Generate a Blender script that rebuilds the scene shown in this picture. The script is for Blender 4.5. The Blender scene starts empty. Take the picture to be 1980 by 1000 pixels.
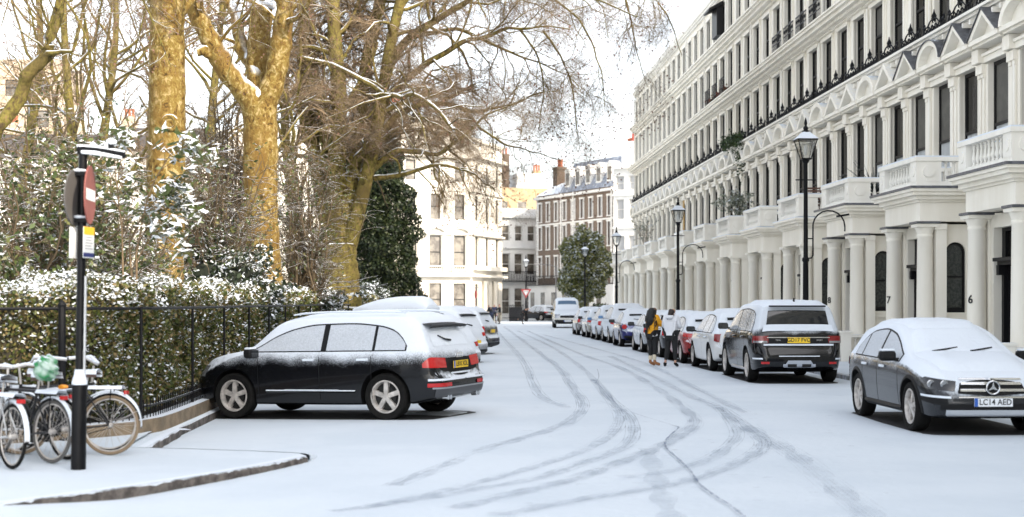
import bpy, bmesh, math, random
import numpy as np
from mathutils import Vector, Matrix
R = math.radians
PI = math.pi
S = bpy.context.scene
COL = S.collection
random.seed(7)
rng = np.random.default_rng(11)

# ------------------------------------------------------------------ camera, sky, sun, exposure
EYE = 1.8
cam_d = bpy.data.cameras.new('camera')
cam = bpy.data.objects.new('camera', cam_d)
COL.objects.link(cam)
cam.location = (0, 0, EYE)
cam.rotation_euler = (R(90), 0, 0)
cam_d.sensor_width = 36
cam_d.lens = 50.9
cam_d.shift_y = 0.0429
cam_d.clip_start = 0.1
cam_d.clip_end = 6000
cam_d.dof.use_dof = True
cam_d.dof.focus_distance = 33
cam_d.dof.aperture_fstop = 1.5
S.camera = cam

SUN_EL, SUN_AZ = 30.0, 42.0        # azimuth measured from behind the camera towards the right
sd = Vector((math.sin(R(SUN_AZ)) * math.cos(R(SUN_EL)), -math.cos(R(SUN_AZ)) * math.cos(R(SUN_EL)), math.sin(R(SUN_EL))))
world = bpy.data.worlds.new('World')
S.world = world
world.use_nodes = True
wn = world.node_tree
wn.nodes.clear()
sky = wn.nodes.new('ShaderNodeTexSky')
sky.sky_type = 'NISHITA'
sky.sun_disc = False
sky.sun_elevation = R(SUN_EL)
sky.sun_rotation = math.atan2(sd.x, sd.y)
sky.air_density = 1.0
sky.dust_density = 2.5
sky.ozone_density = 0.6
hs = wn.nodes.new('ShaderNodeHueSaturation')
hs.inputs['Saturation'].default_value = 0.33      # thin bright cloud whitens the sky
hs.inputs['Value'].default_value = 1.15
bg = wn.nodes.new('ShaderNodeBackground')
bg.inputs['Strength'].default_value = 0.15
wo = wn.nodes.new('ShaderNodeOutputWorld')
wn.links.new(sky.outputs[0], hs.inputs['Color'])
wn.links.new(hs.outputs[0], bg.inputs['Color'])
wn.links.new(bg.outputs[0], wo.inputs[0])

sun_d = bpy.data.lights.new('sun', 'SUN')
sun_d.energy = 2.3
sun_d.angle = R(0.6)
sun_d.color = (1.0, 0.87, 0.70)
sun = bpy.data.objects.new('sun', sun_d)
COL.objects.link(sun)
sun.rotation_euler = sd.to_track_quat('Z', 'Y').to_euler()
sun.location = sd * 200

S.render.engine = 'CYCLES'
S.view_settings.view_transform = 'Standard'
S.view_settings.look = 'None'
S.view_settings.exposure = 1.55
S.view_settings.gamma = 1
S.cycles.max_bounces = 6
S.cycles.diffuse_bounces = 3
S.cycles.glossy_bounces = 2
S.cycles.transparent_max_bounces = 12

# ------------------------------------------------------------------ geometry on the street
FP = 2800.0                                     # focal length in pixels of the 1980 px photograph
def gz(X, Y=0):                                 # camber of the roadway on its left side
    t = max(0.0, -X - 1.0)
    return -0.03 * min(t, 3.8) if t > 0.4 else -0.03 * t
def P(px, py, Y):
    return ((px - 990) / FP * Y, Y, EYE + (585 - py) / FP * Y)
def G(px, py):                                  # pixel -> point on the ground
    z = 0.0
    for _ in range(6):
        Y = FP * (EYE - z) / (py - 585)
        X = (px - 990) / FP * Y
        z = gz(X)
    return (X, Y, z)
KS = -0.0364                                    # the street runs along (KS, 1)
SA = math.atan2(1.0, KS)                        # its heading
def street(D, Y):                               # point at offset D to the right of the street axis
    return (D + KS * Y, Y)

# ------------------------------------------------------------------ object helpers
def tag(o, label=None, cat=None, group=None, kind=None):
    if label: o['label'] = label
    if cat: o['category'] = cat
    if group: o['group'] = group
    if kind: o['kind'] = kind
    return o
def empty(name, loc=(0, 0, 0), rz=0, label=None, cat=None, group=None):
    o = bpy.data.objects.new(name, None)
    COL.objects.link(o)
    o.location = loc
    o.rotation_euler = (0, 0, rz)
    o.empty_display_size = 0.2
    return tag(o, label, cat, group)
def link_mesh(name, me, m=None, parent=None):
    o = bpy.data.objects.new(name, me)
    COL.objects.link(o)
    if m is not None and not me.materials:
        for k in (m if isinstance(m, (list, tuple)) else [m]): me.materials.append(k)
    if parent is not None: o.parent = parent
    return o
def copy_tree(o, parent=None):
    c = o.copy()
    COL.objects.link(c)
    c.parent = parent
    for ch in list(o.children): copy_tree(ch, c)
    return c
def np_mesh(name, V, F):
    V = np.asarray(V, dtype=np.float32).reshape(-1, 3)
    F = np.asarray(F, dtype=np.int32)
    k = F.shape[1]
    me = bpy.data.meshes.new(name)
    me.vertices.add(len(V)); me.vertices.foreach_set('co', V.ravel())
    me.loops.add(F.size); me.loops.foreach_set('vertex_index', F.ravel())
    me.polygons.add(len(F))
    me.polygons.foreach_set('loop_start', np.arange(0, F.size, k, dtype=np.int32))
    me.polygons.foreach_set('loop_total', np.full(len(F), k, dtype=np.int32))
    me.update(calc_edges=True)
    me.validate()
    return me
def smooth(me, ang=35):
    me.polygons.foreach_set('use_smooth', [True] * len(me.polygons))
    if ang < 179: me.set_sharp_from_angle(angle=R(ang))
    return me
def realise(o):                                  # evaluate modifiers into a plain mesh
    dg = bpy.context.evaluated_depsgraph_get()
    dg.update()
    me = bpy.data.meshes.new_from_object(o.evaluated_get(dg))
    o.modifiers.clear()
    o.data = me
    return me

class MB:
    def __init__(s): s.v = []; s.f = []; s.mi = []; s.cur = 0
    def face(s, *p):
        b = len(s.v); s.v += [tuple(q) for q in p]; s.f.append(tuple(range(b, b + len(p)))); s.mi.append(s.cur)
    def box(s, x0, x1, y0, y1, z0, z1):
        if x0 > x1: x0, x1 = x1, x0
        if y0 > y1: y0, y1 = y1, y0
        if z0 > z1: z0, z1 = z1, z0
        b = len(s.v)
        s.v += [(x0, y0, z0), (x1, y0, z0), (x1, y1, z0), (x0, y1, z0), (x0, y0, z1), (x1, y0, z1), (x1, y1, z1), (x0, y1, z1)]
        for q in ((0, 3, 2, 1), (4, 5, 6, 7), (0, 1, 5, 4), (1, 2, 6, 5), (2, 3, 7, 6), (3, 0, 4, 7)):
            s.f.append(tuple(b + i for i in q)); s.mi.append(s.cur)
        return s
    def prism(s, poly, axis, a, b):              # poly of (p,q); extruded along axis from a to b
        def mk(p, q, t):
            return {'x': (t, p, q), 'y': (p, t, q), 'z': (p, q, t)}[axis]
        n = len(poly); o = len(s.v)
        s.v += [mk(p, q, a) for p, q in poly] + [mk(p, q, b) for p, q in poly]
        s.f.append(tuple(o + i for i in range(n))[::-1]); s.mi.append(s.cur)
        s.f.append(tuple(o + n + i for i in range(n))); s.mi.append(s.cur)
        for i in range(n):
            j = (i + 1) % n
            s.f.append((o + i, o + j, o + n + j, o + n + i)); s.mi.append(s.cur)
        return s
    def lathe(s, c, prof, n=16, axis='z', cap=True):
        o = len(s.v)
        for r, h in prof:
            for i in range(n):
                a = 2 * PI * i / n
                u, w = r * math.cos(a), r * math.sin(a)
                d = {'z': (u, w, h), 'y': (u, h, w), 'x': (h, u, w)}[axis]
                s.v.append((c[0] + d[0], c[1] + d[1], c[2] + d[2]))
        for k in range(len(prof) - 1):
            for i in range(n):
                j = (i + 1) % n
                s.f.append((o + k * n + i, o + k * n + j, o + (k + 1) * n + j, o + (k + 1) * n + i)); s.mi.append(s.cur)
        if cap:
            s.f.append(tuple(o + i for i in range(n))[::-1]); s.mi.append(s.cur)
            e = o + (len(prof) - 1) * n
            s.f.append(tuple(e + i for i in range(n))); s.mi.append(s.cur)
        return s
    def tube(s, pts, r, n=6, cap=True):
        pts = [Vector(p) for p in pts]
        rr = r if isinstance(r, (list, tuple)) else [r] * len(pts)
        o = len(s.v)
        up = None
        for i, p in enumerate(pts):
            t = (pts[min(i + 1, len(pts) - 1)] - pts[max(i - 1, 0)])
            t = t.normalized() if t.length > 1e-9 else Vector((0, 0, 1))
            if up is None:
                up = Vector((0, 0, 1)) if abs(t.z) < .9 else Vector((1, 0, 0))
            a = t.cross(up)
            if a.length < 1e-6: a = t.cross(Vector((0, 1, 0)))
            a.normalize(); b = t.cross(a).normalized(); up = -b if False else up
            for k in range(n):
                q = 2 * PI * k / n
                s.v.append(tuple(p + (a * math.cos(q) + b * math.sin(q)) * rr[i]))
        for i in range(len(pts) - 1):
            for k in range(n):
                j = (k + 1) % n
                s.f.append((o + i * n + k, o + i * n + j, o + (i + 1) * n + j, o + (i + 1) * n + k)); s.mi.append(s.cur)
        if cap:
            s.f.append(tuple(o + k for k in range(n))[::-1]); s.mi.append(s.cur)
            e = o + (len(pts) - 1) * n
            s.f.append(tuple(e + k for k in range(n))); s.mi.append(s.cur)
        return s
    def torus(s, c, Rr, r, axis='y', n=24, k=6, a0=0, a1=2 * PI):
        pts = []
        full = abs(a1 - a0 - 2 * PI) < 1e-6
        for i in range(n + 1):
            a = a0 + (a1 - a0) * i / n
            u, w = Rr * math.cos(a), Rr * math.sin(a)
            d = {'z': (u, w, 0), 'y': (u, 0, w), 'x': (0, u, w)}[axis]
            pts.append((c[0] + d[0], c[1] + d[1], c[2] + d[2]))
        return s.ring_tube(pts, r, axis, k, full)
    def ring_tube(s, pts, r, axis, k, full):
        o = len(s.v); N = len(pts)
        ax = {'z': Vector((0, 0, 1)), 'y': Vector((0, 1, 0)), 'x': Vector((1, 0, 0))}[axis]
        V = [Vector(p) for p in pts]
        for i, p in enumerate(V):
            if full: t = V[(i + 1) % (N - 1)] - V[(i - 1) % (N - 1)]
            else: t = V[min(i + 1, N - 1)] - V[max(i - 1, 0)]
            t.normalize(); b = t.cross(ax).normalized()
            for q in range(k):
                a = 2 * PI * q / k
                s.v.append(tuple(p + (ax * math.cos(a) + b * math.sin(a)) * r))
        for i in range(N - 1):
            for q in range(k):
                j = (q + 1) % k
                s.f.append((o + i * k + q, o + i * k + j, o + (i + 1) * k + j, o + (i + 1) * k + q)); s.mi.append(s.cur)
        return s
    def grid(s, rows):                            # rows of points -> quads
        o = len(s.v); n = len(rows[0])
        for r in rows: s.v += [tuple(p) for p in r]
        for i in range(len(rows) - 1):
            for j in range(n - 1):
                s.f.append((o + i * n + j, o + i * n + j + 1, o + (i + 1) * n + j + 1, o + (i + 1) * n + j)); s.mi.append(s.cur)
        return s
    def build(s, name, m=None, parent=None, sm=False, ang=35, loc=None, recalc=False):
        me = bpy.data.meshes.new(name)
        me.from_pydata(s.v, [], s.f)
        if m is not None:
            for k in (m if isinstance(m, (list, tuple)) else [m]): me.materials.append(k)
        if any(s.mi): me.polygons.foreach_set('material_index', s.mi)
        if recalc:
            bm = bmesh.new(); bm.from_mesh(me)
            bmesh.ops.remove_doubles(bm, verts=bm.verts, dist=1e-5)
            bmesh.ops.recalc_face_normals(bm, faces=bm.faces)
            bm.to_mesh(me); bm.free()
        if sm: smooth(me, ang)
        me.update()
        o = bpy.data.objects.new(name, me)
        COL.objects.link(o)
        if parent is not None: o.parent = parent
        if loc is not None: o.location = loc
        return o
def bevel(o, w=.01, seg=2):
    md = o.modifiers.new('bevel', 'BEVEL'); md.width = w; md.segments = seg; md.limit_method = 'ANGLE'; md.angle_limit = R(40)
    return o

# ------------------------------------------------------------------ materials
def node(nt, typ, ins=None, **props):
    n = nt.nodes.new(typ)
    for k, v in props.items(): setattr(n, k, v)
    for k, v in (ins or {}).items():
        if isinstance(v, bpy.types.NodeSocket): nt.links.new(v, n.inputs[k])
        else: n.inputs[k].default_value = v
    return n
def math_n(nt, op, a, b=None, clamp=False):
    n = nt.nodes.new('ShaderNodeMath'); n.operation = op; n.use_clamp = clamp
    for i, v in enumerate((a, b)):
        if v is None: continue
        if isinstance(v, bpy.types.NodeSocket): nt.links.new(v, n.inputs[i])
        else: n.inputs[i].default_value = v
    return n.outputs[0]
def sstep(nt, x, lo, hi):
    n = node(nt, 'ShaderNodeMapRange', interpolation_type='SMOOTHSTEP')
    nt.links.new(x, n.inputs['Value'])
    n.inputs['From Min'].default_value = lo; n.inputs['From Max'].default_value = hi
    return n.outputs['Result']
def c4(c): return (c[0], c[1], c[2], 1)
SNOWC = (0.70, 0.745, 0.80)
MATS = {}
def mat(name, col, rough=.6, metal=0, var=.0, vscale=2.0, col2=None, bump=0, bscale=30, spec=.5, coat=0,
        snow=None, dust=None, sscale=9.0, trans=0, emit=None, coords='Object', detail=4, streak=0):
    if name in MATS: return MATS[name]
    m = bpy.data.materials.new(name); m.use_nodes = True
    nt = m.node_tree; nt.nodes.clear()
    out = nt.nodes.new('ShaderNodeOutputMaterial')
    tc = nt.nodes.new('ShaderNodeTexCoord').outputs[coords]
    b = node(nt, 'ShaderNodeBsdfPrincipled', {'Base Color': c4(col), 'Roughness': rough, 'Metallic': metal, 'Specular IOR Level': spec, 'Coat Weight': coat, 'Coat Roughness': .05})
    if trans: b.inputs['Transmission Weight'].default_value = trans
    if emit: b.inputs['Emission Color'].default_value = c4(emit[0]); b.inputs['Emission Strength'].default_value = emit[1]
    if var or col2 or streak:
        vec = tc
        if streak:
            mp = node(nt, 'ShaderNodeMapping', {'Vector': tc}); mp.inputs['Scale'].default_value = (1, 1, streak); vec = mp.outputs[0]
        nz = node(nt, 'ShaderNodeTexNoise', {'Vector': vec, 'Scale': vscale, 'Detail': detail, 'Roughness': .6})
        f = sstep(nt, nz.outputs[0], .38, .62)
        c2 = col2 or tuple(c * (1 - var) for c in col)
        mx = node(nt, 'ShaderNodeMix', data_type='RGBA')
        nt.links.new(f, mx.inputs[0]); mx.inputs[6].default_value = c4(col); mx.inputs[7].default_value = c4(c2)
        nt.links.new(mx.outputs[2], b.inputs['Base Color'])
    if bump:
        nb = node(nt, 'ShaderNodeTexNoise', {'Vector': tc, 'Scale': bscale, 'Detail': 3.0})
        bp = node(nt, 'ShaderNodeBump', {'Height': nb.outputs[0], 'Strength': bump, 'Distance': .02})
        nt.links.new(bp.outputs[0], b.inputs['Normal'])
    surf = b.outputs[0]
    if snow or dust:
        nz = node(nt, 'ShaderNodeTexNoise', {'Vector': tc, 'Scale': sscale, 'Detail': 5.0, 'Roughness': .65}).outputs[0]
        fac = None
        if snow:
            geo = nt.nodes.new('ShaderNodeNewGeometry')
            sx = node(nt, 'ShaderNodeSeparateXYZ', {0: geo.outputs['Normal']})
            v = math_n(nt, 'ADD', sx.outputs[2], math_n(nt, 'MULTIPLY', math_n(nt, 'SUBTRACT', nz, .5), snow[2]))
            fac = sstep(nt, v, snow[0], snow[1])
        if dust:                                  # dust = (z0, z1, amount, amp, fine scale)
            so = node(nt, 'ShaderNodeSeparateXYZ', {0: tc})
            nf = node(nt, 'ShaderNodeTexNoise', {'Vector': tc, 'Scale': dust[4], 'Detail': 2.0, 'Roughness': .9}).outputs[0]
            nlow = node(nt, 'ShaderNodeTexNoise', {'Vector': tc, 'Scale': 2.2, 'Detail': 2.0}).outputs[0]
            h = math_n(nt, 'ADD', so.outputs[2], math_n(nt, 'MULTIPLY', math_n(nt, 'SUBTRACT', nf, .5), dust[3]))
            h = math_n(nt, 'ADD', h, math_n(nt, 'MULTIPLY', math_n(nt, 'SUBTRACT', nlow, .5), .25))
            d = math_n(nt, 'MULTIPLY', sstep(nt, h, dust[0], dust[1]), dust[2])
            fac = d if fac is None else math_n(nt, 'MAXIMUM', fac, d)
        sb = node(nt, 'ShaderNodeBump', {'Height': nz, 'Strength': .35, 'Distance': .03})
        sn = node(nt, 'ShaderNodeBsdfPrincipled', {'Base Color': c4(SNOWC), 'Roughness': .7, 'Specular IOR Level': .25, 'Normal': sb.outputs[0]})
        mxs = nt.nodes.new('ShaderNodeMixShader')
        nt.links.new(fac, mxs.inputs[0]); nt.links.new(surf, mxs.inputs[1]); nt.links.new(sn.outputs[0], mxs.inputs[2])
        surf = mxs.outputs[0]
    nt.links.new(surf, out.inputs[0])
    MATS[name] = m
    return m
def leaf_mat(name, cols, snow=(.35, .6), amount=1.0, rough=.5, amp=.35, nscale=2.0):
    m = bpy.data.materials.new(name); m.use_nodes = True
    nt = m.node_tree; nt.nodes.clear()
    out = nt.nodes.new('ShaderNodeOutputMaterial')
    geo = nt.nodes.new('ShaderNodeNewGeometry')
    cr = nt.nodes.new('ShaderNodeValToRGB')
    nt.links.new(geo.outputs['Random Per Island'], cr.inputs[0])
    el = cr.color_ramp.elements
    for i, c in enumerate(cols):
        if i < 2: e = el[i]; e.position = i / max(1, len(cols) - 1)
        else: e = el.new(i / (len(cols) - 1))
        e.color = c4(c)
    b = node(nt, 'ShaderNodeBsdfPrincipled', {'Base Color': cr.outputs[0], 'Roughness': rough, 'Specular IOR Level': .3})
    surf = b.outputs[0]
    if snow:
        tc = nt.nodes.new('ShaderNodeTexCoord').outputs['Object']
        nz = node(nt, 'ShaderNodeTexNoise', {'Vector': tc, 'Scale': nscale, 'Detail': 3.0}).outputs[0]
        sx = node(nt, 'ShaderNodeSeparateXYZ', {0: geo.outputs['Normal']})
        v = math_n(nt, 'ADD', sx.outputs[2], math_n(nt, 'MULTIPLY', math_n(nt, 'SUBTRACT', nz, .5), amp * 2))
        v = math_n(nt, 'ADD', v, math_n(nt, 'MULTIPLY', math_n(nt, 'SUBTRACT', geo.outputs['Random Per Island'], .5), .5))
        fac = math_n(nt, 'MULTIPLY', sstep(nt, v, snow[0], snow[1]), amount)
        sn = node(nt, 'ShaderNodeBsdfDiffuse', {'Color': c4(SNOWC)})
        mx = nt.nodes.new('ShaderNodeMixShader')
        nt.links.new(fac, mx.inputs[0]); nt.links.new(surf, mx.inputs[1]); nt.links.new(sn.outputs[0], mx.inputs[2])
        surf = mx.outputs[0]
    nt.links.new(surf, out.inputs[0])
    return m

STUC = mat('cream_stucco', (.875, .83, .73), .75, col2=(.81, .76, .65), vscale=1.1, streak=.25, bump=.12, bscale=40, snow=(.75, .95, .3), detail=6)
STUCW = mat('white_stucco', (.86, .83, .755), .75, col2=(.80, .765, .68), vscale=1.3, streak=.2, bump=.1, bscale=40, snow=(.75, .95, .3), detail=6)
LEAD = mat('lead_flashing', (.12, .125, .14), .5, var=.4, vscale=8, snow=(.93, 1.0, .5))
SASH = mat('black_sash_paint', (.008, .008, .009), .5, spec=.2)
SASHW = mat('white_sash_paint', (.6, .58, .54), .4)
GLASS = mat('dark_window_glass', (.014, .013, .012), .15, spec=.12, var=.5, vscale=.7)
BLIND = mat('net_curtain', (.50, .52, .52), .8, var=.25, vscale=6, streak=.05)
BLINDG = mat('grey_blind', (.10, .095, .08), .7, var=.25, vscale=3)
IRON = mat('black_iron', (.006, .006, .007), .5, spec=.2, snow=(.75, .95, .6), sscale=20)
IRONC = mat('black_iron_clean', (.005, .005, .006), .5, spec=.2)
SNOW = mat('snow', SNOWC, .7, spec=.25, bump=.4, bscale=14)
BRICKR = (.12, .065, .04)
# ------------------------------------------------------------------ ground, road, pavements
def heightfield(name, xs, ys, zf, m):
    X, Y = np.meshgrid(xs, ys)
    Z = np.vectorize(zf)(X, Y)
    V = np.stack([X, Y, Z], -1).reshape(-1, 3)
    nx, ny = len(xs), len(ys)
    i = np.arange(nx * ny).reshape(ny, nx)
    F = np.stack([i[:-1, :-1], i[:-1, 1:], i[1:, 1:], i[1:, :-1]], -1).reshape(-1, 4)
    me = np_mesh(name, V, F); smooth(me, 180)
    return link_mesh(name, me, m)
SNOWG = mat('street_snow', (.635, .685, .73), .72, spec=.2, col2=(.58, .635, .685), vscale=.35, bump=.5, bscale=7, detail=8)
SNOWF = mat('field_snow', SNOWC, .75, spec=.2, col2=(.6, .62, .62), vscale=.1)
xs = np.concatenate([[-3000, -600, -200, -80, -40, -20, -12, -8, -6, -5], np.arange(-4.8, 0, .3), [0, 3, 6, 9, 12, 20, 60, 200, 600, 3000]])
ys = np.array([-200, -50, 0, 20, 40, 60, 80, 100, 120, 150, 200, 400, 1000, 5000])
tag(heightfield('ground', xs, ys, lambda x, y: gz(x) - .012, SNOWF), kind='structure')
V = []; ysr = np.arange(-20, 175, 1.0); 
rows = []
DX = list(np.arange(-4.0, 9.3, .35))
def lump(x, y): return .008 * math.sin(x * 2.1 + math.sin(y * .7) * 2) * math.sin(y * 1.3 + x)
mb = MB()
for y in ysr:
    rows.append([(D + KS * y, y, gz(D + KS * y)) for D in DX])
mb.grid(rows)
o = mb.build('road', SNOWG, sm=True, ang=180); tag(o, kind='structure')
# right pavement with its kerb
KERBS = mat('snowed_kerb', (.62, .66, .72), .8, col2=(.30, .29, .28), vscale=2.5, bump=.4, bscale=20)
KERB = mat('kerb_stone', (.15, .13, .115), .85, col2=(.05, .042, .037), vscale=5, bump=.6, bscale=25, snow=(.6, .9, .8), sscale=12)
mb = MB()
def strip(mb, D0, D1, y0, y1, z0, z1, step=4.0):
    ys_ = np.arange(y0, y1 + .01, step)
    for a, b in zip(ys_[:-1], ys_[1:]):
        p = [street(D0, a), street(D1, a), street(D1, b), street(D0, b)]
        mb.face(*[(q[0], q[1], z1) for q in p])
        mb.face((p[0][0], p[0][1], z0), (p[0][0], p[0][1], z1), (p[3][0], p[3][1], z1), (p[3][0], p[3][1], z0))
strip(mb, 9.0, 9.16, -20, 108, -.01, .10)
mb.build('kerb', KERBS); tag(bpy.data.objects['kerb'], kind='structure')
mb = MB(); strip(mb, 9.161, 13.4, -20, 108, 0, .105); tag(mb.build('pavement', SNOWG), kind='structure')

# left pavement: build-out in front with its kerb, raised strip along the hedge
def slab(name, edge, m, top, bot=-.2):
    mb = MB(); n = len(edge)
    mb.face(*[(x, y, top(x, y)) for x, y in edge])
    return mb.build(name, m)
out_edge = [(-10.5, 11.3), (-6.2, 11.9), (-4.75, 12.55), (-4.15, 13.25), (-3.55, 14.15), (-3.0, 15.15), (-2.6, 16.05), (-2.37, 16.70)]
back_edge = [(-2.5, 17.0), (-3.1, 17.25), (-4.1, 17.55), (-4.75, 17.7), (-4.95, 19.9), (-10.9, 19.9)]
PZ = .03
def smooth_line(pts, n=6):
    P_ = [Vector((p[0], p[1], 0)) for p in pts]; out = []
    for i in range(len(P_) - 1):
        p0 = P_[max(i - 1, 0)]; p1 = P_[i]; p2 = P_[i + 1]; p3 = P_[min(i + 2, len(P_) - 1)]
        for k in range(n):
            t = k / n
            q = .5 * ((2 * p1) + (-p0 + p2) * t + (2 * p0 - 5 * p1 + 4 * p2 - p3) * t * t + (-p0 + 3 * p1 - 3 * p2 + p3) * t ** 3)
            out.append((q.x, q.y))
    out.append((P_[-1].x, P_[-1].y))
    return out
oe = smooth_line(out_edge)
mb = MB()
poly = oe + back_edge
cx, cy = -5.2, 15.2
mb.face(*[(x, y, PZ) for x, y in poly])
o = mb.build('pavement', SNOWG); tag(o, kind='structure')
def kerb_line(pts, w, ztop, zbot, name='kerb', m=KERB, inward=1):
    mb = MB(); n = len(pts); sec = []
    for i in range(n):
        a = Vector(pts[max(i - 1, 0)]); b = Vector(pts[min(i + 1, n - 1)])
        t = (b - a).normalized(); nrm = Vector((-t.y, t.x)) * inward
        p = Vector(pts[i])
        j = random.uniform(-.008, .008); k = random.uniform(-.012, .012)
        g0 = p - nrm * (.012 + j)
        sec.append([(g0.x, g0.y, zbot(p.x)), (g0.x, g0.y, ztop(p.x) - .02 + k), (p.x + nrm.x * .02, p.y + nrm.y * .02, ztop(p.x) + .004 + k * .3), (p.x + nrm.x * w, p.y + nrm.y * w, ztop(p.x) + .006), (p.x + nrm.x * (w + .1), p.y + nrm.y * (w + .1), ztop(p.x) - .01)])
    mb.grid(sec)
    o = mb.build(name, m, sm=True, ang=50)
    return tag(o, kind='structure')
kerb_line(smooth_line(out_edge, 14), .10, lambda x: PZ, lambda x: gz(x) - .05)
# the back of the build-out slopes down under drifted snow, as does its left-hand front
mb = MB(); bk_ = smooth_line([(-2.34, 16.75), (-2.5, 17.0), (-3.1, 17.25), (-4.1, 17.55), (-4.75, 17.7)], 8)
mb.grid([[(x, y, PZ + .004), (x + .12 * q_, y + .04 + .46 * q_, gz(x) + .006), (x + .2 * q_, y + .08 + .8 * q_, gz(x) - .03)] for (x, y), q_ in ((p_, min(1, k_ / 8)) for k_, p_ in enumerate(bk_))])
tag(mb.build('snow_drift', SNOWG, sm=True), kind='structure')
mb = MB(); rows = []
for i_, (x, y) in enumerate(oe):
    t_ = min(1, max(0, (-3.5 - x) / 1.0)); rows.append([(x + .005, y - .012, gz(x) - .03 + t_ * (PZ - .015 - gz(x) + .03)), (x + .15, y - .25, gz(x) + t_ * .09), (x + .35, y - .7, gz(x) + t_ * .04 - (1 - t_) * .02), (x + .5, y - 1.2, gz(x + .5) - .01)])
mb.grid(rows); tag(mb.build('snow_drift', SNOWG, sm=True, ang=180), kind='structure')
strip_edge = [(-4.50, 17.55), (-4.58, 18.6), (-4.72, 20.5), (-4.86, 22.6), (-5.5, 40), (-8.1, 112)]
mb = MB(); 
se = smooth_line(strip_edge, 8)
mb.grid([[(x, y, -.0), (x - .75, y, -.0)] for x, y in se])
tag(mb.build('pavement', SNOWG), kind='structure')
kerb_line(se, .09, lambda x: .0, lambda x: gz(x) - .05)

# tyre tracks, as thin dirty slush pressed in the snow
def slush_mat(name, col, dens, sc):
    m = bpy.data.materials.new(name); m.use_nodes = True; nt = m.node_tree; nt.nodes.clear()
    tc = nt.nodes.new('ShaderNodeTexCoord').outputs['Object']
    nz = node(nt, 'ShaderNodeTexNoise', {'Vector': tc, 'Scale': sc, 'Detail': 6.0, 'Roughness': .7}).outputs[0]
    n2 = node(nt, 'ShaderNodeTexNoise', {'Vector': tc, 'Scale': .5, 'Detail': 2.0}).outputs[0]
    f = math_n(nt, 'MULTIPLY', sstep(nt, nz, .32, .60), sstep(nt, n2, .12, .55))
    f = math_n(nt, 'MULTIPLY', f, dens)
    d = node(nt, 'ShaderNodeBsdfDiffuse', {'Color': c4(col)})
    t = nt.nodes.new('ShaderNodeBsdfTransparent')
    mx = nt.nodes.new('ShaderNodeMixShader')
    nt.links.new(f, mx.inputs[0]); nt.links.new(t.outputs[0], mx.inputs[1]); nt.links.new(d.outputs[0], mx.inputs[2])
    o = nt.nodes.new('ShaderNodeOutputMaterial'); nt.links.new(mx.outputs[0], o.inputs[0])
    return m
TR1 = slush_mat('slush_fine', (.25, .29, .35), .42, 7)
TR2 = slush_mat('slush_broad', (.42, .47, .53), .25, 5)
TR3 = slush_mat('slush_wet', (.17, .20, .27), .9, 9)
tracks = [
 ([(975, 632), (1000, 650), (1040, 680), (1082, 712), (1105, 745), (1125, 775), (1124, 795), (1090, 822), (1010, 848), (930, 872), (850, 905), (760, 940)], .22, 5),
 ([(1000, 640), (1060, 668), (1110, 700), (1148, 735), (1185, 780), (1198, 812), (1180, 842), (1120, 875), (1060, 895), (970, 922), (850, 952), (700, 985)], .20, 4),
 ([(1148, 735), (1182, 775), (1215, 805), (1224, 835), (1205, 865), (1130, 895), (1040, 925), (930, 945), (800, 968), (640, 990)], .20, 4),
 ([(1020, 640), (1110, 680), (1200, 712), (1260, 745), (1300, 772), (1338, 805), (1342, 825), (1310, 848), (1270, 868), (1200, 895), (1120, 925), (1020, 950), (880, 985)], .24, 6),
 ([(1180, 690), (1260, 728), (1330, 765), (1390, 790), (1440, 825), (1470, 850), (1470, 870), (1430, 895), (1370, 918), (1300, 938), (1220, 952), (1080, 975), (960, 998)], .22, 5),
 ([(1390, 790), (1420, 825), (1422, 850), (1380, 885), (1300, 912), (1200, 925)], .2, 3),
 ([(1440, 825), (1510, 865), (1560, 900), (1620, 950), (1690, 1005)], .34, 6),
 ([(1255, 870), (1262, 910), (1280, 960), (1300, 1010)], .30, -1),
 ([(960, 640), (1005, 690), (1030, 740), (1050, 770), (1100, 790)], .22, 2),
 ([(1050, 648), (1150, 675), (1250, 705), (1340, 750), (1440, 800)], .2, 3),
]
fine = MB(); broad = MB(); wet = MB()
def ribbon(mb, pts, off, w, z, jit=.0, gaps=0):
    N = len(pts); rows = []
    ph = random.uniform(0, 6)
    for i, p in enumerate(pts):
        a = Vector(pts[max(i - 1, 0)]); b = Vector(pts[min(i + 1, N - 1)])
        t = (b - a).normalized(); n = Vector((-t.y, t.x)); c = Vector(p) + n * (off + jit * math.sin(i * .35 + ph))
        ww = w * (.7 + .3 * math.sin(i * .9 + ph))
        q0 = c - n * ww / 2; q1 = c + n * ww / 2
        rows.append([(q0.x, q0.y, gz(q0.x) + z), (q1.x, q1.y, gz(q1.x) + z)])
    mb.grid(rows)
zi = .004
for pix, w, nl in tracks:
    pts = smooth_line([G(*p)[:2] for p in pix], 10)
    zi += .0009; ribbon(broad, pts, 0, w * .9, zi)
    for k in range(nl + 2 if nl > 0 else 0):
        zi += .0002
        ribbon(fine, pts, (k / (nl + 1) - .5) * w, random.choice([.008, .014, .022]), zi, .008)
bike = [(1300, 826), (1312, 830), (1296, 845), (1286, 858), (1290, 872), (1310, 890), (1335, 915), (1352, 940), (1380, 962), (1415, 985), (1440, 1005)]
ribbon(wet, smooth_line([G(*p)[:2] for p in bike], 10), 0, .035, zi + .001)
ribbon(wet, smooth_line([G(*p)[:2] for p in [(1160, 778), (1220, 800), (1290, 822), (1310, 830)]], 10), 0, .012, zi + .001)
ribbon(wet, smooth_line([G(*p)[:2] for p in [(1155, 716), (1158, 730), (1152, 742)]], 6), 0, .02, zi + .001)
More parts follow.
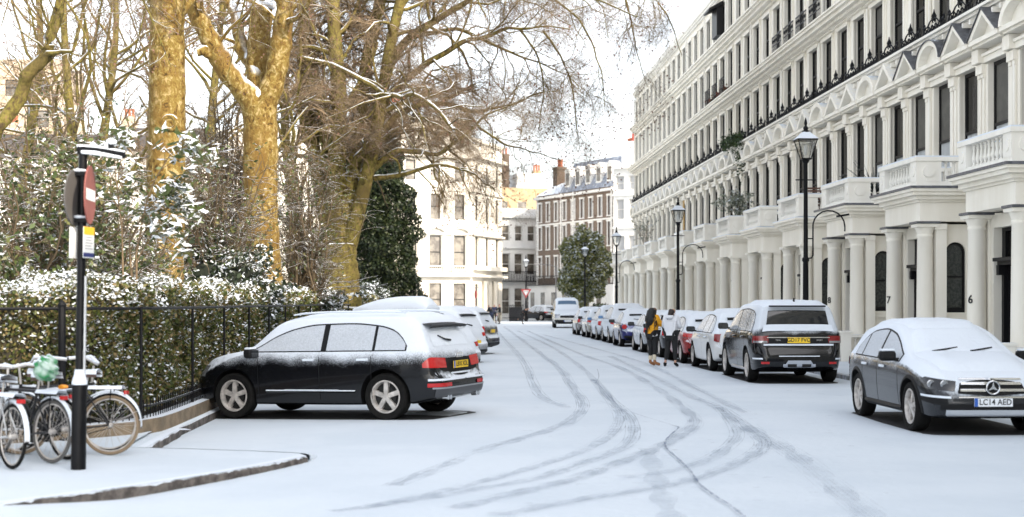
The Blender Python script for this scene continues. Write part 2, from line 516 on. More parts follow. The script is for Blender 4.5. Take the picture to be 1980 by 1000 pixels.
for k in range(420):                              # scuffs and lumps kicked up
    px, py = random.gauss(1380, 280), 585 + 5040 / random.uniform(12.8, 45)
    if px < 1000: continue
    x, y, z = G(px, py); L = random.uniform(.03, .14); a = random.gauss(0, .3)
    ribbon(fine, [(x, y), (x + L / 2 * math.cos(a), y + L / 2 * math.sin(a)), (x + L * math.cos(a), y + L * math.sin(a))], 0, random.uniform(.01, .05), zi + .0015)
for mb_, m_ in ((broad, TR2), (fine, TR1), (wet, TR3)):
    tag(mb_.build('tyre_tracks', m_), kind='structure')

# ------------------------------------------------------------------ building helpers
def wall_open(mb, x0, x1, z0, z1, y, ops, dep=.25):
    X = sorted({x0, x1, *[v for o in ops for v in o[:2]]}); Z = sorted({z0, z1, *[v for o in ops for v in o[2:4]]})
    X = [v for v in X if x0 <= v <= x1]; Z = [v for v in Z if z0 <= v <= z1]
    for a, b in zip(X[:-1], X[1:]):
        for c, d in zip(Z[:-1], Z[1:]):
            mx, mz = (a + b) / 2, (c + d) / 2
            if any(o[0] < mx < o[1] and o[2] < mz < o[3] for o in ops): continue
            mb.face((b, y, c), (a, y, c), (a, y, d), (b, y, d))
    for a, b, c, d in ops:
        mb.face((a, y, c), (a, y - dep, c), (a, y - dep, d), (a, y, d))
        mb.face((b, y, c), (b, y, d), (b, y - dep, d), (b, y - dep, c))
        mb.face((a, y, d), (a, y - dep, d), (b, y - dep, d), (b, y, d))
        mb.face((a, y, c), (b, y, c), (b, y - dep, c), (a, y - dep, c))
def window(parent, cx, w, z0, z1, y, frame=SASH, up=None, lo=None, split=.5, bars=0, fw=.055, name='window'):
    a, b = cx - w / 2, cx + w / 2
    mb = MB(); zm = z0 + (z1 - z0) * split
    mb.box(a, a + fw, y - .06, y, z0, z1); mb.box(b - fw, b, y - .06, y, z0, z1)
    mb.box(a + fw, b - fw, y - .06, y, z1 - fw, z1); mb.box(a + fw, b - fw, y - .06, y, z0, z0 + fw * 1.4)
    mb.box(a + fw, b - fw, y - .055, y + .01, zm - .035, zm + .035)
    for k in range(bars):
        xb = a + (k + 1) * (b - a) / (bars + 1)
        mb.box(xb - .012, xb + .012, y - .05, y - .01, z0 + fw, zm - .036); mb.box(xb - .012, xb + .012, y - .05, y - .01, zm + .036, z1 - fw)
    f = mb.build(name, frame, parent)
    for s, (c, d) in enumerate(((z0 + fw * 1.4, zm - .035), (zm + .035, z1 - fw))):
        m = (lo or GLASS) if s == 0 else (up or GLASS)
        q = MB(); q.box(a + fw, b - fw, y - .05, y - .035, c, d); q.build('pane', m, f)
    return f
def band(mb, x0, x1, prof, ends=True):            # prof = [(z0, z1, out)], boxes standing on the wall plane y=0
    for z0, z1, o in prof: mb.box(x0, x1, -.05, o, z0, z1)
def baluster(mb, x, y, z0, h, r=.055, n=8):
    mb.lathe((x, y, z0), [(r * .9, 0), (r * .9, h * .08), (r * .5, h * .13), (r * 1.1, h * .32), (r * .75, h * .5), (r * .42, h * .72), (r * .7, h * .82), (r * .5, h * .88), (r * .9, h * .93), (r * .9, h)], n)
def text_obj(name, s, size, m, parent, loc, rot, ext=.004, align='CENTER', sx=1.0):
    cu = bpy.data.curves.new(name, 'FONT'); cu.body = s; cu.size = size; cu.extrude = ext
    cu.align_x = align; cu.align_y = 'CENTER'; cu.resolution_u = 3; cu.offset = size * .012
    t = bpy.data.objects.new(name, cu); COL.objects.link(t)
    dg = bpy.context.evaluated_depsgraph_get(); dg.update()
    me = bpy.data.meshes.new_from_object(t.evaluated_get(dg)); bpy.data.objects.remove(t)
    me.materials.clear()
    o = link_mesh(name, me, m, parent); o.location = loc; o.rotation_euler = rot; o.scale = (sx, 1, 1)
    return o

HW = 6.15
XS = (-2.05, 0.0, 2.05)                            # window bays
def iron_guard(parent, cx, w, z, y):
    mb = MB()
    mb.tube([(cx - w / 2, y, z + .05), (cx + w / 2, y, z + .05)], .018, 4)
    n = 6
    for i in range(n + 1):
        x = cx - w / 2 + w * i / n
        mb.box(x - .014, x + .014, y - .014, y + .014, z, z + .16)
    pts = [(cx - w / 2 + w * i / 12, y + .02, z + .22 + .16 * math.exp(-((i - 6) / 2.2) ** 2) + .03 * math.sin(i * 1.8)) for i in range(13)]
    mb.tube(pts, .024, 4)
    for i in range(n):
        x = cx - w / 2 + w * (i + .5) / n
        mb.torus((x, y, z + .14), .075, .02, 'y', 10, 4)
    mb.lathe((cx, y, z + .3), [(.02, 0), (.06, .08), (.075, .14), (.03, .22), (.008, .32)], 6)
    for s in (-1, 1):
        mb.tube([(cx + s * .08, y, z + .26), (cx + s * .17, y, z + .4), (cx + s * .1, y, z + .46)], .02, 4)
        mb.tube([(cx + s * w / 2, y, z + .05), (cx + s * w / 2, y - .16, z + .05)], .018, 4)
        mb.torus((cx + s * (w / 2 - .07), y, z + .28), .06, .02, 'y', 10, 4)
    return mb.build('balconet', IRONC, parent)

def make_house(lead=False):
    """local x runs along the facade, +y out towards the street, wall plane at y=0"""
    root = empty('terrace_house'); near = lead
    W2 = HW / 2
    ops = []
    for cx in XS:
        ops += [(cx - .66, cx + .66, 4.75, 7.75), (cx - .62, cx + .62, 9.25, 11.15), (cx - .60, cx + .60, 12.05, 14.0), (cx - .55, cx + .55, 15.05, 16.6)]
    ops.append((2.05 - .55, 2.05 + .55, 1.5, 3.4))
    mb = MB()
    wall_open(mb, -W2, W2, -.1, 17.3, 0, ops, .30)
    mb.face((-W2, 0, 17.3), (-W2, -9, 17.3), (W2, -9, 17.3), (W2, 0, 17.3))
    mb.face((-W2, -9, 0), (W2, -9, 0), (W2, -9, 17.3), (-W2, -9, 17.3))
    mb.face((-W2, 0, 0), (-W2, -9, 0), (-W2, -9, 17.3), (-W2, 0, 17.3))
    mb.face((W2, 0, 0), (W2, 0, 17.3), (W2, -9, 17.3), (W2, -9, 0))
    mb.build('wall', STUC, root)
    E = .0015
    # string courses and cornices
    mb = MB()
    band(mb, -W2 + E, W2 - E, [(4.22, 4.36, .10), (4.36, 4.52, .16)]); mb.build('string_course', STUC, root)
    mb = MB()
    band(mb, -W2 + E, W2 - E, [(8.93, 9.0, .16), (9.0, 9.07, .26), (9.07, 9.14, .36)])
    for i in range(12):
        x = -W2 + .26 + i * .512; mb.box(x - .05, x + .05, .04, .30, 8.80, 8.93)
    mb.build('balcony_ledge', STUCW, root)
    mb = MB()
    band(mb, -W2 + E, W2 - E, [(11.28, 11.34, .14), (11.34, 11.46, .24), (11.46, 11.58, .5), (11.58, 11.68, .62), (11.68, 11.74, .68)])
    for i in range(30):
        x = -W2 + .12 + i * .205; mb.box(x - .055, x + .055, .22, .36, 11.35, 11.455)
    mb.build('cornice', STUC, root)
    mb = MB()
    band(mb, -W2 + E, W2 - E, [(14.28, 14.38, .12), (14.38, 14.52, .3), (14.52, 14.62, .42), (14.62, 14.7, .5)])
    mb.build('cornice', STUC, root)
    mb = MB(); band(mb, -W2 + E, W2 - E, [(17.02, 17.12, .12), (17.12, 17.24, .2), (17.24, 17.34, .26)]); mb.box(-W2 + E, W2 - E, -.35, .12, 17.3, 17.75)
    mb.build('parapet', STUCW, root)
    # first floor: architraves, pilasters with capitals, pediments
    for i, cx in enumerate(XS):
        mb = MB()
        for s in (-1, 1):
            x = cx + s * .74
            mb.box(x - .08, x + .08, -.02, .055, 4.52, 7.72)
            x = cx + s * .91
            mb.box(x - .09, x + .09, -.02, .10, 4.52, 4.8); mb.box(x - .07, x + .07, -.02, .085, 4.8, 7.4)
            mb.box(x - .09, x + .09, -.02, .12, 7.4, 7.5); mb.box(x - .11, x + .11, -.02, .16, 7.5, 7.74)
            mb.box(x - .11, x + .11, -.02, .26, 7.76, 8.10)
        mb.box(cx - .82, cx + .82, -.02, .12, 7.75, 7.90)
        mb.box(cx - .79, cx + .79, -.02, .18, 7.90, 7.97)
        mb.build('window_surround', STUC, root)
        # pediment
        mb = MB(); w = .98; zb = 8.17
        mb.box(cx - w, cx + w, -.02, .44, zb, zb + .11)
        mb.box(cx - w + .05, cx + w - .05, -.02, .36, zb - .06, zb)
        if i == 2:
            N = 14; out_, in_ = [], []
            for k in range(N + 1):
                a = PI * k / N
                out_.append((cx - w * math.cos(a), zb + .11 + .62 * math.sin(a)))
                in_.append((cx - (w - .2) * math.cos(a), zb + .11 + .47 * math.sin(a)))
            for k in range(N):
                mb.prism([out_[k], out_[k + 1], in_[k + 1], in_[k]], 'y', -.02, .46)
            mb.prism(in_, 'y', -.02, .22)
        else:
            ap = zb + .80
            mb.prism([(cx - w, zb + .112), (cx, ap), (cx, ap - .17), (cx - w + .25, zb + .112)], 'y', -.02, .46)
            mb.prism([(cx + w, zb + .112), (cx + w - .25, zb + .112), (cx, ap - .17), (cx, ap)], 'y', -.02, .459)
            mb.prism([(cx - w + .25, zb + .112), (cx + w - .25, zb + .112), (cx, ap - .17)], 'y', -.02, .20)
        ped = mb.build('pediment', STUC, root)
        if lead:
            mb = MB()
            if i == 2:
                for k in range(N):
                    (a, b), (c, d) = out_[k], out_[k + 1]
                    mb.face((a, .50, b + .012), (c, .50, d + .012), (c, -.02, d + .012), (a, -.02, b + .012))
                    mb.face((a, .50, b - .02), (c, .50, d - .02), (c, .50, d + .012), (a, .50, b + .012))
            else:
                for s in (-1, 1):
                    a, b, c, d = cx + s * (w + .02), zb + .115, cx, ap + .015
                    mb.face((a, .50, b), (c, .50, d), (c, -.02, d), (a, -.02, b))
                    mb.face((a, .50, b - .03), (c, .50, d - .03), (c, .50, d), (a, .50, b))
            mb.build('lead_flashing', LEAD, ped)
    # second, third and attic floors: architraves
    for z0, z1, hw in ((9.25, 11.15, .62), (12.05, 14.0, .60), (15.05, 16.6, .55)):
        for cx in XS:
            mb = MB(); t = .16
            for s in (-1, 1): 
                xa = cx + s * hw; mb.box(xa, xa + s * t, -.02, .055, z0, z1)
                if z0 < 12: mb.box(xa + s * t, xa + s * (t + .14), -.02, .03, z0, z1 - .1)
            mb.box(cx - hw - t, cx + hw + t, -.02, .091, z1, z1 + .14)
            if z0 < 12: mb.box(cx - hw - t - .06, cx + hw + t + .06, -.02, .18, z1 + .14, z1 + .2)
            if z0 > 12 or z0 < 12.1: mb.box(cx - hw - t, cx + hw + t, -.02, .14, z0 - .1, z0)
            mb.build('window_surround', STUC, root)
    # windows
    YG = -.09
    for i, cx in enumerate(XS):
        window(root, cx, 1.32, 4.75, 7.75, YG, up=BLINDG if (near and i != 1) else GLASS, lo=BLIND if near else GLASS, split=.48, fw=.09)
        window(root, cx, 1.24, 9.25, 11.15, YG, lo=None, up=BLINDG if (near and i == 2) else None, bars=1 if i == 0 else 0)
        window(root, cx, 1.20, 12.05, 14.0, YG, bars=0, fw=.07)
        window(root, cx, 1.1, 15.05, 16.6, YG, bars=1)
        iron_guard(root, cx, 1.75, 9.14, .27)
    window(root, 2.05, 1.1, 1.5, 3.4, YG)
    # drain pipe
    mb = MB(); mb.tube([(W2 - .12, .09, 4.6), (W2 - .12, .09, 11.2)], .05, 6); mb.tube([(W2 - .12, .09, 11.8), (W2 - .12, .09, 16.9)], .05, 6)
    mb.box(W2 - .22, W2 - .02, .0, .2, 8.3, 8.5)
    mb.build('drain_pipe', STUCW, root)
    # ---- portico
    px = 0.0; D0 = 1.32
    mb = MB()
    # porch block walls (front wall with door opening, side walls with arched window niche)
    zt = 3.74
    wall_open(mb, -1.25, 1.25, -.1, zt, D0, [(-.86, 1.0, .35, 3.45)], .20)
    for s in (-1, 1):
        x = s * 1.25; ya, yb = .57, 1.07; sp = 3.05; zb = 1.55; cy = (ya + yb) / 2; r = (yb - ya) / 2
        q = [(x, 0, -.1), (x, ya, -.1), (x, ya, zt), (x, 0, zt)]; mb.face(*q)
        mb.face((x, yb, -.1), (x, D0, -.1), (x, D0, zt), (x, yb, zt))
        mb.face((x, ya, -.1), (x, yb, -.1), (x, yb, zb), (x, ya, zb))
        N = 10; arc = [(x, cy + r * math.cos(PI - PI * k / N), sp + r * math.sin(PI - PI * k / N)) for k in range(N + 1)]
        for k in range(N):
            a, b = arc[k], arc[k + 1]
            mb.face(a, b, (x, b[1], zt), (x, a[1], zt))
        xi = x - s * .12                          # reveal
        ring = [(x, ya, zb), *arc, (x, yb, zb)]
        for a, b in zip(ring, ring[1:] + ring[:1]):
            mb.face(a, b, (xi, b[1], b[2]), (xi, a[1], a[2]))
        mb.box(x, x + s * .05, .1, D0 - .03, 1.36, 1.46)
    mb.build('porch_wall', STUC, root, recalc=False)
    for s in (-1, 1):
        x = s * 1.25; xi = x - s * .10; ya, yb = .57, 1.07; sp = 3.05; zb = 1.55; cy = (ya + yb) / 2; r = (yb - ya) / 2
        fr = MB(); N = 10
        o_ = [(ya, zb)] + [(cy + r * math.cos(PI - PI * k / N), sp + r * math.sin(PI - PI * k / N)) for k in range(N + 1)] + [(yb, zb)]
        r2 = r - .05
        i_ = [(ya + .05, zb + .12)] + [(cy + r2 * math.cos(PI - PI * k / N), sp + r2 * math.sin(PI - PI * k / N)) for k in range(N + 1)] + [(yb - .05, zb + .12)]
        n = len(o_)
        for k in range(n):
            j = (k + 1) % n
            fr.prism([o_[k], o_[j], i_[j], i_[k]], 'x', xi - s * .01, xi + s * .04)
        fr.box(xi - s * .005, xi + s * .025, ya + .05, yb - .05, 2.42, 2.46)
        f = fr.build('arched_window', SASH, root)
        pn = MB(); pn.prism(i_, 'x', xi - s * .005, xi); pn.build('pane', GLASSP, f)
    # door
    mb = MB(); yd = D0 - .22
    for t in (-1, 1):
        e_ = .86 if t < 0 else 1.0; mb.box(t * e_, t * .60, yd - .05, yd + .02, .35, 2.62); mb.box(t * e_, t * .80, yd - .05, yd + .03, 2.62, 3.45); mb.box(t * .72 - .06, t * .72 + .06, yd + .02, yd + .12, .35, 2.4)
        mb.box(t * .72 - .07, t * .72 + .07, yd + .0, yd + .24, 2.4, 2.62)
    mb.box(-.80, .80, yd - .05, yd + .03, 3.37, 3.45)
    mb.box(-.85, .85, yd - .05, yd + .30, 2.70, 2.78); mb.box(-.84, .84, yd - .05, yd + .2, 2.62, 2.70)
    df = mb.build('door_frame', SASH, root)
    mb = MB(); mb.box(-.6, .6, yd - .06, yd - .02, .35, 2.62)
    for zc in ((.6, 1.25), (1.4, 2.45)):
        for s in (-1, 1): mb.box(s * .25 - .16, s * .25 + .16, yd - .03, yd, *zc)
    mb.build('door', SASH, df)
    mb = MB(); mb.box(-.80, .80, yd - .05, yd - .03, 2.78, 3.37); mb.build('fanlight', GLASS, df)
    mb = MB(); mb.lathe((.38, yd + .0, 1.45), [(.01, 0), (.035, .03), (.035, .06), (.01, .08)], 8, 'y'); mb.build('door_knob', BRASS, df)
    # columns
    YC = 1.60
    for s in (-1, 1):
        mb = MB(); x = s * 1.28
        mb.box(x - .27, x + .27, YC - .27, YC + .27, .3, .42)
        mb.lathe((x, YC, 0), [(.26, .42), (.26, .5), (.225, .54), (.215, .6), (.205, 1.6), (.185, 3.4), (.2, 3.42), (.2, 3.47), (.19, 3.49), (.215, 3.58), (.245, 3.64), (.245, 3.66)], 20)
        mb.box(x - .27, x + .27, YC - .27, YC + .27, 3.66, 3.74)
        mb.build('column', STUC, root, sm=True, ang=40)
        mb = MB()                                  # pilaster behind the column
        yq = D0 + .06; hw_ = .2 if s < 0 else .10; mb.box(x - hw_, x + .2, D0 - .2, yq, .3, 3.6); mb.box(x - hw_ - .04, x + .24, D0 - .2, yq + .04, 3.6, 3.74)
        mb.build('pilaster', STUC, root)
        if lead:
            mb = MB(); mb.box(x - .30, x + .30, YC - .30, YC + .30, 3.745, 3.80); mb.build('lead_flashing', LEAD, root)
    # entablature
    Z0 = 3.742 if not lead else 3.80
    mb = MB()
    def blk(o, z0, z1): mb.box(-1.46 - o, 1.46 + o, -.02, YC + .18 + o, z0, z1)
    blk(0, Z0, 4.28); blk(.05, 4.28, 4.34); blk(.13, 4.34, 4.44); blk(.24, 4.44, 4.53); blk(.30, 4.53, 4.60)
    mb.build('entablature', STUC, root)
    if lead:
        mb = MB(); mb.box(-1.79, 1.79, -.02, YC + .51, 4.601, 4.66); mb.build('lead_flashing', LEAD, root)
    else:
        mb = MB(); mb.box(-1.75, 1.75, -.02, YC + .47, 4.601, 4.63); mb.build('snow_cover', SNOW, root)
    # balustrade
    Zb = 4.66; H = .72; yo = YC + .30
    mb = MB()
    mb.box(-1.56, 1.56, yo - .24, yo, Zb, Zb + .12)
    for s in (-1, 1): mb.box(s * 1.32, s * 1.56, .0, yo - .24, Zb, Zb + .12)
    for s in (-1, 1):
        mb.box(s * 1.10, s * 1.56, yo - .25, yo + .01, Zb + .12, Zb + H - .1)
        mb.box(s * 1.31, s * 1.57, yo - .62, yo - .25, Zb + .12, Zb + H - .1)
        mb.lathe((s * 1.57, yo - .30, Zb + .37), [(.15, -.03), (.15, .03), (.10, .035), (.10, .015), (.04, .03)], 14, 'x')
        mb.lathe((s * 1.33, yo + .0, Zb + .37), [(.13, -.03), (.13, .03), (.09, .03)], 14, 'y')
        mb.box(s * 1.32, s * 1.56, .0, .2, Zb + .12, Zb + H - .1)
    for i in range(9): baluster(mb, -.92 + i * .23, yo - .12, Zb + .12, H - .22)
    for s in (-1, 1):
        for i in range(5): baluster(mb, s * 1.44, .33 + i * .2, Zb + .12, H - .22)
    for s in (-1, 1): mb.box(s * 1.28, s * 1.60, .0, yo - .28, Zb + H - .1, Zb + H)
    mb.box(-1.60, 1.60, yo - .28, yo + .04, Zb + H - .1, Zb + H)
    bal = mb.build('balustrade', STUCW, root)
    mb = MB()
    mb.box(-1.59, 1.59, yo - .27, yo + .03, Zb + H, Zb + H + .035)
    for s in (-1, 1): mb.box(s * 1.29, s * 1.59, .0, yo - .271, Zb + H, Zb + H + .035)
    mb.build('snow_cover', SNOW, bal)
    # steps, area walls and low balustrade at pavement
    mb = MB()
    for k in range(2): mb.box(-1.5, 1.5, .9, 2.35 - k * .35, -.05 + k * .15, .16 + k * .14)
    mb.build('steps', STUC, root)
    for s in (-1, 1):
        mb = MB()
        x = s * 1.62
        mb.box(x - .13, x + .13, 1.4, 2.2, .1, .32)
        for k in range(2): baluster(mb, x, 1.52 + k * .22, .32, .48)
        mb.box(x - .15, x + .15, 1.4, 1.9, .80, .88); mb.box(x - .15, x + .15, 1.9, 2.2, .05, .92); mb.box(x - .18, x + .18, 1.87, 2.23, .92, .98)
        mb.build('step_balustrade', STUCW, root)
    # chimney stack on the party wall
    mb = MB(); mb.box(W2 - .45, W2 + .44, -5.2, -2.6, 17.2, 19.0); mb.box(W2 - .53, W2 + .52, -5.3, -2.5, 18.75, 18.9)
    ch = mb.build('chimney', STUCW, root)
    for k in range(5):
        mb = MB(); mb.lathe((W2, -5.0 + k * .54, 19.0), [(.15, 0), (.13, .1), (.12, .45), (.16, .5), (.14, .6)], 8); mb.build('chimney_pot', TERRA, ch)
    return root
BRASS = mat('brass', (.5, .35, .12), .3, metal=1)
TERRA = mat('terracotta', (.42, .13, .06), .8, var=.3)
GLASSP = mat('obscured_glass', (.05, .055, .05), .25, spec=.5, col2=(.025, .03, .028), vscale=14, bump=.8, bscale=22)
proto_n = make_house(lead=True)
proto_f = make_house(lead=False)
Y7, D7 = 37.25, 13.15
NEAR = {5: 'cream terrace house nearest the camera, cut off by the photo edge beyond number 6',
 6: 'cream terrace house with number 6 on its pillar and a glazed black front door',
 7: 'cream terrace house with number 7 on its pillar, behind the snow-covered crossover',
 8: 'cream terrace house with number 8 on its column and a spiky plant on its balcony',
 9: 'cream terrace house with yellow sticker in its arched window and wooden chair on its balcony',
 10: 'cream terrace house with an orange sticker in its arched window, above the black off-roader',
 11: 'cream terrace house with the small grey olive tree on its porch balcony',
 12: 'cream terrace house with green ivy trailing from its second floor ledge',
 13: 'cream terrace house with a dark boxed window and small canopy on its roof storey',
 14: 'cream terrace house with a tall tan rolled awning beside the second lamp',
 15: 'cream terrace house just beyond the one with the tall tan awning',
 16: 'cream terrace house with a bare white-stemmed shrub on its porch balcony',
 17: 'plain cream terrace house second from the far end of the right-hand row',
 18: 'last cream terrace house at the far end of the row, beside the round evergreen tree'}
houses = {}
def place_house(i, proto, first=False):
    h = proto if first else copy_tree(proto)
    y = Y7 + (i - 7) * HW * math.sin(SA)
    x, y = street(D7, y)
    h.location = (x, y, .0); h.rotation_euler = (0, 0, SA)
    return h
used = set()
for i in range(-2, 19):
    pr = proto_n if i in (5, 6, 7, 8) else proto_f
    h = place_house(i, pr, first=(pr not in used)); used.add(pr)
    houses[i] = h
    lab = NEAR.get(i) or 'cream stucco terrace house with porch columns, out of sight before number 6'
    tag(h, lab, 'house', 'cream stucco terrace houses along the right side')
    z0 = 0
for i in (5, 6, 8):                                # dark flashing only where the photo has it
    n_ = 0
    for c in list(houses[i].children):
        if c.name.startswith('pediment'):
            n_ += 1
            if i == 8 and c.data.vertices[0].co.x < -2.5: continue
            for g in list(c.children): bpy.data.objects.remove(g)
# numbers and stickers on the near houses
NUMM = mat('black_numeral', (.015, .015, .015), .5)
YEL = mat('yellow_sticker', (.75, .52, .02), .5)
WHT = mat('white_paint', (.75, .75, .73), .5)
def add_number2(i, s):
    # painted on the far column
    text_obj('house_number', s, .26, NUMM, houses[i], (1.28 - .53 * .213, 1.60 + .85 * .213, 1.86), (R(90), 0, R(180 + 32)), .006)
for i, s in ((6, '6'), (7, '7'), (8, '8')): add_number2(i, s)
def sticker(i, m, z):
    mb = MB(); mb.box(-1.27, -1.262, .45, .67, z, z + .3); st = mb.build('warning_sticker', m, houses[i])
    mb = MB(); mb.box(-1.275, -1.271, .47, .65, z + .03, z + .07); mb.prism([(.5, z + .14), (.62, z + .14), (.56, z + .25)], 'x', -1.275, -1.271); mb.build('printing', NUMM, st)
sticker(9, YEL, 1.72); sticker(10, mat('orange_sticker', (.7, .3, .03), .5), 1.75)

# ------------------------------------------------------------------ buildings far off
SUNSTUC = mat('pale_stucco', (.72, .675, .59), .8, col2=(.64, .59, .50), vscale=.5, streak=.3, snow=(.8, .95, .2))
WSTUC = mat('grey_white_stucco', (.74, .73, .70), .8, var=.12, vscale=.5, snow=(.8, .95, .2))
def facade(name, A, B, zt, rows_, nb, m, label, depth=9, ww=1.1, parts=None, frame=SASH, zb=0, glass=None, group=None, roof=None, archs=False, ped=None):
    """a straight fronted building from ground point A to B; front faces right-hand side when walking B->A"""
    ax, ay = A; bx, by = B
    L = math.hypot(bx - ax, by - ay); rz = math.atan2(by - ay, bx - ax)
    root = empty(name, (ax, ay, zb), rz, label, 'building', group)
    xs_ = [(k + .5) * L / nb for k in range(nb)]
    ops = [(x - w2 / 2, x + w2 / 2, z0, z1) for (z0, z1, w2) in rows_ for x in xs_]
    mb = MB()                                      # outward is -y here
    X = sorted({0, L, *[v for o in ops for v in o[:2]]}); Z = sorted({-.3, zt, *[v for o in ops for v in o[2:4]]})
    for a, b in zip(X[:-1], X[1:]):
        for c, d in zip(Z[:-1], Z[1:]):
            mx, mz = (a + b) / 2, (c + d) / 2
            if any(o[0] < mx < o[1] and o[2] < mz < o[3] for o in ops): continue
            mb.face((a, 0, c), (b, 0, c), (b, 0, d), (a, 0, d))
    dp = .25
    for a, b, c, d in ops:
        mb.face((a, 0, c), (a, 0, d), (a, dp, d), (a, dp, c)); mb.face((b, 0, c), (b, dp, c), (b, dp, d), (b, 0, d))
        mb.face((a, 0, d), (b, 0, d), (b, dp, d), (a, dp, d)); mb.face((a, 0, c), (a, dp, c), (b, dp, c), (b, 0, c))
    mb.face((0, 0, -.3), (0, 0, zt), (0, depth, zt), (0, depth, -.3)); mb.face((L, 0, -.3), (L, depth, -.3), (L, depth, zt), (L, 0, zt))
    mb.face((0, 0, zt), (L, 0, zt), (L, depth, zt), (0, depth, zt)); mb.face((0, depth, -.3), (0, depth, zt), (L, depth, zt), (L, depth, -.3))
    mb.build('wall', m, root)
    for (z0, z1, w2) in rows_:
        for x in xs_:
            w = MB(); f_ = .07; y0, y1 = .16, .23
            w.box(x - w2 / 2, x - w2 / 2 + f_, y0, y1, z0, z1); w.box(x + w2 / 2 - f_, x + w2 / 2, y0, y1, z0, z1)
            w.box(x - w2 / 2 + f_, x + w2 / 2 - f_, y0, y1, z1 - f_, z1); w.box(x - w2 / 2 + f_, x + w2 / 2 - f_, y0, y1, z0, z0 + f_)
            zm = (z0 + z1) / 2; w.box(x - w2 / 2 + f_, x + w2 / 2 - f_, y0, y1, zm - .04, zm + .04)
            wo_ = w.build('window', frame, root)
            q = MB(); q.box(x - w2 / 2 + f_, x + w2 / 2 - f_, y0 + .04, y0 + .05, z0 + f_, z1 - f_); q.build('pane', glass or GLASS, wo_)
    return root, L, xs_
def cornices(root, L, lst, m, name='cornice'):
    for z0, z1, o in lst:
        mb = MB(); mb.box(-.02, L + .02, -o, .02, z0, z1); mb.build(name, m, root)
def stack(parent, x, y, z, w, d, h, m, pots, name='chimney'):
    mb = MB(); mb.box(x - w / 2, x + w / 2, y - d / 2, y + d / 2, z, z + h); mb.box(x - w / 2 - .08, x + w / 2 + .08, y - d / 2 - .08, y + d / 2 + .08, z + h - .25, z + h - .1)
    c = mb.build(name, m, parent)
    for k in range(pots):
        xx = x - w / 2 + (k + .5) * w / pots
        mb = MB(); mb.lathe((xx, y, z + h), [(.17, 0), (.14, .12), (.13, .6), (.17, .65), (.15, .8)], 8); mb.build('chimney_pot', TERRA, c)
    return c
GLF = mat('far_window_glass', (.07, .06, .05), .2, spec=.5, col2=(.2, .18, .15), vscale=.9)
# sunlit stucco corner house at the end of the street
def ZF(py, Y): return EYE + (585 - py) / FP * Y
def XF(px, Y): return (px - 990) / FP * Y
Yb = 130
rt, L, xw = facade('corner_house', (XF(770, Yb), Yb), (XF(912, Yb + 4), Yb + 3.5), 18.6,
    [(.6, 3.55, 1.25), (4.9, 7.9, 1.2), (9.4, 11.7, 1.0), (12.9, 14.7, 1.0), (16.0, 17.4, .9)], 3, SUNSTUC,
    'sunlit cream stucco corner building with balustraded balcony at the end of the street', glass=GLF)
cornices(rt, L, [(4.15, 4.35, .6), (8.0, 8.15, .25), (8.9, 9.1, .15), (12.0, 12.15, .15), (15.0, 15.35, .6), (18.3, 18.6, .4)], SUNSTUC)
mb = MB(); mb.box(0, L, -.75, -.55, 4.35, 4.5); mb.box(0, L, -.78, -.52, 5.05, 5.15)
for k in range(34): baluster(mb, .2 + k * (L - .4) / 33, -.65, 4.5, .55, .06, 6)
mb.build('balustrade', SUNSTUC, rt)
for x in xw:
    mb = MB(); N = 10
    o_ = [(x - .95 * math.cos(PI * k / N), 8.15 + .55 * math.sin(PI * k / N)) for k in range(N + 1)]
    i_ = [(x - .78 * math.cos(PI * k / N), 8.15 + .42 * math.sin(PI * k / N)) for k in range(N + 1)]
    for k in range(N): mb.prism([o_[k], o_[k + 1], i_[k + 1], i_[k]], 'y', -.35, .01)
    for s in (-1, 1): mb.box(x + s * .78 - .1, x + s * .78 + .1, -.14, .01, 4.4, 8.0)
    mb.build('pediment', SUNSTUC, rt)
stack(rt, 1.5, 4, 18.6, 1.6, .8, 1.6, SUNSTUC, 5); 
a0 = (XF(912, Yb + 4), Yb + 3.5)
rt2, L2, xw2 = facade('bow_fronted_house', a0, (XF(971, 142), 142), 17.0, [(.6, 3.5, .95), (4.9, 7.9, .95), (9.4, 11.7, .9), (12.9, 14.6, .9)], 3, SUNSTUC,
    'pale stucco house turning the corner, arched doorway between the waiting people and the corner building', glass=GLF)
cornices(rt2, L2, [(4.15, 4.35, .6), (4.8, 5.2, .55), (8.0, 8.2, .3), (12.0, 12.15, .2), (15.2, 15.5, .6), (16.7, 17.0, .3)], SUNSTUC)
for q in (.35, .68):
    mb = MB(); mb.lathe((L2 * q, -.25, 0), [(.22, 0), (.2, 3.6), (.26, 3.8)], 10); mb.build('porch_column', SUNSTUC, rt2)
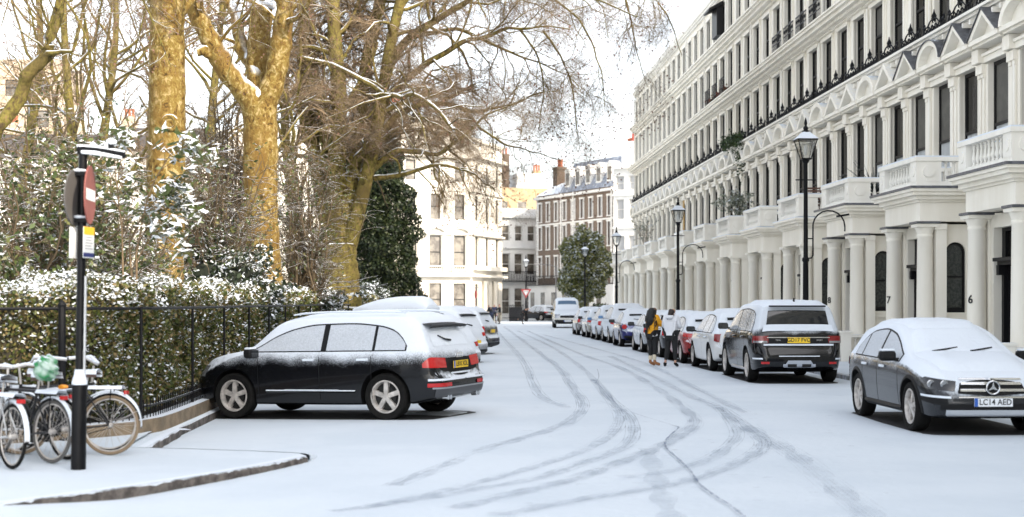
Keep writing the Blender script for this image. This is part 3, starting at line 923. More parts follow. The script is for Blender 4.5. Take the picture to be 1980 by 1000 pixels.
# garden-side terrace behind the trees
TG = 'pale terraces seen through the trees on the left'
gs = [(-58, -46, 17.5, 'brownish cream terrace block behind the trees at the far left edge'),
      (-46, -35.5, 14.6, 'cream terrace with dark slate roof seen between the slanted branch and the mottled trunk'),
      (-35.5, -27, 15.2, 'cream terrace glimpsed between the two mottled plane trunks'),
      (-27, -18.5, 17.2, 'cream terrace seen right of the forked plane tree'),
      (-18.5, -10.4, 18.4, 'cream terrace behind the many-stemmed tree, joined to the corner building')]
DSL = mat('dark_slate', (.05, .045, .045), .7, snow=(.55, .85, .8), sscale=3)
TANM = mat('tan_stucco', (.46, .37, .27), .85, var=.2, vscale=.4, snow=(.8, .95, .2))
for k, (xa, xb, zt, lb) in enumerate(gs):
    yy = 128 + k * .3
    r_, L_, x_ = facade('terrace_block', (xa, yy), (xb, yy + .2), zt, [(.8, 3.5, 1.2), (4.9, 7.8, 1.2), (9.3, 11.5, 1.0), (12.3, 13.8, 1.0)], 4, TANM if k == 0 else SUNSTUC, lb, glass=GLF, group=TG)
    cornices(r_, L_, [(4.1, 4.35, .6), (8.0, 8.2, .3), (11.9, 12.1, .3), (zt - .5, zt - .2, .5)], SUNSTUC)
    mb = MB(); mb.box(0, L_, -.75, -.55, 4.35, 4.5); mb.box(0, L_, -.78, -.52, 5.05, 5.15)
    for q in range(30): baluster(mb, .2 + q * (L_ - .4) / 29, -.65, 4.5, .55, .07, 5)
    mb.build('balustrade', SUNSTUC, r_)
    if k in (1, 2):
        mb = MB(); mb.prism([(.4, zt), (1.6, zt + 2.3), (7.5, zt + 2.3), (8.9, zt)], 'x', .02, L_ - .02); mb.build('roof', DSL, r_)
        stack(r_, .8, 3, zt, 1.0, 2.2, 3.4, TANM, 3)
# tall brown block far left
r_, L_, x_ = facade('apartment_block', (-60, 150), (-47, 150), 27, [(z, z + 1.7, 1.3) for z in (4, 7.2, 10.4, 13.6, 16.8, 20, 23.2)], 4, TANM, 'tall brownish block rising behind the terrace at the top left corner', glass=GLF)
# white building with iron balcony right of the corner house
r_, L_, x_ = facade('white_house', (XF(966, 150), 150), (XF(1040, 150), 152), 11.6, [(.6, 3.3, .95), (4.7, 6.9, .95), (8.2, 9.8, .85)], 3, WSTUC, 'small white stucco house with a dark iron balcony, left of the brick terrace', glass=GLF, frame=SASHW)
cornices(r_, L_, [(3.75, 3.95, .5), (7.4, 7.55, .2), (10.6, 10.9, .5)], WSTUC)
mb = MB(); mb.box(-.2, L_ + .3, -1.0, 0, 3.95, 4.05); mb.box(-.2, L_ + .3, -1.0, -.95, 4.95, 5.02)
for k in range(28): x = -.2 + k * (L_ + .5) / 27; mb.box(x - .03, x + .03, -.99, -.96, 4.05, 4.95)
mb.build('balcony_railing', IRONC, r_)
# yellow brick block behind it
YBR = mat('yellow_brick', (.42, .29, .16), .85, col2=(.34, .24, .14), vscale=1.5, snow=(.8, .95, .2))
r_, L_, x_ = facade('yellow_brick_building', (XF(880, 185), 185), (XF(1065, 185), 188), 16.6, [(12.8, 14.8, 1.2), (9, 11, 1.2)], 5, YBR, 'yellow brick building with big chimneys rising behind the white house', glass=GLF, frame=SASHW)
BBR = mat('brown_chimney_brick', (.12, .085, .06), .9, var=.3, vscale=2)
stack(r_, 2.0, 2, 16.6, 3.0, 1.6, 4.4, BBR, 0); stack(r_, 6.6, 3, 16.6, 2.2, 1.4, 4.6, BBR, 4); stack(r_, 11.3, 2, 16.6, 1.0, 1.0, 2.4, YBR, 3)
mb = MB(); mb.box(8.4, 12, 1.0, 5, 16.6, 18.6); mb.build('roof_room', WSTUC, r_)
# brown brick Georgian terrace
def brick_mat(name, c1, c2, mortar, sc):
    m = bpy.data.materials.new(name); m.use_nodes = True; nt = m.node_tree
    b = nt.nodes['Principled BSDF']; b.inputs['Roughness'].default_value = .85
    tc = nt.nodes.new('ShaderNodeTexCoord').outputs['Object']
    sep = node(nt, 'ShaderNodeSeparateXYZ', {0: tc})
    cmb = node(nt, 'ShaderNodeCombineXYZ', {0: math_n(nt, 'ADD', sep.outputs[0], sep.outputs[1]), 1: sep.outputs[2]})
    br = node(nt, 'ShaderNodeTexBrick', {'Vector': cmb.outputs[0], 'Color1': c4(c1), 'Color2': c4(c2), 'Mortar': c4(mortar), 'Scale': sc, 'Mortar Size': .012, 'Bias': 0.0, 'Brick Width': .22, 'Row Height': .075})
    nz = node(nt, 'ShaderNodeTexNoise', {'Vector': tc, 'Scale': .5, 'Detail': 4.0})
    mx = node(nt, 'ShaderNodeMix', data_type='RGBA', blend_type='MULTIPLY'); mx.inputs[0].default_value = .5
    nt.links.new(br.outputs[0], mx.inputs[6]); nt.links.new(nz.outputs[0], mx.inputs[7])
    nt.links.new(mx.outputs[2], b.inputs['Base Color'])
    return m
BRK = brick_mat('brown_brick', (.24, .155, .105), (.17, .105, .07), (.30, .26, .22), 1.0)
Ab = (XF(1037, 148), 148.0); Bb = (XF(1188, 134), 134.0)
r_, L_, x_ = facade('brick_terrace', Ab, Bb, 12.6, [(4.35, 6.35, .62), (7.15, 9.35, .62), (9.95, 11.75, .62)], 9, BRK, 'brown brick terrace with white sash windows and slate mansard roof beyond the round tree', glass=mat('pale_window_glass', (.30, .31, .33), .3), frame=SASHW, depth=8)
WTR = mat('white_trim', (.78, .76, .72), .6)
for x in x_:
    for z0, z1 in ((4.35, 6.35), (7.15, 9.35), (9.95, 11.75)):
        mb = MB(); 
        for s in (-1, 1): mb.box(x + s * .31, x + s * .42, -.06, .02, z0, z1)
        mb.box(x - .47, x + .47, -.1, .02, z1, z1 + .18); mb.box(x - .45, x + .45, -.1, .02, z0 - .1, z0)
        mb.build('window_surround', WTR, r_)
cornices(r_, L_, [(9.55, 9.7, .12), (12.2, 12.45, .35)], WTR)
mb = MB(); mb.box(-.02, L_ + .02, -.9, .0, .0, 3.5); mb.build('ground_floor_front', WSTUC, r_)
mb = MB(); mb.box(-.05, L_ + .05, -1.1, -1.05, 4.4, 4.45)
for k in range(70): x = k * L_ / 69; mb.box(x - .02, x + .02, -1.09, -1.06, 3.55, 4.4)
mb.box(-.05, L_ + .05, -1.1, 0, 3.5, 3.56)
mb.build('balcony_railing', IRONC, r_)
for k in range(7):
    mb = MB(); x = .9 + k * L_ / 7; mb.box(x - .4, x + .4, -.93, -.9, .5, 2.8); mb.build('shop_window', GLF, r_)
for fx in (.02, .34, .50, .97):                    # quoins
    mb = MB()
    for k in range(36):
        z = 3.6 + k * .25; w = .22 if k % 2 else .3
        mb.box(L_ * fx - w / 2, L_ * fx + w / 2, -.08, .01, z, z + .23)
    mb.build('quoins', WTR, r_)
SLT = mat('blue_slate', (.22, .25, .31), .6, var=.25, vscale=2, snow=(.45, .8, .9), sscale=2.5)
mb = MB(); mb.prism([(-.1, 12.6), (1.6, 15.6), (6.6, 15.9), (8.0, 12.6)], 'x', L_ * .33, L_ - .02); mb.prism([(-.1, 12.6), (2.5, 14.0), (6.6, 14.0), (8.0, 12.6)], 'x', .0, L_ * .33 - .01)
rf = mb.build('mansard_roof', SLT, r_)
for k in range(5):
    x = L_ * (.40 + .13 * k); mb = MB(); mb.box(x - .5, x + .5, .2, 1.8, 13.1, 14.7); mb.prism([(x - .6, 14.7), (x + .6, 14.7), (x, 15.05)], 'y', .15, 1.9)
    d_ = mb.build('dormer', WTR, r_); mb = MB(); mb.box(x - .33, x + .33, .18, .2, 13.3, 14.5); mb.build('pane', GLF, d_)
stack(r_, L_ * .02, 2.6, 12.6, .9, 1.2, 3.1, BBR, 3); stack(r_, L_ * .72, 5, 15, 3.0, .8, 2.0, WSTUC, 8); stack(r_, L_ * .95, 4, 15, 1.6, .8, 2.8, WSTUC, 5)
# white building at the far end of the right terrace
r_, L_, x_ = facade('white_end_building', (XF(1186, 124), 124), (XF(1262, 122), 122), 13.6, [(.8, 3.2, .9), (5.0, 7.5, .9), (8.9, 10.6, .8), (11.4, 12.6, .8)], 3, WSTUC, 'plain white rendered building with red chimney pots past the far end of the cream row', glass=mat('pale_glass_b', (.4, .4, .4), .4), frame=SASHW)
cornices(r_, L_, [(4.2, 4.4, .4), (8.1, 8.25, .15), (10.9, 11.05, .15), (13.2, 13.6, .4)], WSTUC)
mb = MB(); mb.box(.5, 2.1, 0.6, 3.4, 13.6, 15.6); mb.build('chimney', WSTUC, r_)
RCH = mat('red_chimney', (.35, .06, .035), .7)
mb = MB(); 
for k in range(2): mb.box(.95 + k * .45, 1.3 + k * .45, 1.6, 2.0, 15.6, 16.4)
mb.build('chimney_pot', RCH, r_)
# ------------------------------------------------------------------ trees, shrubs, hedge
def norm(v): return v / np.maximum(np.linalg.norm(v, axis=-1, keepdims=True), 1e-9)
def grow(pts, rad, per, lf, K, ang, droop, wob, t0=.2, rscale=.55, lmin=0, rng=rng):
    """children of every polyline in pts (N,K0,3)"""
    N, K0, _ = pts.shape
    seg = np.linalg.norm(np.diff(pts, axis=1), axis=2); Ltot = seg.sum(1)
    idx = np.repeat(np.arange(N), per)
    M = len(idx)
    t = t0 + (1 - t0) * rng.random(M) ** .85
    f = t * (K0 - 1); i0 = np.minimum(f.astype(int), K0 - 2); fr = (f - i0)[:, None]
    p0 = pts[idx, i0] * (1 - fr) + pts[idx, i0 + 1] * fr
    r0 = rad[idx, i0] * (1 - fr[:, 0]) + rad[idx, i0 + 1] * fr[:, 0]
    tan = norm(pts[idx, i0 + 1] - pts[idx, i0])
    rv = norm(rng.normal(size=(M, 3))); perp = norm(np.cross(tan, rv))
    a = np.radians(rng.uniform(*ang, size=M))[:, None]
    d = norm(tan * np.cos(a) + perp * np.sin(a))
    Lc = np.maximum(Ltot[idx] * lf * (1.15 - .7 * t) * rng.uniform(.6, 1.25, M), lmin)
    out = np.empty((M, K, 3)); out[:, 0] = p0
    st = (Lc / (K - 1))[:, None]
    for k in range(1, K):
        out[:, k] = out[:, k - 1] + d * st
        d = norm(d + rng.normal(scale=wob, size=(M, 3)) + np.array([0, 0, droop]))
    rr = np.minimum(r0 * rscale, np.maximum(Lc * .028, .004))
    R_ = rr[:, None] * np.linspace(1, .35, K)[None]
    return out, R_
def tubes(pts, rad, S_):
    N, K, _ = pts.shape
    tan = np.empty_like(pts); tan[:, 1:-1] = pts[:, 2:] - pts[:, :-2]; tan[:, 0] = pts[:, 1] - pts[:, 0]; tan[:, -1] = pts[:, -1] - pts[:, -2]
    tan = norm(tan)
    ref = np.where(np.abs(tan[:, :1, 2:3]) > .9, np.array([1., 0, 0]), np.array([0, 0, 1.]))
    a = norm(np.cross(tan, np.broadcast_to(ref, tan.shape))); b = np.cross(tan, a)
    q = 2 * np.pi * np.arange(S_) / S_
    V = pts[:, :, None] + (a[:, :, None] * np.cos(q)[None, None, :, None] + b[:, :, None] * np.sin(q)[None, None, :, None]) * rad[:, :, None, None]
    base = (np.arange(N)[:, None, None] * K + np.arange(K - 1)[None, :, None]) * S_
    k = np.arange(S_)[None, None]; j = (k + 1) % S_
    F = np.stack([base + k, base + j, base + S_ + j, base + S_ + k], -1).reshape(-1, 4)
    return V.reshape(-1, 3), F
def tube_obj(name, groups, m, parent, sm=True):
    Vs, Fs, o = [], [], 0
    for pts, rad, S_ in groups:
        V, F = tubes(pts, rad, S_); Vs.append(V); Fs.append(F + o); o += len(V)
    me = np_mesh(name, np.concatenate(Vs), np.concatenate(Fs))
    if sm: smooth(me, 180)
    return link_mesh(name, me, m, parent)
def resample(pts, K):
    p = np.array([[q[0], q[1], q[2]] for q in pts], float)
    # Catmull-Rom through the points
    n = len(p); ts = np.linspace(0, n - 1, K); out = []
    for t in ts:
        i = min(int(t), n - 2); f = t - i
        p0 = p[max(i - 1, 0)]; p1 = p[i]; p2 = p[i + 1]; p3 = p[min(i + 2, n - 1)]
        out.append(.5 * ((2 * p1) + (-p0 + p2) * f + (2 * p0 - 5 * p1 + 4 * p2 - p3) * f * f + (-p0 + 3 * p1 - 3 * p2 + p3) * f ** 3))
    return np.array(out)
def limb(pix, Y, r0, r1, K=22, dy=0.0, knob=.06):
    """a limb through picture points at distance Y, leaning dy metres away along its length"""
    n = len(pix)
    pts = [P(p[0], p[1], Y + dy * i / max(1, n - 1)) for i, p in enumerate(pix)]
    q = resample(pts, K)
    wob_ = rng.normal(0, 1, (K, 3)); wob_[1:-1] = (wob_[:-2] + wob_[1:-1] * 1.5 + wob_[2:]) / 2.5; wob_[0] = 0
    q = q + wob_ * min(.09, .35 * (r0 + r1)) * (1 if r0 < .3 else .12)
    r = np.linspace(r0, r1, K) * (1 + knob * np.sin(np.arange(K) * 1.7 + Y) + knob * .7 * np.sin(np.arange(K) * .6))
    return q[None], r[None]
def leaf_cloud(name, centers, size, m, parent, elong=1.8, flat=0.0, rng=rng, fold=True):
    """one small quad pair per leaf; flat > 0 biases the leaves to lie flat"""
    N = len(centers)
    n = rng.normal(size=(N, 3)); n[:, 2] = np.abs(n[:, 2]) + flat; n = norm(n)
    u = norm(np.cross(n, rng.normal(size=(N, 3)))); v = np.cross(n, u)
    s = size * rng.uniform(.6, 1.35, N)[:, None]
    c = centers
    A = c - u * s * elong * .5; B = c + v * s * .5 - n * s * .08; C = c + u * s * elong * .5 - n * s * .15; D = c - v * s * .5 - n * s * .08
    V = np.stack([A, B, C, D], 1).reshape(-1, 3)
    F = np.arange(4 * N).reshape(N, 4)
    me = np_mesh(name, V, F)
    return link_mesh(name, me, m, parent)

def plane_bark(name, cols, snow=(.35, .7, .5), sc=2.2):
    m = bpy.data.materials.new(name); m.use_nodes = True; nt = m.node_tree; nt.nodes.clear()
    tc = nt.nodes.new('ShaderNodeTexCoord').outputs['Object']
    mp = node(nt, 'ShaderNodeMapping', {'Vector': tc}); mp.inputs['Scale'].default_value = (1, 1, .75)
    n1 = node(nt, 'ShaderNodeTexNoise', {'Vector': mp.outputs[0], 'Scale': sc * 3.4, 'Detail': 6.0, 'Roughness': .7, 'Distortion': .6}).outputs[0]
    cr = nt.nodes.new('ShaderNodeValToRGB'); nt.links.new(n1, cr.inputs[0])
    el = cr.color_ramp.elements; el[0].position = .36; el[0].color = c4(cols[0]); el[1].position = .62; el[1].color = c4(cols[-1])
    for i, c in enumerate(cols[1:-1]):
        e = el.new(.44 + .09 * i); e.color = c4(c)
    n2 = node(nt, 'ShaderNodeTexNoise', {'Vector': tc, 'Scale': .9, 'Detail': 3.0}).outputs[0]
    mx = node(nt, 'ShaderNodeMix', data_type='RGBA', blend_type='MIX'); nt.links.new(sstep(nt, n2, .5, .68), mx.inputs[0])
    nt.links.new(cr.outputs[0], mx.inputs[6]); mx.inputs[7].default_value = c4(cols[1])
    n3 = node(nt, 'ShaderNodeTexNoise', {'Vector': mp.outputs[0], 'Scale': 14.0, 'Detail': 5.0}).outputs[0]
    bp = node(nt, 'ShaderNodeBump', {'Height': math_n(nt, 'ADD', n1, n3), 'Strength': .7, 'Distance': .05})
    b = node(nt, 'ShaderNodeBsdfPrincipled', {'Base Color': mx.outputs[2], 'Roughness': .85, 'Specular IOR Level': .2, 'Normal': bp.outputs[0]})
    geo = nt.nodes.new('ShaderNodeNewGeometry')
    sx = node(nt, 'ShaderNodeSeparateXYZ', {0: geo.outputs['Normal']})
    v = math_n(nt, 'ADD', sx.outputs[2], math_n(nt, 'MULTIPLY', math_n(nt, 'SUBTRACT', n2, .5), snow[2]))
    sn = node(nt, 'ShaderNodeBsdfDiffuse', {'Color': c4(SNOWC)})
    mxs = nt.nodes.new('ShaderNodeMixShader'); nt.links.new(sstep(nt, v, snow[0], snow[1]), mxs.inputs[0])
    nt.links.new(b.outputs[0], mxs.inputs[1]); nt.links.new(sn.outputs[0], mxs.inputs[2])
    out = nt.nodes.new('ShaderNodeOutputMaterial'); nt.links.new(mxs.outputs[0], out.inputs[0])
    return m
BARK1 = plane_bark('plane_bark', [(.045, .028, .008), (.15, .088, .022), (.18, .13, .032), (.36, .27, .13)])
BARK2 = plane_bark('mossy_bark', [(.045, .032, .02), (.10, .075, .025), (.155, .135, .03), (.19, .13, .06)], snow=(.5, .8, .4))
TWIG = mat('brown_twig', (.20, .14, .08), .9, var=.45, vscale=.8, snow=(.86, 1.04, .5), sscale=3)
TWIGD = mat('dark_twig', (.115, .082, .045), .9, var=.4, vscale=1, snow=(.68, .95, .5), sscale=3)

SEEDM = mat('brown_seed', (.16, .085, .06), .9)
def bare_tree(name, label, base, trunks, bark, levels, twig=TWIG, seed=1, group=None, cat='tree', cull=None, seeds=0, seed_s=.05):
    """trunks: [(pts, rad, spawns?)]; levels: list of dicts for grow"""
    r = np.random.default_rng(seed)
    root = empty(name, base, 0, label, cat, group)
    off = np.array(base)
    tr = tube_obj('trunk', [(p - off, rd, 14) for p, rd, s in trunks], bark, root)
    # feed the limbs into the recursion
    K0 = 16
    cur = [(np.array([resample(p[0], K0)]), np.array([np.interp(np.linspace(0, 1, K0), np.linspace(0, 1, rd.shape[1]), rd[0])])) for p, rd, s in trunks if s]
    P0 = np.concatenate([c[0] for c in cur]); R0 = np.concatenate([c[1] for c in cur])
    groups = []
    for L in levels:
        P1, R1 = grow(P0, R0, L['n'], L['lf'], L.get('K', 7), L.get('ang', (25, 70)), L.get('droop', 0), L.get('wob', .18), L.get('t0', .25), L.get('rs', .5), L.get('lmin', 0), rng=r)
        if cull is not None:
            keep = cull(P1); P1 = P1[keep]; R1 = R1[keep]
        groups.append((P1 - off, R1, L.get('S', 4)))
        P0, R0 = P1, R1
    nb = L_big = 1 if len(groups) > 2 else 0
    if len(groups) > 2:
        tube_obj('branches', groups[:1], bark, root)
        tube_obj('crown', groups[1:], twig, root)
        if seeds:
            e = groups[-1][0][:, -1]; e = e[r.integers(0, len(e), seeds)] + r.normal(0, .05, (seeds, 3)); leaf_cloud('seed_clusters', e, seed_s, SEEDM, root, 1.2, 0, r)
    else:
        tube_obj('crown', groups, twig, root)
    return root
def px_of(P1):
    x = 990 + FP * P1[..., 0] / P1[..., 1]; y = 585 - FP * (P1[..., 2] - EYE) / P1[..., 1]
    return x, y
def above_ground(P1):                               # keep the twigs off the street, the cars and the houses
    return (P1[:, -1, 2] > 2.6) & (P1[:, -1, 0] < 9.5 + KS * P1[:, -1, 1]) & (P1[:, -1, 2] < 21) & (P1[:, -1, 1] > 8)
rC = np.random.default_rng(77)
def crown_cull(q):
    low = (q[:, -1, 0] > -7.6) & (q[:, -1, 0] < -3.4) & (q[:, -1, 2] < 7.8)
    trunk_side = (q[:, -1, 0] <= -7.0) & (q[:, -1, 2] < 10)
    return above_ground(q) & (~low | (rC.random(len(q)) < .12)) & (~trunk_side | (rC.random(len(q)) < .4))
# --- plane tree with the straight trunk and the knot
Y1 = 33.0
tA = limb([(316, 640), (317, 560), (318, 470), (320, 380), (322, 280), (323, 180), (322, 90), (322, 0), (326, -120), (335, -260)], Y1, .47, .36, 40, knob=.02)
lA1 = limb([(322, 40), (370, -20), (420, -120), (480, -240)], Y1, .2, .1, 18, 3)
lA2 = limb([(325, -60), (280, -140), (210, -220)], Y1, .18, .1, 18, -3)
pa = (*P(316, 600, Y1)[:2], 0)
tree1 = bare_tree('plane_tree', 'thick straight golden-barked plane trunk with a round snowy knot, behind the sign post', pa,
    [(tA[0], tA[1], True), (lA1[0], lA1[1], True), (lA2[0], lA2[1], True)], BARK1,
    [dict(n=7, lf=.30, K=9, S=6, t0=.62, droop=-.02, ang=(40, 85)), dict(n=7, lf=.5, K=7, S=4, droop=-.05), dict(n=9, lf=.45, K=5, S=3, droop=-.14, wob=.25)], seed=5, cull=above_ground)
mb = MB(); kx, ky, kz = P(328, 238, Y1 - .40); kx -= pa[0]; ky -= pa[1]
mb.torus((kx, ky, kz), .15, .055, 'y', 20, 8); mb.lathe((kx, ky, kz), [(.145, -.02), (.13, .1)], 16, 'y')
mb.build('knot', BARK1, tree1, sm=True)
# --- forked plane tree
Y2 = 42.0
def flare(t, n=6, k=.35):
    t[1][0, :n] *= 1 + k * (1 - np.arange(n) / n) ** 2
    return t
tB = flare(limb([(520, 592), (514, 545), (508, 480), (505, 410), (504, 330), (503, 260), (500, 205)], Y2, .47, .50, 34, knob=.02), 8, .3)
B1 = limb([(500, 225), (478, 185), (445, 145), (418, 100), (395, 55), (372, 5), (350, -90), (330, -200)], Y2, .36, .2, 34, -1.2)
B2 = limb([(503, 225), (524, 170), (541, 110), (548, 50), (556, -20), (570, -120), (590, -240)], Y2, .36, .2, 34, -.5)
B3 = limb([(500, 205), (497, 150), (500, 90), (508, 15)], Y2 + .4, .30, .34, 20, .6)
B4 = limb([(492, 190), (478, 120), (462, 50), (432, -30), (400, -120)], Y2 + .3, .22, .14, 26, 2.5)
B1s = limb([(412, 110), (395, 102), (382, 100)], Y2 - .6, .14, .12, 6, -.2)
B5 = limb([(552, 10), (575, 60), (580, 110), (575, 140)], Y2 - .5, .12, .1, 8, -.3)
pb = (*P(515, 590, Y2)[:2], 0)
tree2 = bare_tree('plane_tree', 'forked plane tree with golden bark and snow caught in its crotch', pb,
    [(tB[0], tB[1], False), (B1[0], B1[1], True), (B2[0], B2[1], True), (B3[0], B3[1], False), (B4[0], B4[1], True), (B1s[0], B1s[1], False)], BARK1,
    [dict(n=9, lf=.45, K=9, S=6, t0=.35, droop=-.02, ang=(35, 80)), dict(n=7, lf=.5, K=7, S=4, droop=-.06), dict(n=9, lf=.45, K=5, S=3, droop=-.16, wob=.25)], seed=8, cull=above_ground, seeds=1500)
def blob(name, c, r3, m, parent, seed=0, amp=.15):
    bm = bmesh.new(); bmesh.ops.create_icosphere(bm, subdivisions=3, radius=1)
    rr = random.Random(seed); ph = [rr.uniform(0, 6) for _ in range(6)]
    for v in bm.verts:
        k = 1 + amp * (math.sin(v.co.x * 3 + ph[0]) * math.sin(v.co.y * 4 + ph[1]) + .5 * math.sin(v.co.z * 6 + ph[2]) * math.sin(v.co.x * 7 + ph[3]))
        v.co = Vector((v.co.x * r3[0] * k, v.co.y * r3[1] * k, v.co.z * r3[2] * k)) + Vector(c)
    me = bpy.data.meshes.new(name); bm.to_mesh(me); bm.free(); smooth(me, 180)
    return link_mesh(name, me, m, parent)
off = Vector(pb)
for i, (px, py, dy, rr) in enumerate([(494, 184, -.12, (.26, .26, .22)), (508, 12, .9, (.36, .36, .13)), (484, 172, -.2, (.15, .2, .16))]):
    blob('snow_clump', Vector(P(px, py, Y2 + dy)) - off, rr, SNOW, tree2, i)
# --- many-stemmed mossy tree with the wide twiggy crown
Y3 = 62.0
ST = 62 / 45.
stems = [
 ([(655, 600), (655, 560), (652, 510), (650, 465)], .68, .62, False, 0),
 ([(640, 480), (625, 400), (612, 320), (600, 230), (590, 120), (585, 0), (580, -150)], .24, .15, True, 1.5),
 ([(652, 475), (650, 380), (655, 280), (655, 180), (648, 80), (642, -30), (636, -180)], .30, .18, True, -.5),
 ([(665, 480), (672, 400), (684, 320), (695, 240), (705, 150), (722, 60), (745, -40), (760, -160)], .26, .16, True, .8),
 ([(672, 490), (692, 410), (712, 330), (728, 250), (742, 160), (760, 60), (790, -60), (830, -180)], .24, .14, True, -1),
 ([(660, 480), (640, 420), (630, 330), (622, 230), (610, 130), (600, 20), (598, -120)], .2, .12, True, 2.5),
 ([(742, 200), (790, 150), (850, 110), (930, 70), (1020, 50), (1110, 60)], .15, .012, True, -2),
 ([(728, 260), (780, 215), (850, 200), (930, 215), (1010, 190), (1090, 170)], .14, .012, True, 2),
 ([(756, 120), (820, 50), (900, 0), (1000, -20), (1120, -10), (1240, 30)], .15, .012, True, -1),
 ([(770, 20), (840, -60), (940, -120), (1060, -140), (1180, -120), (1290, -60)], .15, .012, True, 1),
 ([(716, 330), (770, 290), (830, 300), (890, 270), (940, 220), (1000, 200)], .12, .012, True, -1),
 ([(560, 105), (620, 122), (690, 148), (745, 182), (770, 190), (800, 183), (850, 215), (880, 250)], .09, .05, True, -5),
 ([(722, 345), (780, 335), (850, 320), (910, 335), (960, 370)], .10, .012, True, -1),
 ([(700, 300), (760, 260), (820, 250), (880, 300), (930, 350)], .10, .012, True, 2),
 ([(790, 70), (900, 60), (1010, 110), (1110, 150)], .09, .01, True, 4),
 ([(800, -60), (930, -60), (1060, -50), (1180, 20)], .10, .01, True, 3),
 ([(1050, -20), (1120, 40), (1160, 130), (1170, 210)], .045, .008, True, -1),
 ([(1150, -120), (1230, -50), (1290, 30), (1320, 110)], .05, .008, True, 0),
 ([(1050, 60), (1090, 120), (1110, 200), (1120, 280)], .04, .008, True, 1),
 ([(1180, -100), (1210, 0), (1230, 90), (1250, 170)], .045, .008, True, 1.5),
 ([(900, 220), (960, 270), (1020, 290), (1090, 310)], .05, .008, True, 1.5),
 ([(1000, 50), (1040, 110), (1050, 180), (1040, 260)], .04, .008, True, 2),
 ([(640, 330), (590, 300), (540, 290), (480, 250)], .1, .04, True, 1),
]
tr3 = []
for pix, r0, r1, sp, dy in stems:
    l = limb(pix, Y3, r0 * ST, r1 * ST, 26, dy * 1.3, .03); tr3.append((l[0], l[1], sp))
flare(tr3[0][:2] if False else (tr3[0][0], tr3[0][1]), 8, .25)
pc = (*P(655, 600, Y3)[:2], 0)
tree3 = bare_tree('many_stemmed_tree', 'many-stemmed mossy tree with a wide drooping brown twiggy crown over the parked cars', pc, tr3, BARK2,
    [dict(n=19, lf=.36, K=9, S=5, t0=.2, droop=-.035, ang=(25, 75), lmin=2.2, wob=.24), dict(n=13, lf=.5, K=7, S=3, droop=-.08, wob=.24), dict(n=16, lf=.55, K=5, S=3, droop=-.2, wob=.28, lmin=.8)], seed=21, cull=crown_cull, seeds=6000, seed_s=.07)
# --- second and third twiggy trees deeper in the garden
def simple_tree(pxb, Y, h, r, label, seed, spread=.45, n=(11, 10, 12), kind='bare_tree', lean=0, group='bare twiggy trees in the garden', bark=BARK2):
    x = XF(pxb, Y); rr = np.random.default_rng(seed)
    K = 16; z = np.linspace(0, h, K)
    p = np.stack([x + lean * z / h + .25 * np.sin(z * .5 + seed), Y + .2 * np.cos(z * .6), z], -1)[None]
    rd = np.linspace(r, r * .25, K)[None]
    return bare_tree(kind, label, (x, Y, 0), [(p, rd, True)], bark, [dict(n=n[0] * 2, lf=spread, K=8, S=4, t0=.25, droop=.02, ang=(30, 65)), dict(n=n[1], lf=.5, K=6, S=3, droop=-.03), dict(n=n[2], lf=.5, K=4, S=3, droop=-.08, wob=.25)], seed=seed, group=group, cull=lambda q: (q[:, -1, 2] > .5) & (q[:, -1, 0] < 7.5 + KS * q[:, -1, 1]), twig=TWIG)
simple_tree(560, 62, 17, .3, 'bare brown tree between the forked plane and the many-stemmed tree', 31)
simple_tree(420, 55, 16, .28, 'bare brown tree between the two golden plane trunks', 32)
simple_tree(210, 52, 15, .26, 'bare brown tree behind the sign post', 33)
simple_tree(135, 44, 14, .22, 'slim bare brown tree left of the sign post, behind the shrubs', 37)
simple_tree(300, 60, 18, .25, 'tall bare tree directly behind the straight plane trunk', 38)
simple_tree(60, 48, 14, .24, 'bare brown tree at the far left behind the hedge', 34)
# slanting branches at top left, from a tree beyond the left edge
Y4 = 27.0
D0_ = limb([(-60, 345), (-10, 270), (40, 190), (78, 128), (98, 60), (112, -20), (120, -120)], Y4, .15, .09, 26, 0, .05)
D1_ = limb([(76, 130), (90, 112), (112, 103), (140, 97)], Y4, .07, .03, 10, -.3, .05)
D2_ = limb([(-30, 300), (-60, 420), (-80, 600), (-85, 640)], Y4, .17, .22, 14, 0, .05)
bare_tree('leaning_tree', 'slanting dark branch crossing the top left corner, snow on its side shoot', (*P(-85, 600, Y4)[:2], 0), [(D0_[0], D0_[1], True), (D1_[0], D1_[1], True), (D2_[0], D2_[1], False)], BARK2,
    [dict(n=9, lf=.3, K=8, S=4, droop=-.02), dict(n=7, lf=.5, K=6, S=3, droop=-.08), dict(n=6, lf=.5, K=4, S=3, droop=-.1)], seed=41, twig=TWIGD)
TH = []
for px, py, ex, ey, Yt in ((-40, -160, 200, 150, 26), (120, -190, 330, 130, 29), (260, -170, 120, 190, 31), (420, -200, 250, 120, 30), (560, -200, 440, 160, 34), (430, -180, 640, 140, 36)):
    l = limb([(px, py), ((px * 2 + ex) / 3, py * .55 + 20), ((px + ex * 2) / 3, (py + ey) / 2), (ex, ey)], Yt, .05, .01, 16, 1.0); TH.append((l[0], l[1], True))
TH.append((*limb([(-150, 600), (-140, 200), (-100, -100), (60, -190), (330, -200), (580, -205)], 29, .3, .05, 24, 3), False))
bare_tree('overhanging_tree', 'fine drooping twigs hanging across the top left sky from a tree beyond the frame', (*P(-150, 600, 29)[:2], 0), TH, BARK2,
    [dict(n=16, lf=.42, K=8, S=4, t0=.05, droop=-.05, ang=(30, 80), wob=.25), dict(n=12, lf=.5, K=6, S=3, droop=-.1, wob=.25), dict(n=9, lf=.5, K=4, S=3, droop=-.2, wob=.28)], seed=44, seeds=900, seed_s=.035)
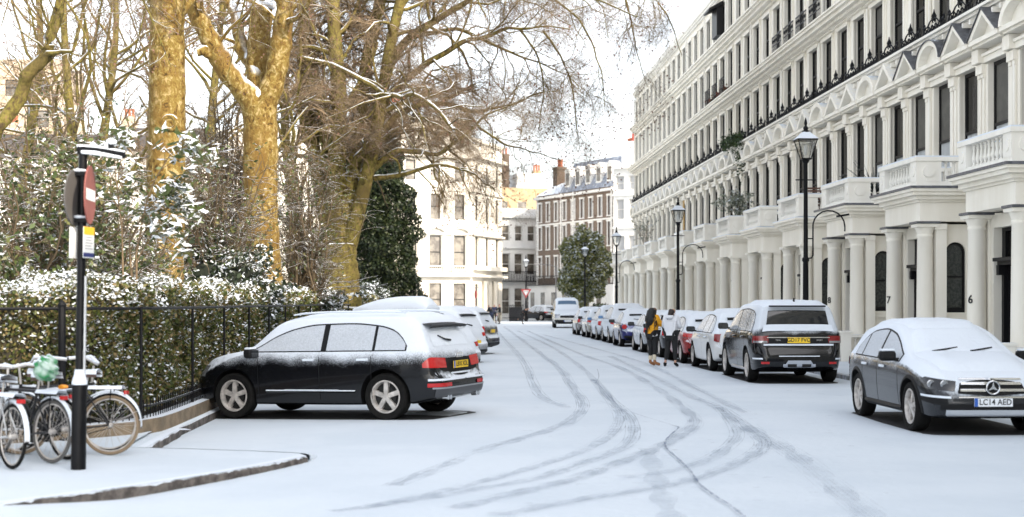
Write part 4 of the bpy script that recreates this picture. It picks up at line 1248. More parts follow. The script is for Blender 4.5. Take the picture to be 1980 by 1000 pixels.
# --- undergrowth behind the hedge: twiggy shrubs with leaves
LEAFG = leaf_mat('shrub_leaf', [(.02, .035, .01), (.05, .075, .02), (.09, .115, .035), (.14, .12, .045)], snow=(.72, .98), amount=.85)
LEAFS = leaf_mat('snowy_evergreen_leaf', [(.012, .022, .01), (.03, .045, .02), (.05, .06, .03)], snow=(.45, .7), amount=1, amp=.5)
LEAFB = leaf_mat('laurel_leaf', [(.05, .07, .02), (.09, .12, .03), (.14, .14, .05), (.20, .13, .05)], snow=(.25, .5), amount=1, amp=.3)
def shrub(px0, px1, py_top, Y, label, seed, nt_=46, leaf=None, nl=2600, ls=.05, group='leafless and leafy shrubs behind the hedge', depth=1.6, twig=TWIGD):
    r = np.random.default_rng(seed)
    x0, x1 = XF(px0, Y), XF(px1, Y); cx = (x0 + x1) / 2; h = ZF(py_top, Y)
    root = empty('shrub', (cx, Y, 0), 0, label, 'shrub', group)
    K = 9; t = np.linspace(0, 1, K)
    N = nt_; bx = r.uniform(-.25, .25, N) * (x1 - x0); tx = bx + r.normal(0, .28, N) * (x1 - x0); ty = r.normal(0, depth * .5, N); hh = h * r.uniform(.55, 1.05, N)
    p = np.stack([bx[:, None] + (tx - bx)[:, None] * t ** 1.4 + r.normal(0, .05, (N, K)), r.uniform(-.4, .4, N)[:, None] + ty[:, None] * t, hh[:, None] * t ** .8], -1)
    rd = (np.full((N, 1), .02 + .004 * h)) * np.linspace(1, .3, K)
    P1, R1 = grow(p, rd, 10, .4, 6, (25, 75), -.02, .25, .2, .6, rng=r)
    P2, R2 = grow(P1, R1, 6, .5, 4, (25, 75), -.08, .3, .2, .7, rng=r)
    R2 = np.maximum(R2, .006)
    tube_obj('stems', [(p, rd, 5), (P1, R1, 3), (P2, R2, 3)], twig, root)
    if leaf is not None:
        base = P2.reshape(-1, 3); c = base[r.integers(0, len(base), nl)] + r.normal(0, .06, (nl, 3))
        leaf_cloud('foliage', c, ls, leaf, root, 1.9, .3, r)
    return root
shrub(-60, 130, 330, 22, 'thin twiggy shrub with yellow-green leaves at the left edge above the bicycles', 51, 30, LEAFG, 5600, .055)
shrub(60, 230, 300, 24, 'green-leaved shrub directly left of the sign post', 52, 28, LEAFG, 5600, .055)
shrub(-20, 170, 200, 31, 'tall thin shrub with a few small leaves, at the top left behind the nearer shrubs', 53, 28, LEAFG, 2600, .055)
shrub(130, 330, 380, 30, 'twiggy shrub between the sign post and the straight plane trunk', 54, 34, LEAFG, 3200, .055)
shrub(340, 480, 300, 36, 'brown twiggy shrub between the two golden trunks', 55, 40, LEAFG, 2600, .055)
shrub(380, 480, 200, 44, 'tall brown shrub further back between the golden trunks', 56, 34, None)
shrub(540, 640, 320, 49, 'brown twiggy shrub right of the forked plane tree', 57, 40, LEAFG, 2200, .06)
# long-leaved snowy branches beside the sign
def leafy_branch(pix, Y, label, seed, n=10, nl=16, ls=.06):
    r = np.random.default_rng(seed)
    l = limb(pix, Y, .012, .006, 12, -.4)
    base = (l[0][0, 0, 0], l[0][0, 0, 1], 0)
    root = empty('snowy_laurel', base, 0, label, 'shrub')
    off = np.array(base)
    st = limb([(pix[0][0], 700), (pix[0][0] + 3, 600), pix[0]], Y, .02, .013, 8)
    P1, R1 = grow(l[0], l[1], n, .35, 5, (25, 60), 0, .15, .15, .8, rng=r)
    tube_obj('stems', [(st[0] - off, st[1], 5), (l[0] - off, l[1], 5), (P1 - off, R1, 3)], TWIG, root)
    ends = np.concatenate([P1[:, -1], P1[:, 2], l[0][0, -4:]])
    c = np.repeat(ends, nl, 0) + r.normal(0, .085, (len(ends) * nl, 3)) * np.array([1, 1, .6])
    leaf_cloud('foliage', c - off, ls, LEAFB, root, 3.0, .9, r)
    return root
leafy_branch([(262, 500), (280, 400), (310, 330), (345, 285), (375, 290)], 21.4, 'long snow-laden leaves on the topmost spray right of the sign arm', 61, 8, 13)
leafy_branch([(250, 470), (275, 420), (310, 380), (345, 360)], 21.6, 'snow-laden leaves on the middle spray right of the round sign', 62, 8, 13)
leafy_branch([(256, 520), (290, 460), (330, 440), (355, 470)], 21.5, 'snow-laden leaves on the lowest spray right of the sign post', 63, 9, 13)
leafy_branch([(262, 480), (300, 420), (345, 395), (370, 400)], 21.9, 'snow-laden leaf spray before the straight plane trunk', 64, 8, 12)
leafy_branch([(236, 460), (228, 380), (222, 300), (238, 262)], 21.3, 'snowy leaf spray rising behind the top of the sign post', 65, 7, 12)
# evergreens with snow between trunk and hedge
def evergreen(name, c, r3, n, size, m, label, seed, cat='shrub', lump_=.35, group=None, trunk=None, inner=True, shell=.55):
    r = np.random.default_rng(seed)
    root = empty(name, (c[0], c[1], 0), 0, label, cat, group)
    d = norm(r.normal(size=(n, 3)))
    k = r.random(n) ** .33
    k = shell + (1 - shell) * k
    lum = 1 + lump_ * (np.sin(d[:, 0] * 5 + seed) * np.sin(d[:, 2] * 6 + 1) + .6 * np.sin(d[:, 1] * 9 + seed * 2) * np.sin(d[:, 2] * 11) + .3 * np.sin(d[:, 0] * 17) * np.sin(d[:, 2] * 19 + seed))
    pts = d * (k * lum)[:, None] * np.array(r3) + np.array([0, 0, c[2]])
    pts = pts[pts[:, 2] > .1]
    leaf_cloud('foliage', pts, size, m, root, 1.7, .25, r)
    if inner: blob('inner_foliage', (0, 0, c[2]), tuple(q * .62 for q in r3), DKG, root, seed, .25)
    if trunk:
        mb = MB(); mb.tube([(0, 0, 0), (.05, 0, c[2] * .5), (0, 0, c[2])], [trunk, trunk * .85, trunk * .6], 10); 
        for s in range(4):
            a = s * 1.6; mb.tube([(0, 0, c[2] * .55), (r3[0] * .4 * math.cos(a), r3[0] * .4 * math.sin(a), c[2] * .95)], [trunk * .5, trunk * .2], 6)
        mb.build('trunk', BARK2, root, sm=True)
    return root
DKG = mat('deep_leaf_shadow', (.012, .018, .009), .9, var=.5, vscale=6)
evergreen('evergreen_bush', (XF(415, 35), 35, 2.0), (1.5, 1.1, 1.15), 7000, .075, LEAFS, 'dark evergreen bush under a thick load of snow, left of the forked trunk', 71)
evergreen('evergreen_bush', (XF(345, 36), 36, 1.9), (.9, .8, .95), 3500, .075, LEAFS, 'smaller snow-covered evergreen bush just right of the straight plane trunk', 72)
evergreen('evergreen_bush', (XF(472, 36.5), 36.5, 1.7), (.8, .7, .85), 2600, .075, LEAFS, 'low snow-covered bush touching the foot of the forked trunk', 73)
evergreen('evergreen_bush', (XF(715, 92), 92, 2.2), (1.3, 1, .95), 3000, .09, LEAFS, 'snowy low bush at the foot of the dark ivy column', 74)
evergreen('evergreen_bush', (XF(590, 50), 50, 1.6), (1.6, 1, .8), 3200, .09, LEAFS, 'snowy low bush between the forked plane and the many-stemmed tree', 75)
# dark ivy-clad column tree
IVY = leaf_mat('ivy_leaf', [(.004, .008, .004), (.009, .017, .006), (.02, .03, .009), (.035, .042, .014)], snow=(1.0, 1.35), amount=.4)
rI = np.random.default_rng(81); YI = 108.0
xI = XF(758, YI)
iv = empty('ivy_clad_tree', (xI, YI, 0), 0, 'tall dark evergreen ivy column left of the sunlit corner building', 'tree')
n = 60000; z = rI.random(n) ** .9 * 10.4 + .25
w = np.interp(z, [0, 1, 2, 4, 5.5, 7, 8.5, 9.6, 10.4], [.75, 1.0, 1.05, 1.12, 1.05, .85, .72, .5, .15])
a = rI.random(n) * 2 * PI; lum = 1 + .16 * np.sin(a * 3 + z * 1.7) + .13 * np.sin(a * 5 - z * 2.9) + .09 * np.sin(z * 7 + a * 2)
rr = w * lum * (.6 + .4 * np.sqrt(rI.random(n)))
lean = .12 * z - .9
pts = np.stack([rr * np.cos(a) - lean * .55 + .15, rr * np.sin(a), z], -1) * np.array([2.35, 1.9, 1.78]) - np.array([1.75, 0, 0])
leaf_cloud('foliage', pts, .165, IVY, iv, 1.3, .1, rI)
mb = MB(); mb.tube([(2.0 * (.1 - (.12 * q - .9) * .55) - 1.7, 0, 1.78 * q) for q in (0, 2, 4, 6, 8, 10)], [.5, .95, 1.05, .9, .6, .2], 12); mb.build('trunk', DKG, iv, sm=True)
# round evergreen tree at the far end of the terrace
HOLM = leaf_mat('olive_green_leaf', [(.05, .065, .02), (.13, .145, .045), (.24, .24, .09), (.34, .32, .16)], snow=(.5, .85), amount=.9)
YR = 112.0
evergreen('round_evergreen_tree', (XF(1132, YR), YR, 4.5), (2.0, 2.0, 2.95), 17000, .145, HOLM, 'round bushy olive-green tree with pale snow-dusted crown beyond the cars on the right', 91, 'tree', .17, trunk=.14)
evergreen('evergreen_bush', (XF(1160, 113), 113, .9), (1.4, .8, .8), 2200, .1, LEAFG, 'low dark bush below the round evergreen tree', 92)

# --- the clipped hedge behind the railings
HEDGE = leaf_mat('hedge_leaf', [(.02, .03, .008), (.05, .068, .015), (.095, .105, .025), (.13, .10, .035), (.18, .13, .06)], snow=(.68, .9), amount=.95, amp=.42, nscale=2.5)
rH = np.random.default_rng(3)
_hp = smooth_line([(-13.0, 12.6), (-10.6, 14.9), (-8.2, 16.8), (-6.6, 18.1), (-5.6, 18.95), (-5.08, 20.0), (-5.10, 22.5), (-5.22, 25)], 10)[:-1] + [(-4.1 - .0446 * y, y) for y in np.arange(25, 109.5, .5)]
HP = np.array(_hp); _d = np.linalg.norm(np.diff(HP, axis=0), axis=1); HS = np.concatenate([[0], np.cumsum(_d)]); HL = HS[-1]
def hpath(u, off=0.0):
    u = np.asarray(u, float); x = np.interp(u, HS, HP[:, 0]); y = np.interp(u, HS, HP[:, 1])
    x1 = np.interp(u + .3, HS, HP[:, 0]); y1 = np.interp(u + .3, HS, HP[:, 1]); x0 = np.interp(u - .3, HS, HP[:, 0]); y0 = np.interp(u - .3, HS, HP[:, 1])
    tx, ty = x1 - x0, y1 - y0; n = np.sqrt(tx * tx + ty * ty) + 1e-9
    return x - ty / n * off, y + tx / n * off          # positive offset = away from the street
def u_at(y): return float(np.interp(y, HP[:, 1], HS))
hr = empty('garden_hedge', (-5, 20, 0), 0, 'long clipped hedge with snow on top, behind the black railings on the left', 'hedge')
offH = np.array([-5, 20, 0])
def htop(u): return 1.99 + .0045 * u + .06 * np.sin(u * 1.3) + .05 * np.sin(u * 3.1 + 1)
def hpts(n, u0, u1, part):
    u = u0 + (u1 - u0) * rH.random(n); top = htop(u)
    if part == 'front':
        z = rH.uniform(.12, 1, n) * top
        o = .33 - .08 * np.sin(u * 2.3 + z * 3) - .05 * np.sin(u * 6.1 - z * 5) + rH.normal(0, .06, n) + .12 * (z / top) ** 6
    else:
        o = .28 + rH.random(n) * 1.5
        z = top + .06 * np.sin(o * 7 + u * 2) + rH.normal(0, .05, n) - .22 * np.clip((.55 - o) / .25, 0, 1) ** 2
    x, y = hpath(u, o)
    return np.stack([x, y, z], -1)
def cloud_arrays(c, s, flat, r):
    N = len(c); n = r.normal(size=(N, 3)); n[:, 2] = np.abs(n[:, 2]) + flat; n = norm(n)
    u = norm(np.cross(n, r.normal(size=(N, 3)))); v = np.cross(n, u); q = s * r.uniform(.6, 1.35, N)[:, None]
    return np.stack([c - u * q * .8, c + v * q * .5 - n * q * .1, c + u * q * .8 - n * q * .15, c - v * q * .5 - n * q * .1], 1).reshape(-1, 3)
HEDGET = leaf_mat('snowy_hedge_leaf', [(.05, .06, .02), (.12, .12, .035), (.20, .15, .06)], snow=(.25, .6), amount=1, amp=.35, nscale=3.5)
U = [0] + [u_at(v) for v in (20, 28, 42, 70)] + [HL]
for part, m_ in (('front', HEDGE), ('top', HEDGET)):
    Vh = []
    for (u0, u1), n, s_ in zip(zip(U[:-1], U[1:]), (60000, 36000, 28000, 18000, 11000), (.036, .043, .053, .075, .105)):
        Vh.append(cloud_arrays(hpts(int(n * (.64 if part == 'front' else .36)), u0, u1, part) - offH, s_, .0 if part == 'front' else .9, rH))
    Vh = np.concatenate(Vh); link_mesh('foliage', np_mesh('foliage', Vh, np.arange(len(Vh)).reshape(-1, 4)), m_, hr)
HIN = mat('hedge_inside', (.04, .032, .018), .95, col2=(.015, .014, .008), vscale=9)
def sweep(mb, prof, us, zf=lambda u: 0):
    rows = []
    for u in us:
        row = []
        for o, z in prof(u) if callable(prof) else prof:
            x, y = hpath(u, o); row.append((float(x) - offH[0], float(y) - offH[1], z))
        rows.append(row)
    mb.grid(rows); return mb
us_ = np.arange(0, HL, 1.2)
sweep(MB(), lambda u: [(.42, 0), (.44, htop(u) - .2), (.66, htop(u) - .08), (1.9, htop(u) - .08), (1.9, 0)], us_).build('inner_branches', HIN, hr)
sweep(MB(), lambda u: [(.56, htop(u) - .12), (.68, htop(u) - .03), (1.0, htop(u) + .005), (1.4, htop(u) + .0), (1.8, htop(u) - .04)], np.arange(0, HL, .35)).build('snow_cover', mat('hedge_snow', SNOWC, .7, spec=.2, bump=1, bscale=10), hr, sm=True, ang=180)
# leafless ground behind the hedge is covered by the ground sheet

# railings on a stone plinth
rl = empty('railings', (-5, 20, 0), 0, 'black iron railings on a low stone plinth in front of the hedge', 'railing')
sweep(MB(), [(-.16, -.3), (-.155, .20), (.14, .20), (.15, -.3)], np.arange(0, HL, .8)).build('stone_plinth', mat('plinth_stone', (.24, .18, .115), .9, col2=(.15, .115, .075), vscale=3.5, bump=.5, bscale=18, snow=(.75, .95, .4)), rl)
def pline(us, z): 
    out = []
    for u in us:
        x, y = hpath(u, 0); out.append((float(x) + 5, float(y) - 20, z))
    return out
mb = MB(); mb.tube(pline(np.arange(0, HL, .8), 1.72), .024, 6); mb.build('top_rail', IRON, rl)
mb = MB(); mb.tube(pline(np.arange(0, HL, .8), .36), .018, 6); mb.build('bottom_rail', IRON, rl)
us2 = [u_at(18.72) - 3.4 * k for k in range(3, 0, -1)] + [u_at(18.72)] + [u_at(19.9) + 3.35 * k for k in range(26)]
for k, u in enumerate(us2):
    (x, y, _), = pline([u], 0); big = k == 3; r_ = .05 if big else .022
    mb = MB(); mb.tube([(x, y, .2), (x, y, 1.74)], r_, 8)
    if big: mb.lathe((x, y, 1.74), [(.05, 0), (.06, .03), (.04, .06), (.004, .1)], 8)
    mb.build('rail_post', IRONC, rl)
mb = MB()                                            # short spikes along the bottom rail
for u in np.arange(0, u_at(60), .135):
    (x, y, _), = pline([u], 0); mb.box(x - .007, x + .007, y - .007, y + .007, .2, .46)
mb.build('short_spikes', IRONC, rl)
# ------------------------------------------------------------------ cars
def lerp_pts(pts):
    xs_ = [p[0] for p in pts]; ys_ = [p[1] for p in pts]
    n = len(xs_); h = [xs_[i + 1] - xs_[i] for i in range(n - 1)]; d = [(ys_[i + 1] - ys_[i]) / h[i] for i in range(n - 1)]
    m = [d[0]] + [0 if d[i - 1] * d[i] <= 0 else 2 * d[i - 1] * d[i] / (d[i - 1] + d[i]) for i in range(1, n - 1)] + [d[-1]]
    def f(x):
        if x <= xs_[0]: return ys_[0]
        if x >= xs_[-1]: return ys_[-1]
        i = 0
        while x > xs_[i + 1]: i += 1
        t = (x - xs_[i]) / h[i]
        return (2 * t ** 3 - 3 * t * t + 1) * ys_[i] + (t ** 3 - 2 * t * t + t) * h[i] * m[i] + (-2 * t ** 3 + 3 * t * t) * ys_[i + 1] + (t ** 3 - t * t) * h[i] * m[i + 1]
    return f
class Shape:
    def __init__(s, L, W, top, plan, belt, zb, lean=.30, defR=None, defF=None, tuck=.04, roofround=.07):
        s.L, s.W = L, W; s.top = lerp_pts(top); s.plan = lerp_pts(plan); s.belt = lerp_pts(belt); s.zb = lerp_pts(zb)
        s.lean = lean; s.dR = lerp_pts(defR or [(0, 0), (3, 0)]); s.dF = lerp_pts(defF or [(0, 0), (3, 0)]); s.tuck = tuck; s.rr = roofround
        s.cache = {}
    def ring(s, x):
        k = round(x, 4)
        if k in s.cache: return s.cache[k]
        zt, w, zb = s.top(x), s.plan(x) * s.W / 2, s.zb(x)
        zs = min(s.belt(x), zt - .07)
        zb = min(zb, zs - .15)
        h = zt - zs; q = min(1, max(0, (h - .07) / .55))
        wr = w - .06 - s.lean * q - .04 * (1 - q)
        k2 = s.rr * (.4 + .6 * q)
        P_ = [(0, zb), (w * .8, zb), (w * .93, zb + .02), (w * (1 - s.tuck), zb + .10), (w * (1 - s.tuck * .3), zb + (zs - zb) * .42), (w, zb + (zs - zb) * .68), (w * .995, zs - .06), (w * .975, zs), (w * .955, zs + min(.03, h * .3)),
              (wr + .05 * q + .01, zt - k2 - .05 * q), (wr - .01, zt - k2 * .45), (wr * .8, zt - k2 * .16), (wr * .45, zt - k2 * .03), (0, zt)]
        for _ in range(2):
            N = [P_[0]]
            for a, b in zip(P_[:-1], P_[1:]):
                N.append((a[0] * .75 + b[0] * .25, a[1] * .75 + b[1] * .25)); N.append((a[0] * .25 + b[0] * .75, a[1] * .25 + b[1] * .75))
            N.append(P_[-1]); P_ = N
        a = np.array(P_); a[:, 1] = np.maximum.accumulate(a[:, 1])
        s.cache[k] = a
        return a
    def dx(s, x, z):
        r = 0
        if x < .9: r += s.dR(z) * (1 - x / .9) ** 2
        if x > s.L - .9: r -= s.dF(z) * (1 - (s.L - x) / .9) ** 2
        return r
    def Y(s, x, z):
        a = s.ring(x); i = int(np.argmax(a[:, 0])); 
        if z <= a[i, 1]: return float(np.interp(z, a[:i + 1, 1], a[:i + 1, 0]))
        return float(np.interp(z, a[i:, 1], a[i:, 0]))
    def Z(s, x, y):
        a = s.ring(x); i = int(np.argmax(a[:, 0])); b = a[i:][::-1]
        return float(np.interp(abs(y), b[:, 0], b[:, 1]))
    def pt(s, x, y, z): return (x + s.dx(x, z) - s.L / 2, y, z)
    def side(s, x, z, sg, o=.004): return s.pt(x, sg * (s.Y(x, z) + o), z)
    def roof(s, x, y, o=.005):
        z = s.Z(x, y); e = .02; dz = (s.Z(x + e, y) - s.Z(x - e, y)) / (2 * e); n = math.hypot(1, dz)
        p = s.pt(x, y, z); return (p[0] - dz / n * o, p[1], p[2] + o / n)
    def wrap(s, end, t, z, o=.006):
        """distance t from the centreline round the end ('R' or 'F') of the car at height z; signed"""
        sg = 1 if t >= 0 else -1; t = abs(t); x0 = 0 if end == 'R' else s.L
        y0 = s.Y(x0, z)
        nx = -1 if end == 'R' else 1
        if t <= y0:
            p = s.pt(x0, sg * t, z); return (p[0] + nx * o, p[1], p[2])
        t -= y0; st = .01; x = 0; py, px_ = y0, s.pt(x0, 0, z)[0]
        while x < 1.5:
            xa = x + st; xx = xa if end == 'R' else s.L - xa
            y = s.Y(xx, z); X = s.pt(xx, 0, z)[0]
            d = math.hypot(y - py, X - px_)
            if d >= t:
                f = t / max(d, 1e-6); X_ = px_ + (X - px_) * f; Y_ = py + (y - py) * f
                tx, ty = (X - px_), (y - py); n = math.hypot(tx, ty) or 1
                ox, oy = ty / n, -tx / n
                if ox * nx < 0 and abs(ox) > abs(oy): ox, oy = -ox, -oy
                if oy < 0: ox, oy = -ox, -oy
                return (X_ + ox * o, sg * (Y_ + oy * o), z)
            t -= d; py, px_ = y, X; x = xa
        return (px_, sg * (py + o), z)
    def build(s, m, parent, wheels, Rw, wells, name='body'):
        L = s.L
        e = [0, .008, .02, .035, .055, .08, .11, .15, .2, .26, .33, .41, .5]
        n = int((L - 1.0) / .075); mid = [.5 + (L - 1.0) * i / n for i in range(1, n)]
        X = e + mid + [L - v for v in e[::-1]]
        V = []; rings = []
        for x in X:
            a = s.ring(x); o = len(V); M = len(a)
            for y, z in a: V.append(s.pt(x, y, z))
            for y, z in a[1:-1][::-1]: V.append(s.pt(x, -y, z))
            rings.append((o, len(V) - o))
        F = []
        for (o1, m1), (o2, m2) in zip(rings[:-1], rings[1:]):
            for k in range(m1):
                j = (k + 1) % m1; F.append((o1 + k, o1 + j, o2 + j, o2 + k))
        def cap(o, m1, rev):
            M = (m1 + 2) // 2                                     # strip between the two halves
            for k in range(M - 1):
                a, b = o + k, o + k + 1
                c = o + (m1 - k - 1) if k + 1 < M - 1 else None
                a2 = o if k == 0 else o + m1 - k; b2 = o + m1 - k - 1 if k + 1 < M - 1 else o + k + 1
                if k == 0: f = (a, b, b2)
                elif k + 1 == M - 1: f = (a, b, a2)
                else: f = (a, b, b2, a2)
                F.append(f[::-1] if rev else f)
        cap(rings[0][0], rings[0][1], True); cap(rings[-1][0], rings[-1][1], False)
        me = bpy.data.meshes.new(name); me.from_pydata(V, [], F)
        bm = bmesh.new(); bm.from_mesh(me); bmesh.ops.recalc_face_normals(bm, faces=bm.faces); bm.to_mesh(me); bm.free()
        me.materials.append(m)
        o = link_mesh(name, me, None, parent)
        cutters = []
        for wx in wheels:
            for sg in (-1, 1):
                q = MB(); q.lathe((wx - L / 2, 0, Rw), [(Rw + .065, sg * (s.W / 2 - .42)), (Rw + .065, sg * (s.W / 2 + .2))], 32, 'y')
                c = q.build('cutter', BLACKP, None, recalc=True); cutters.append(c)
                md = o.modifiers.new('cut', 'BOOLEAN'); md.operation = 'DIFFERENCE'; md.object = c; md.solver = 'EXACT'
                md.material_mode = 'TRANSFER'
        pm = o.parent; o.parent = None
        me2 = realise(o); o.parent = pm
        for c in cutters: bpy.data.objects.remove(c)
        smooth(me2, 38)
        return o
BLACKP = mat('black_plastic', (.006, .006, .0065), .6, spec=.25)
RUBBER = mat('tyre_rubber', (.009, .0085, .008), .9, spec=.2, var=.3, vscale=12, bump=.3, bscale=60)
ALLOY = mat('alloy_rim', (.62, .58, .54), .4, metal=.35, var=.3, vscale=9)
DARKM = mat('dark_metal', (.008, .008, .008), .7)
CHROME = mat('chrome', (.7, .7, .7), .15, metal=1)
CARGL = mat('car_glass', (.012, .014, .016), .05, spec=.6)
FROST = mat('frosted_car_glass', (.02, .022, .025), .2, snow=(-1.0, 1.3, .8), sscale=40)
FROSTD = mat('half_frosted_car_glass', (.012, .014, .018), .12, snow=(.1, .6, .9), sscale=26)
MIRB = mat('mirror_sky_reflection', (.10, .22, .42), .2, metal=.3)  # reflection of the blue sky painted into the mirror glass colour
REDL = mat('red_lamp', (.45, .012, .012), .15, spec=.7)
REDD = mat('dark_red_lamp', (.20, .01, .012), .15, spec=.7, snow=(.5, .9, .5))
CLRL = mat('clear_lamp', (.35, .36, .38), .1, metal=.6)
PYEL = mat('yellow_plate', (.85, .56, .02), .45)
PWHT = mat('white_plate', (.78, .80, .82), .45)
PBLU = mat('plate_blue', (.02, .10, .42), .5)
CSNOW = mat('car_snow', SNOWC, .7, spec=.25, bump=.5, bscale=16)
def paint(name, col, metal=.2, dust=(.78, 1.1, .92, .30, 45), rough=.22, snow=(.30, .62, .5), coat=.5):
    return mat(name, col, rough, metal=metal, coat=coat, spec=.35, snow=snow, dust=dust, sscale=14)
def grid_patch(fn, us, vs, m, name, parent):
    mb = MB(); mb.grid([[fn(u, v) for v in vs] for u in us])
    o = mb.build(name, m, parent, sm=True, ang=180); return o
def lin(a, b, n): return [a + (b - a) * i / (n - 1) for i in range(n)]
def make_wheel(parent, x, y, Rw, wid, spokes, sg, rimR, style='five', loc_z=None):
    """sg = +1: outer face towards +y"""
    t = MB(); w = wid / 2
    t.lathe((0, 0, 0), [(rimR, -w * .8), (rimR + .02, -w * .95), (Rw * .93, -w), (Rw * .985, -w * .8), (Rw, -w * .4), (Rw, w * .4), (Rw * .985, w * .8), (Rw * .93, w), (rimR + .02, w * .95), (rimR, w * .8)], 40, 'y', cap=False)
    wh = t.build('wheel', RUBBER, parent, sm=True, ang=50); wh.location = (x, y, Rw if loc_z is None else loc_z)
    r = MB(); yo = sg * w * .80; yi = sg * w * .1
    r.lathe((0, 0, 0), [(rimR + .004, yo + sg * .01), (rimR - .018, yo + sg * .012), (rimR - .03, yo - sg * .02), (rimR - .035, yi)], 36, 'y', cap=False)
    r.lathe((0, 0, 0), [(.001, yo - sg * .0), (.05, yo), (.065, yo - sg * .03)], 16, 'y', cap=False)
    for k in range(spokes):
        a = 2 * PI * k / spokes + .3
        br = [(-.09, .09)] if style == 'five' else [(-.16, -.05), (.05, .16)]
        for b0, b1 in br:
            i0, o0 = .05, rimR - .015
            wi, wo = (.034, .038) if style == 'five' else (.022, .020)
            am = a + (b0 + b1) / 2 * (1.0 if style != 'five' else 0)
            ca, sa = math.cos(am), math.sin(am)
            def pt(rad, off, yy): return (rad * ca - off * sa, yy, rad * sa + off * ca)
            f1 = yo - sg * .005; f2 = yo - sg * .03; bk = yo - sg * .09
            r.face(pt(i0, -wi, f1), pt(o0, -wo, f2), pt(o0, wo, f2), pt(i0, wi, f1))
            r.face(pt(i0, -wi, f1), pt(i0, -wi, bk), pt(o0, -wo, bk), pt(o0, -wo, f2))
            r.face(pt(i0, wi, f1), pt(o0, wo, f2), pt(o0, wo, bk), pt(i0, wi, bk))
    r.build('rim', ALLOY, wh, sm=True, ang=30)
    d = MB(); d.lathe((0, 0, 0), [(.01, yi), (rimR - .02, yi)], 30, 'y', cap=False)
    d.lathe((0, 0, 0), [(.02, yi + sg * .03), (rimR * .62, yi + sg * .03), (rimR * .62, yi)], 24, 'y', cap=False)
    d.build('brake_disc', DARKM, wh, sm=False)
    return wh
def plate(parent, pos, rz, txt, yellow, w=.52, h=.112, blue=True, tilt=0):
    mb = MB(); mb.box(-w / 2, w / 2, -.006, .006, -h / 2, h / 2)
    o = mb.build('number_plate', PYEL if yellow else PWHT, parent); o.location = pos; o.rotation_euler = (tilt, 0, rz)
    if blue:
        b = MB(); b.box(-w / 2 + .001, -w / 2 + .048, -.009, -.006, -h / 2 + .001, h / 2 - .001); b.build('country_band', PBLU, o)
    if txt: text_obj('plate_lettering', txt, h * .98, NUMM, o, (.024 if blue else 0, -.0105, .002), (R(90), 0, 0), .001, sx=.92)
    return o
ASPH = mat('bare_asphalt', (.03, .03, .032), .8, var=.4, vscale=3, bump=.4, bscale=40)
patches = []
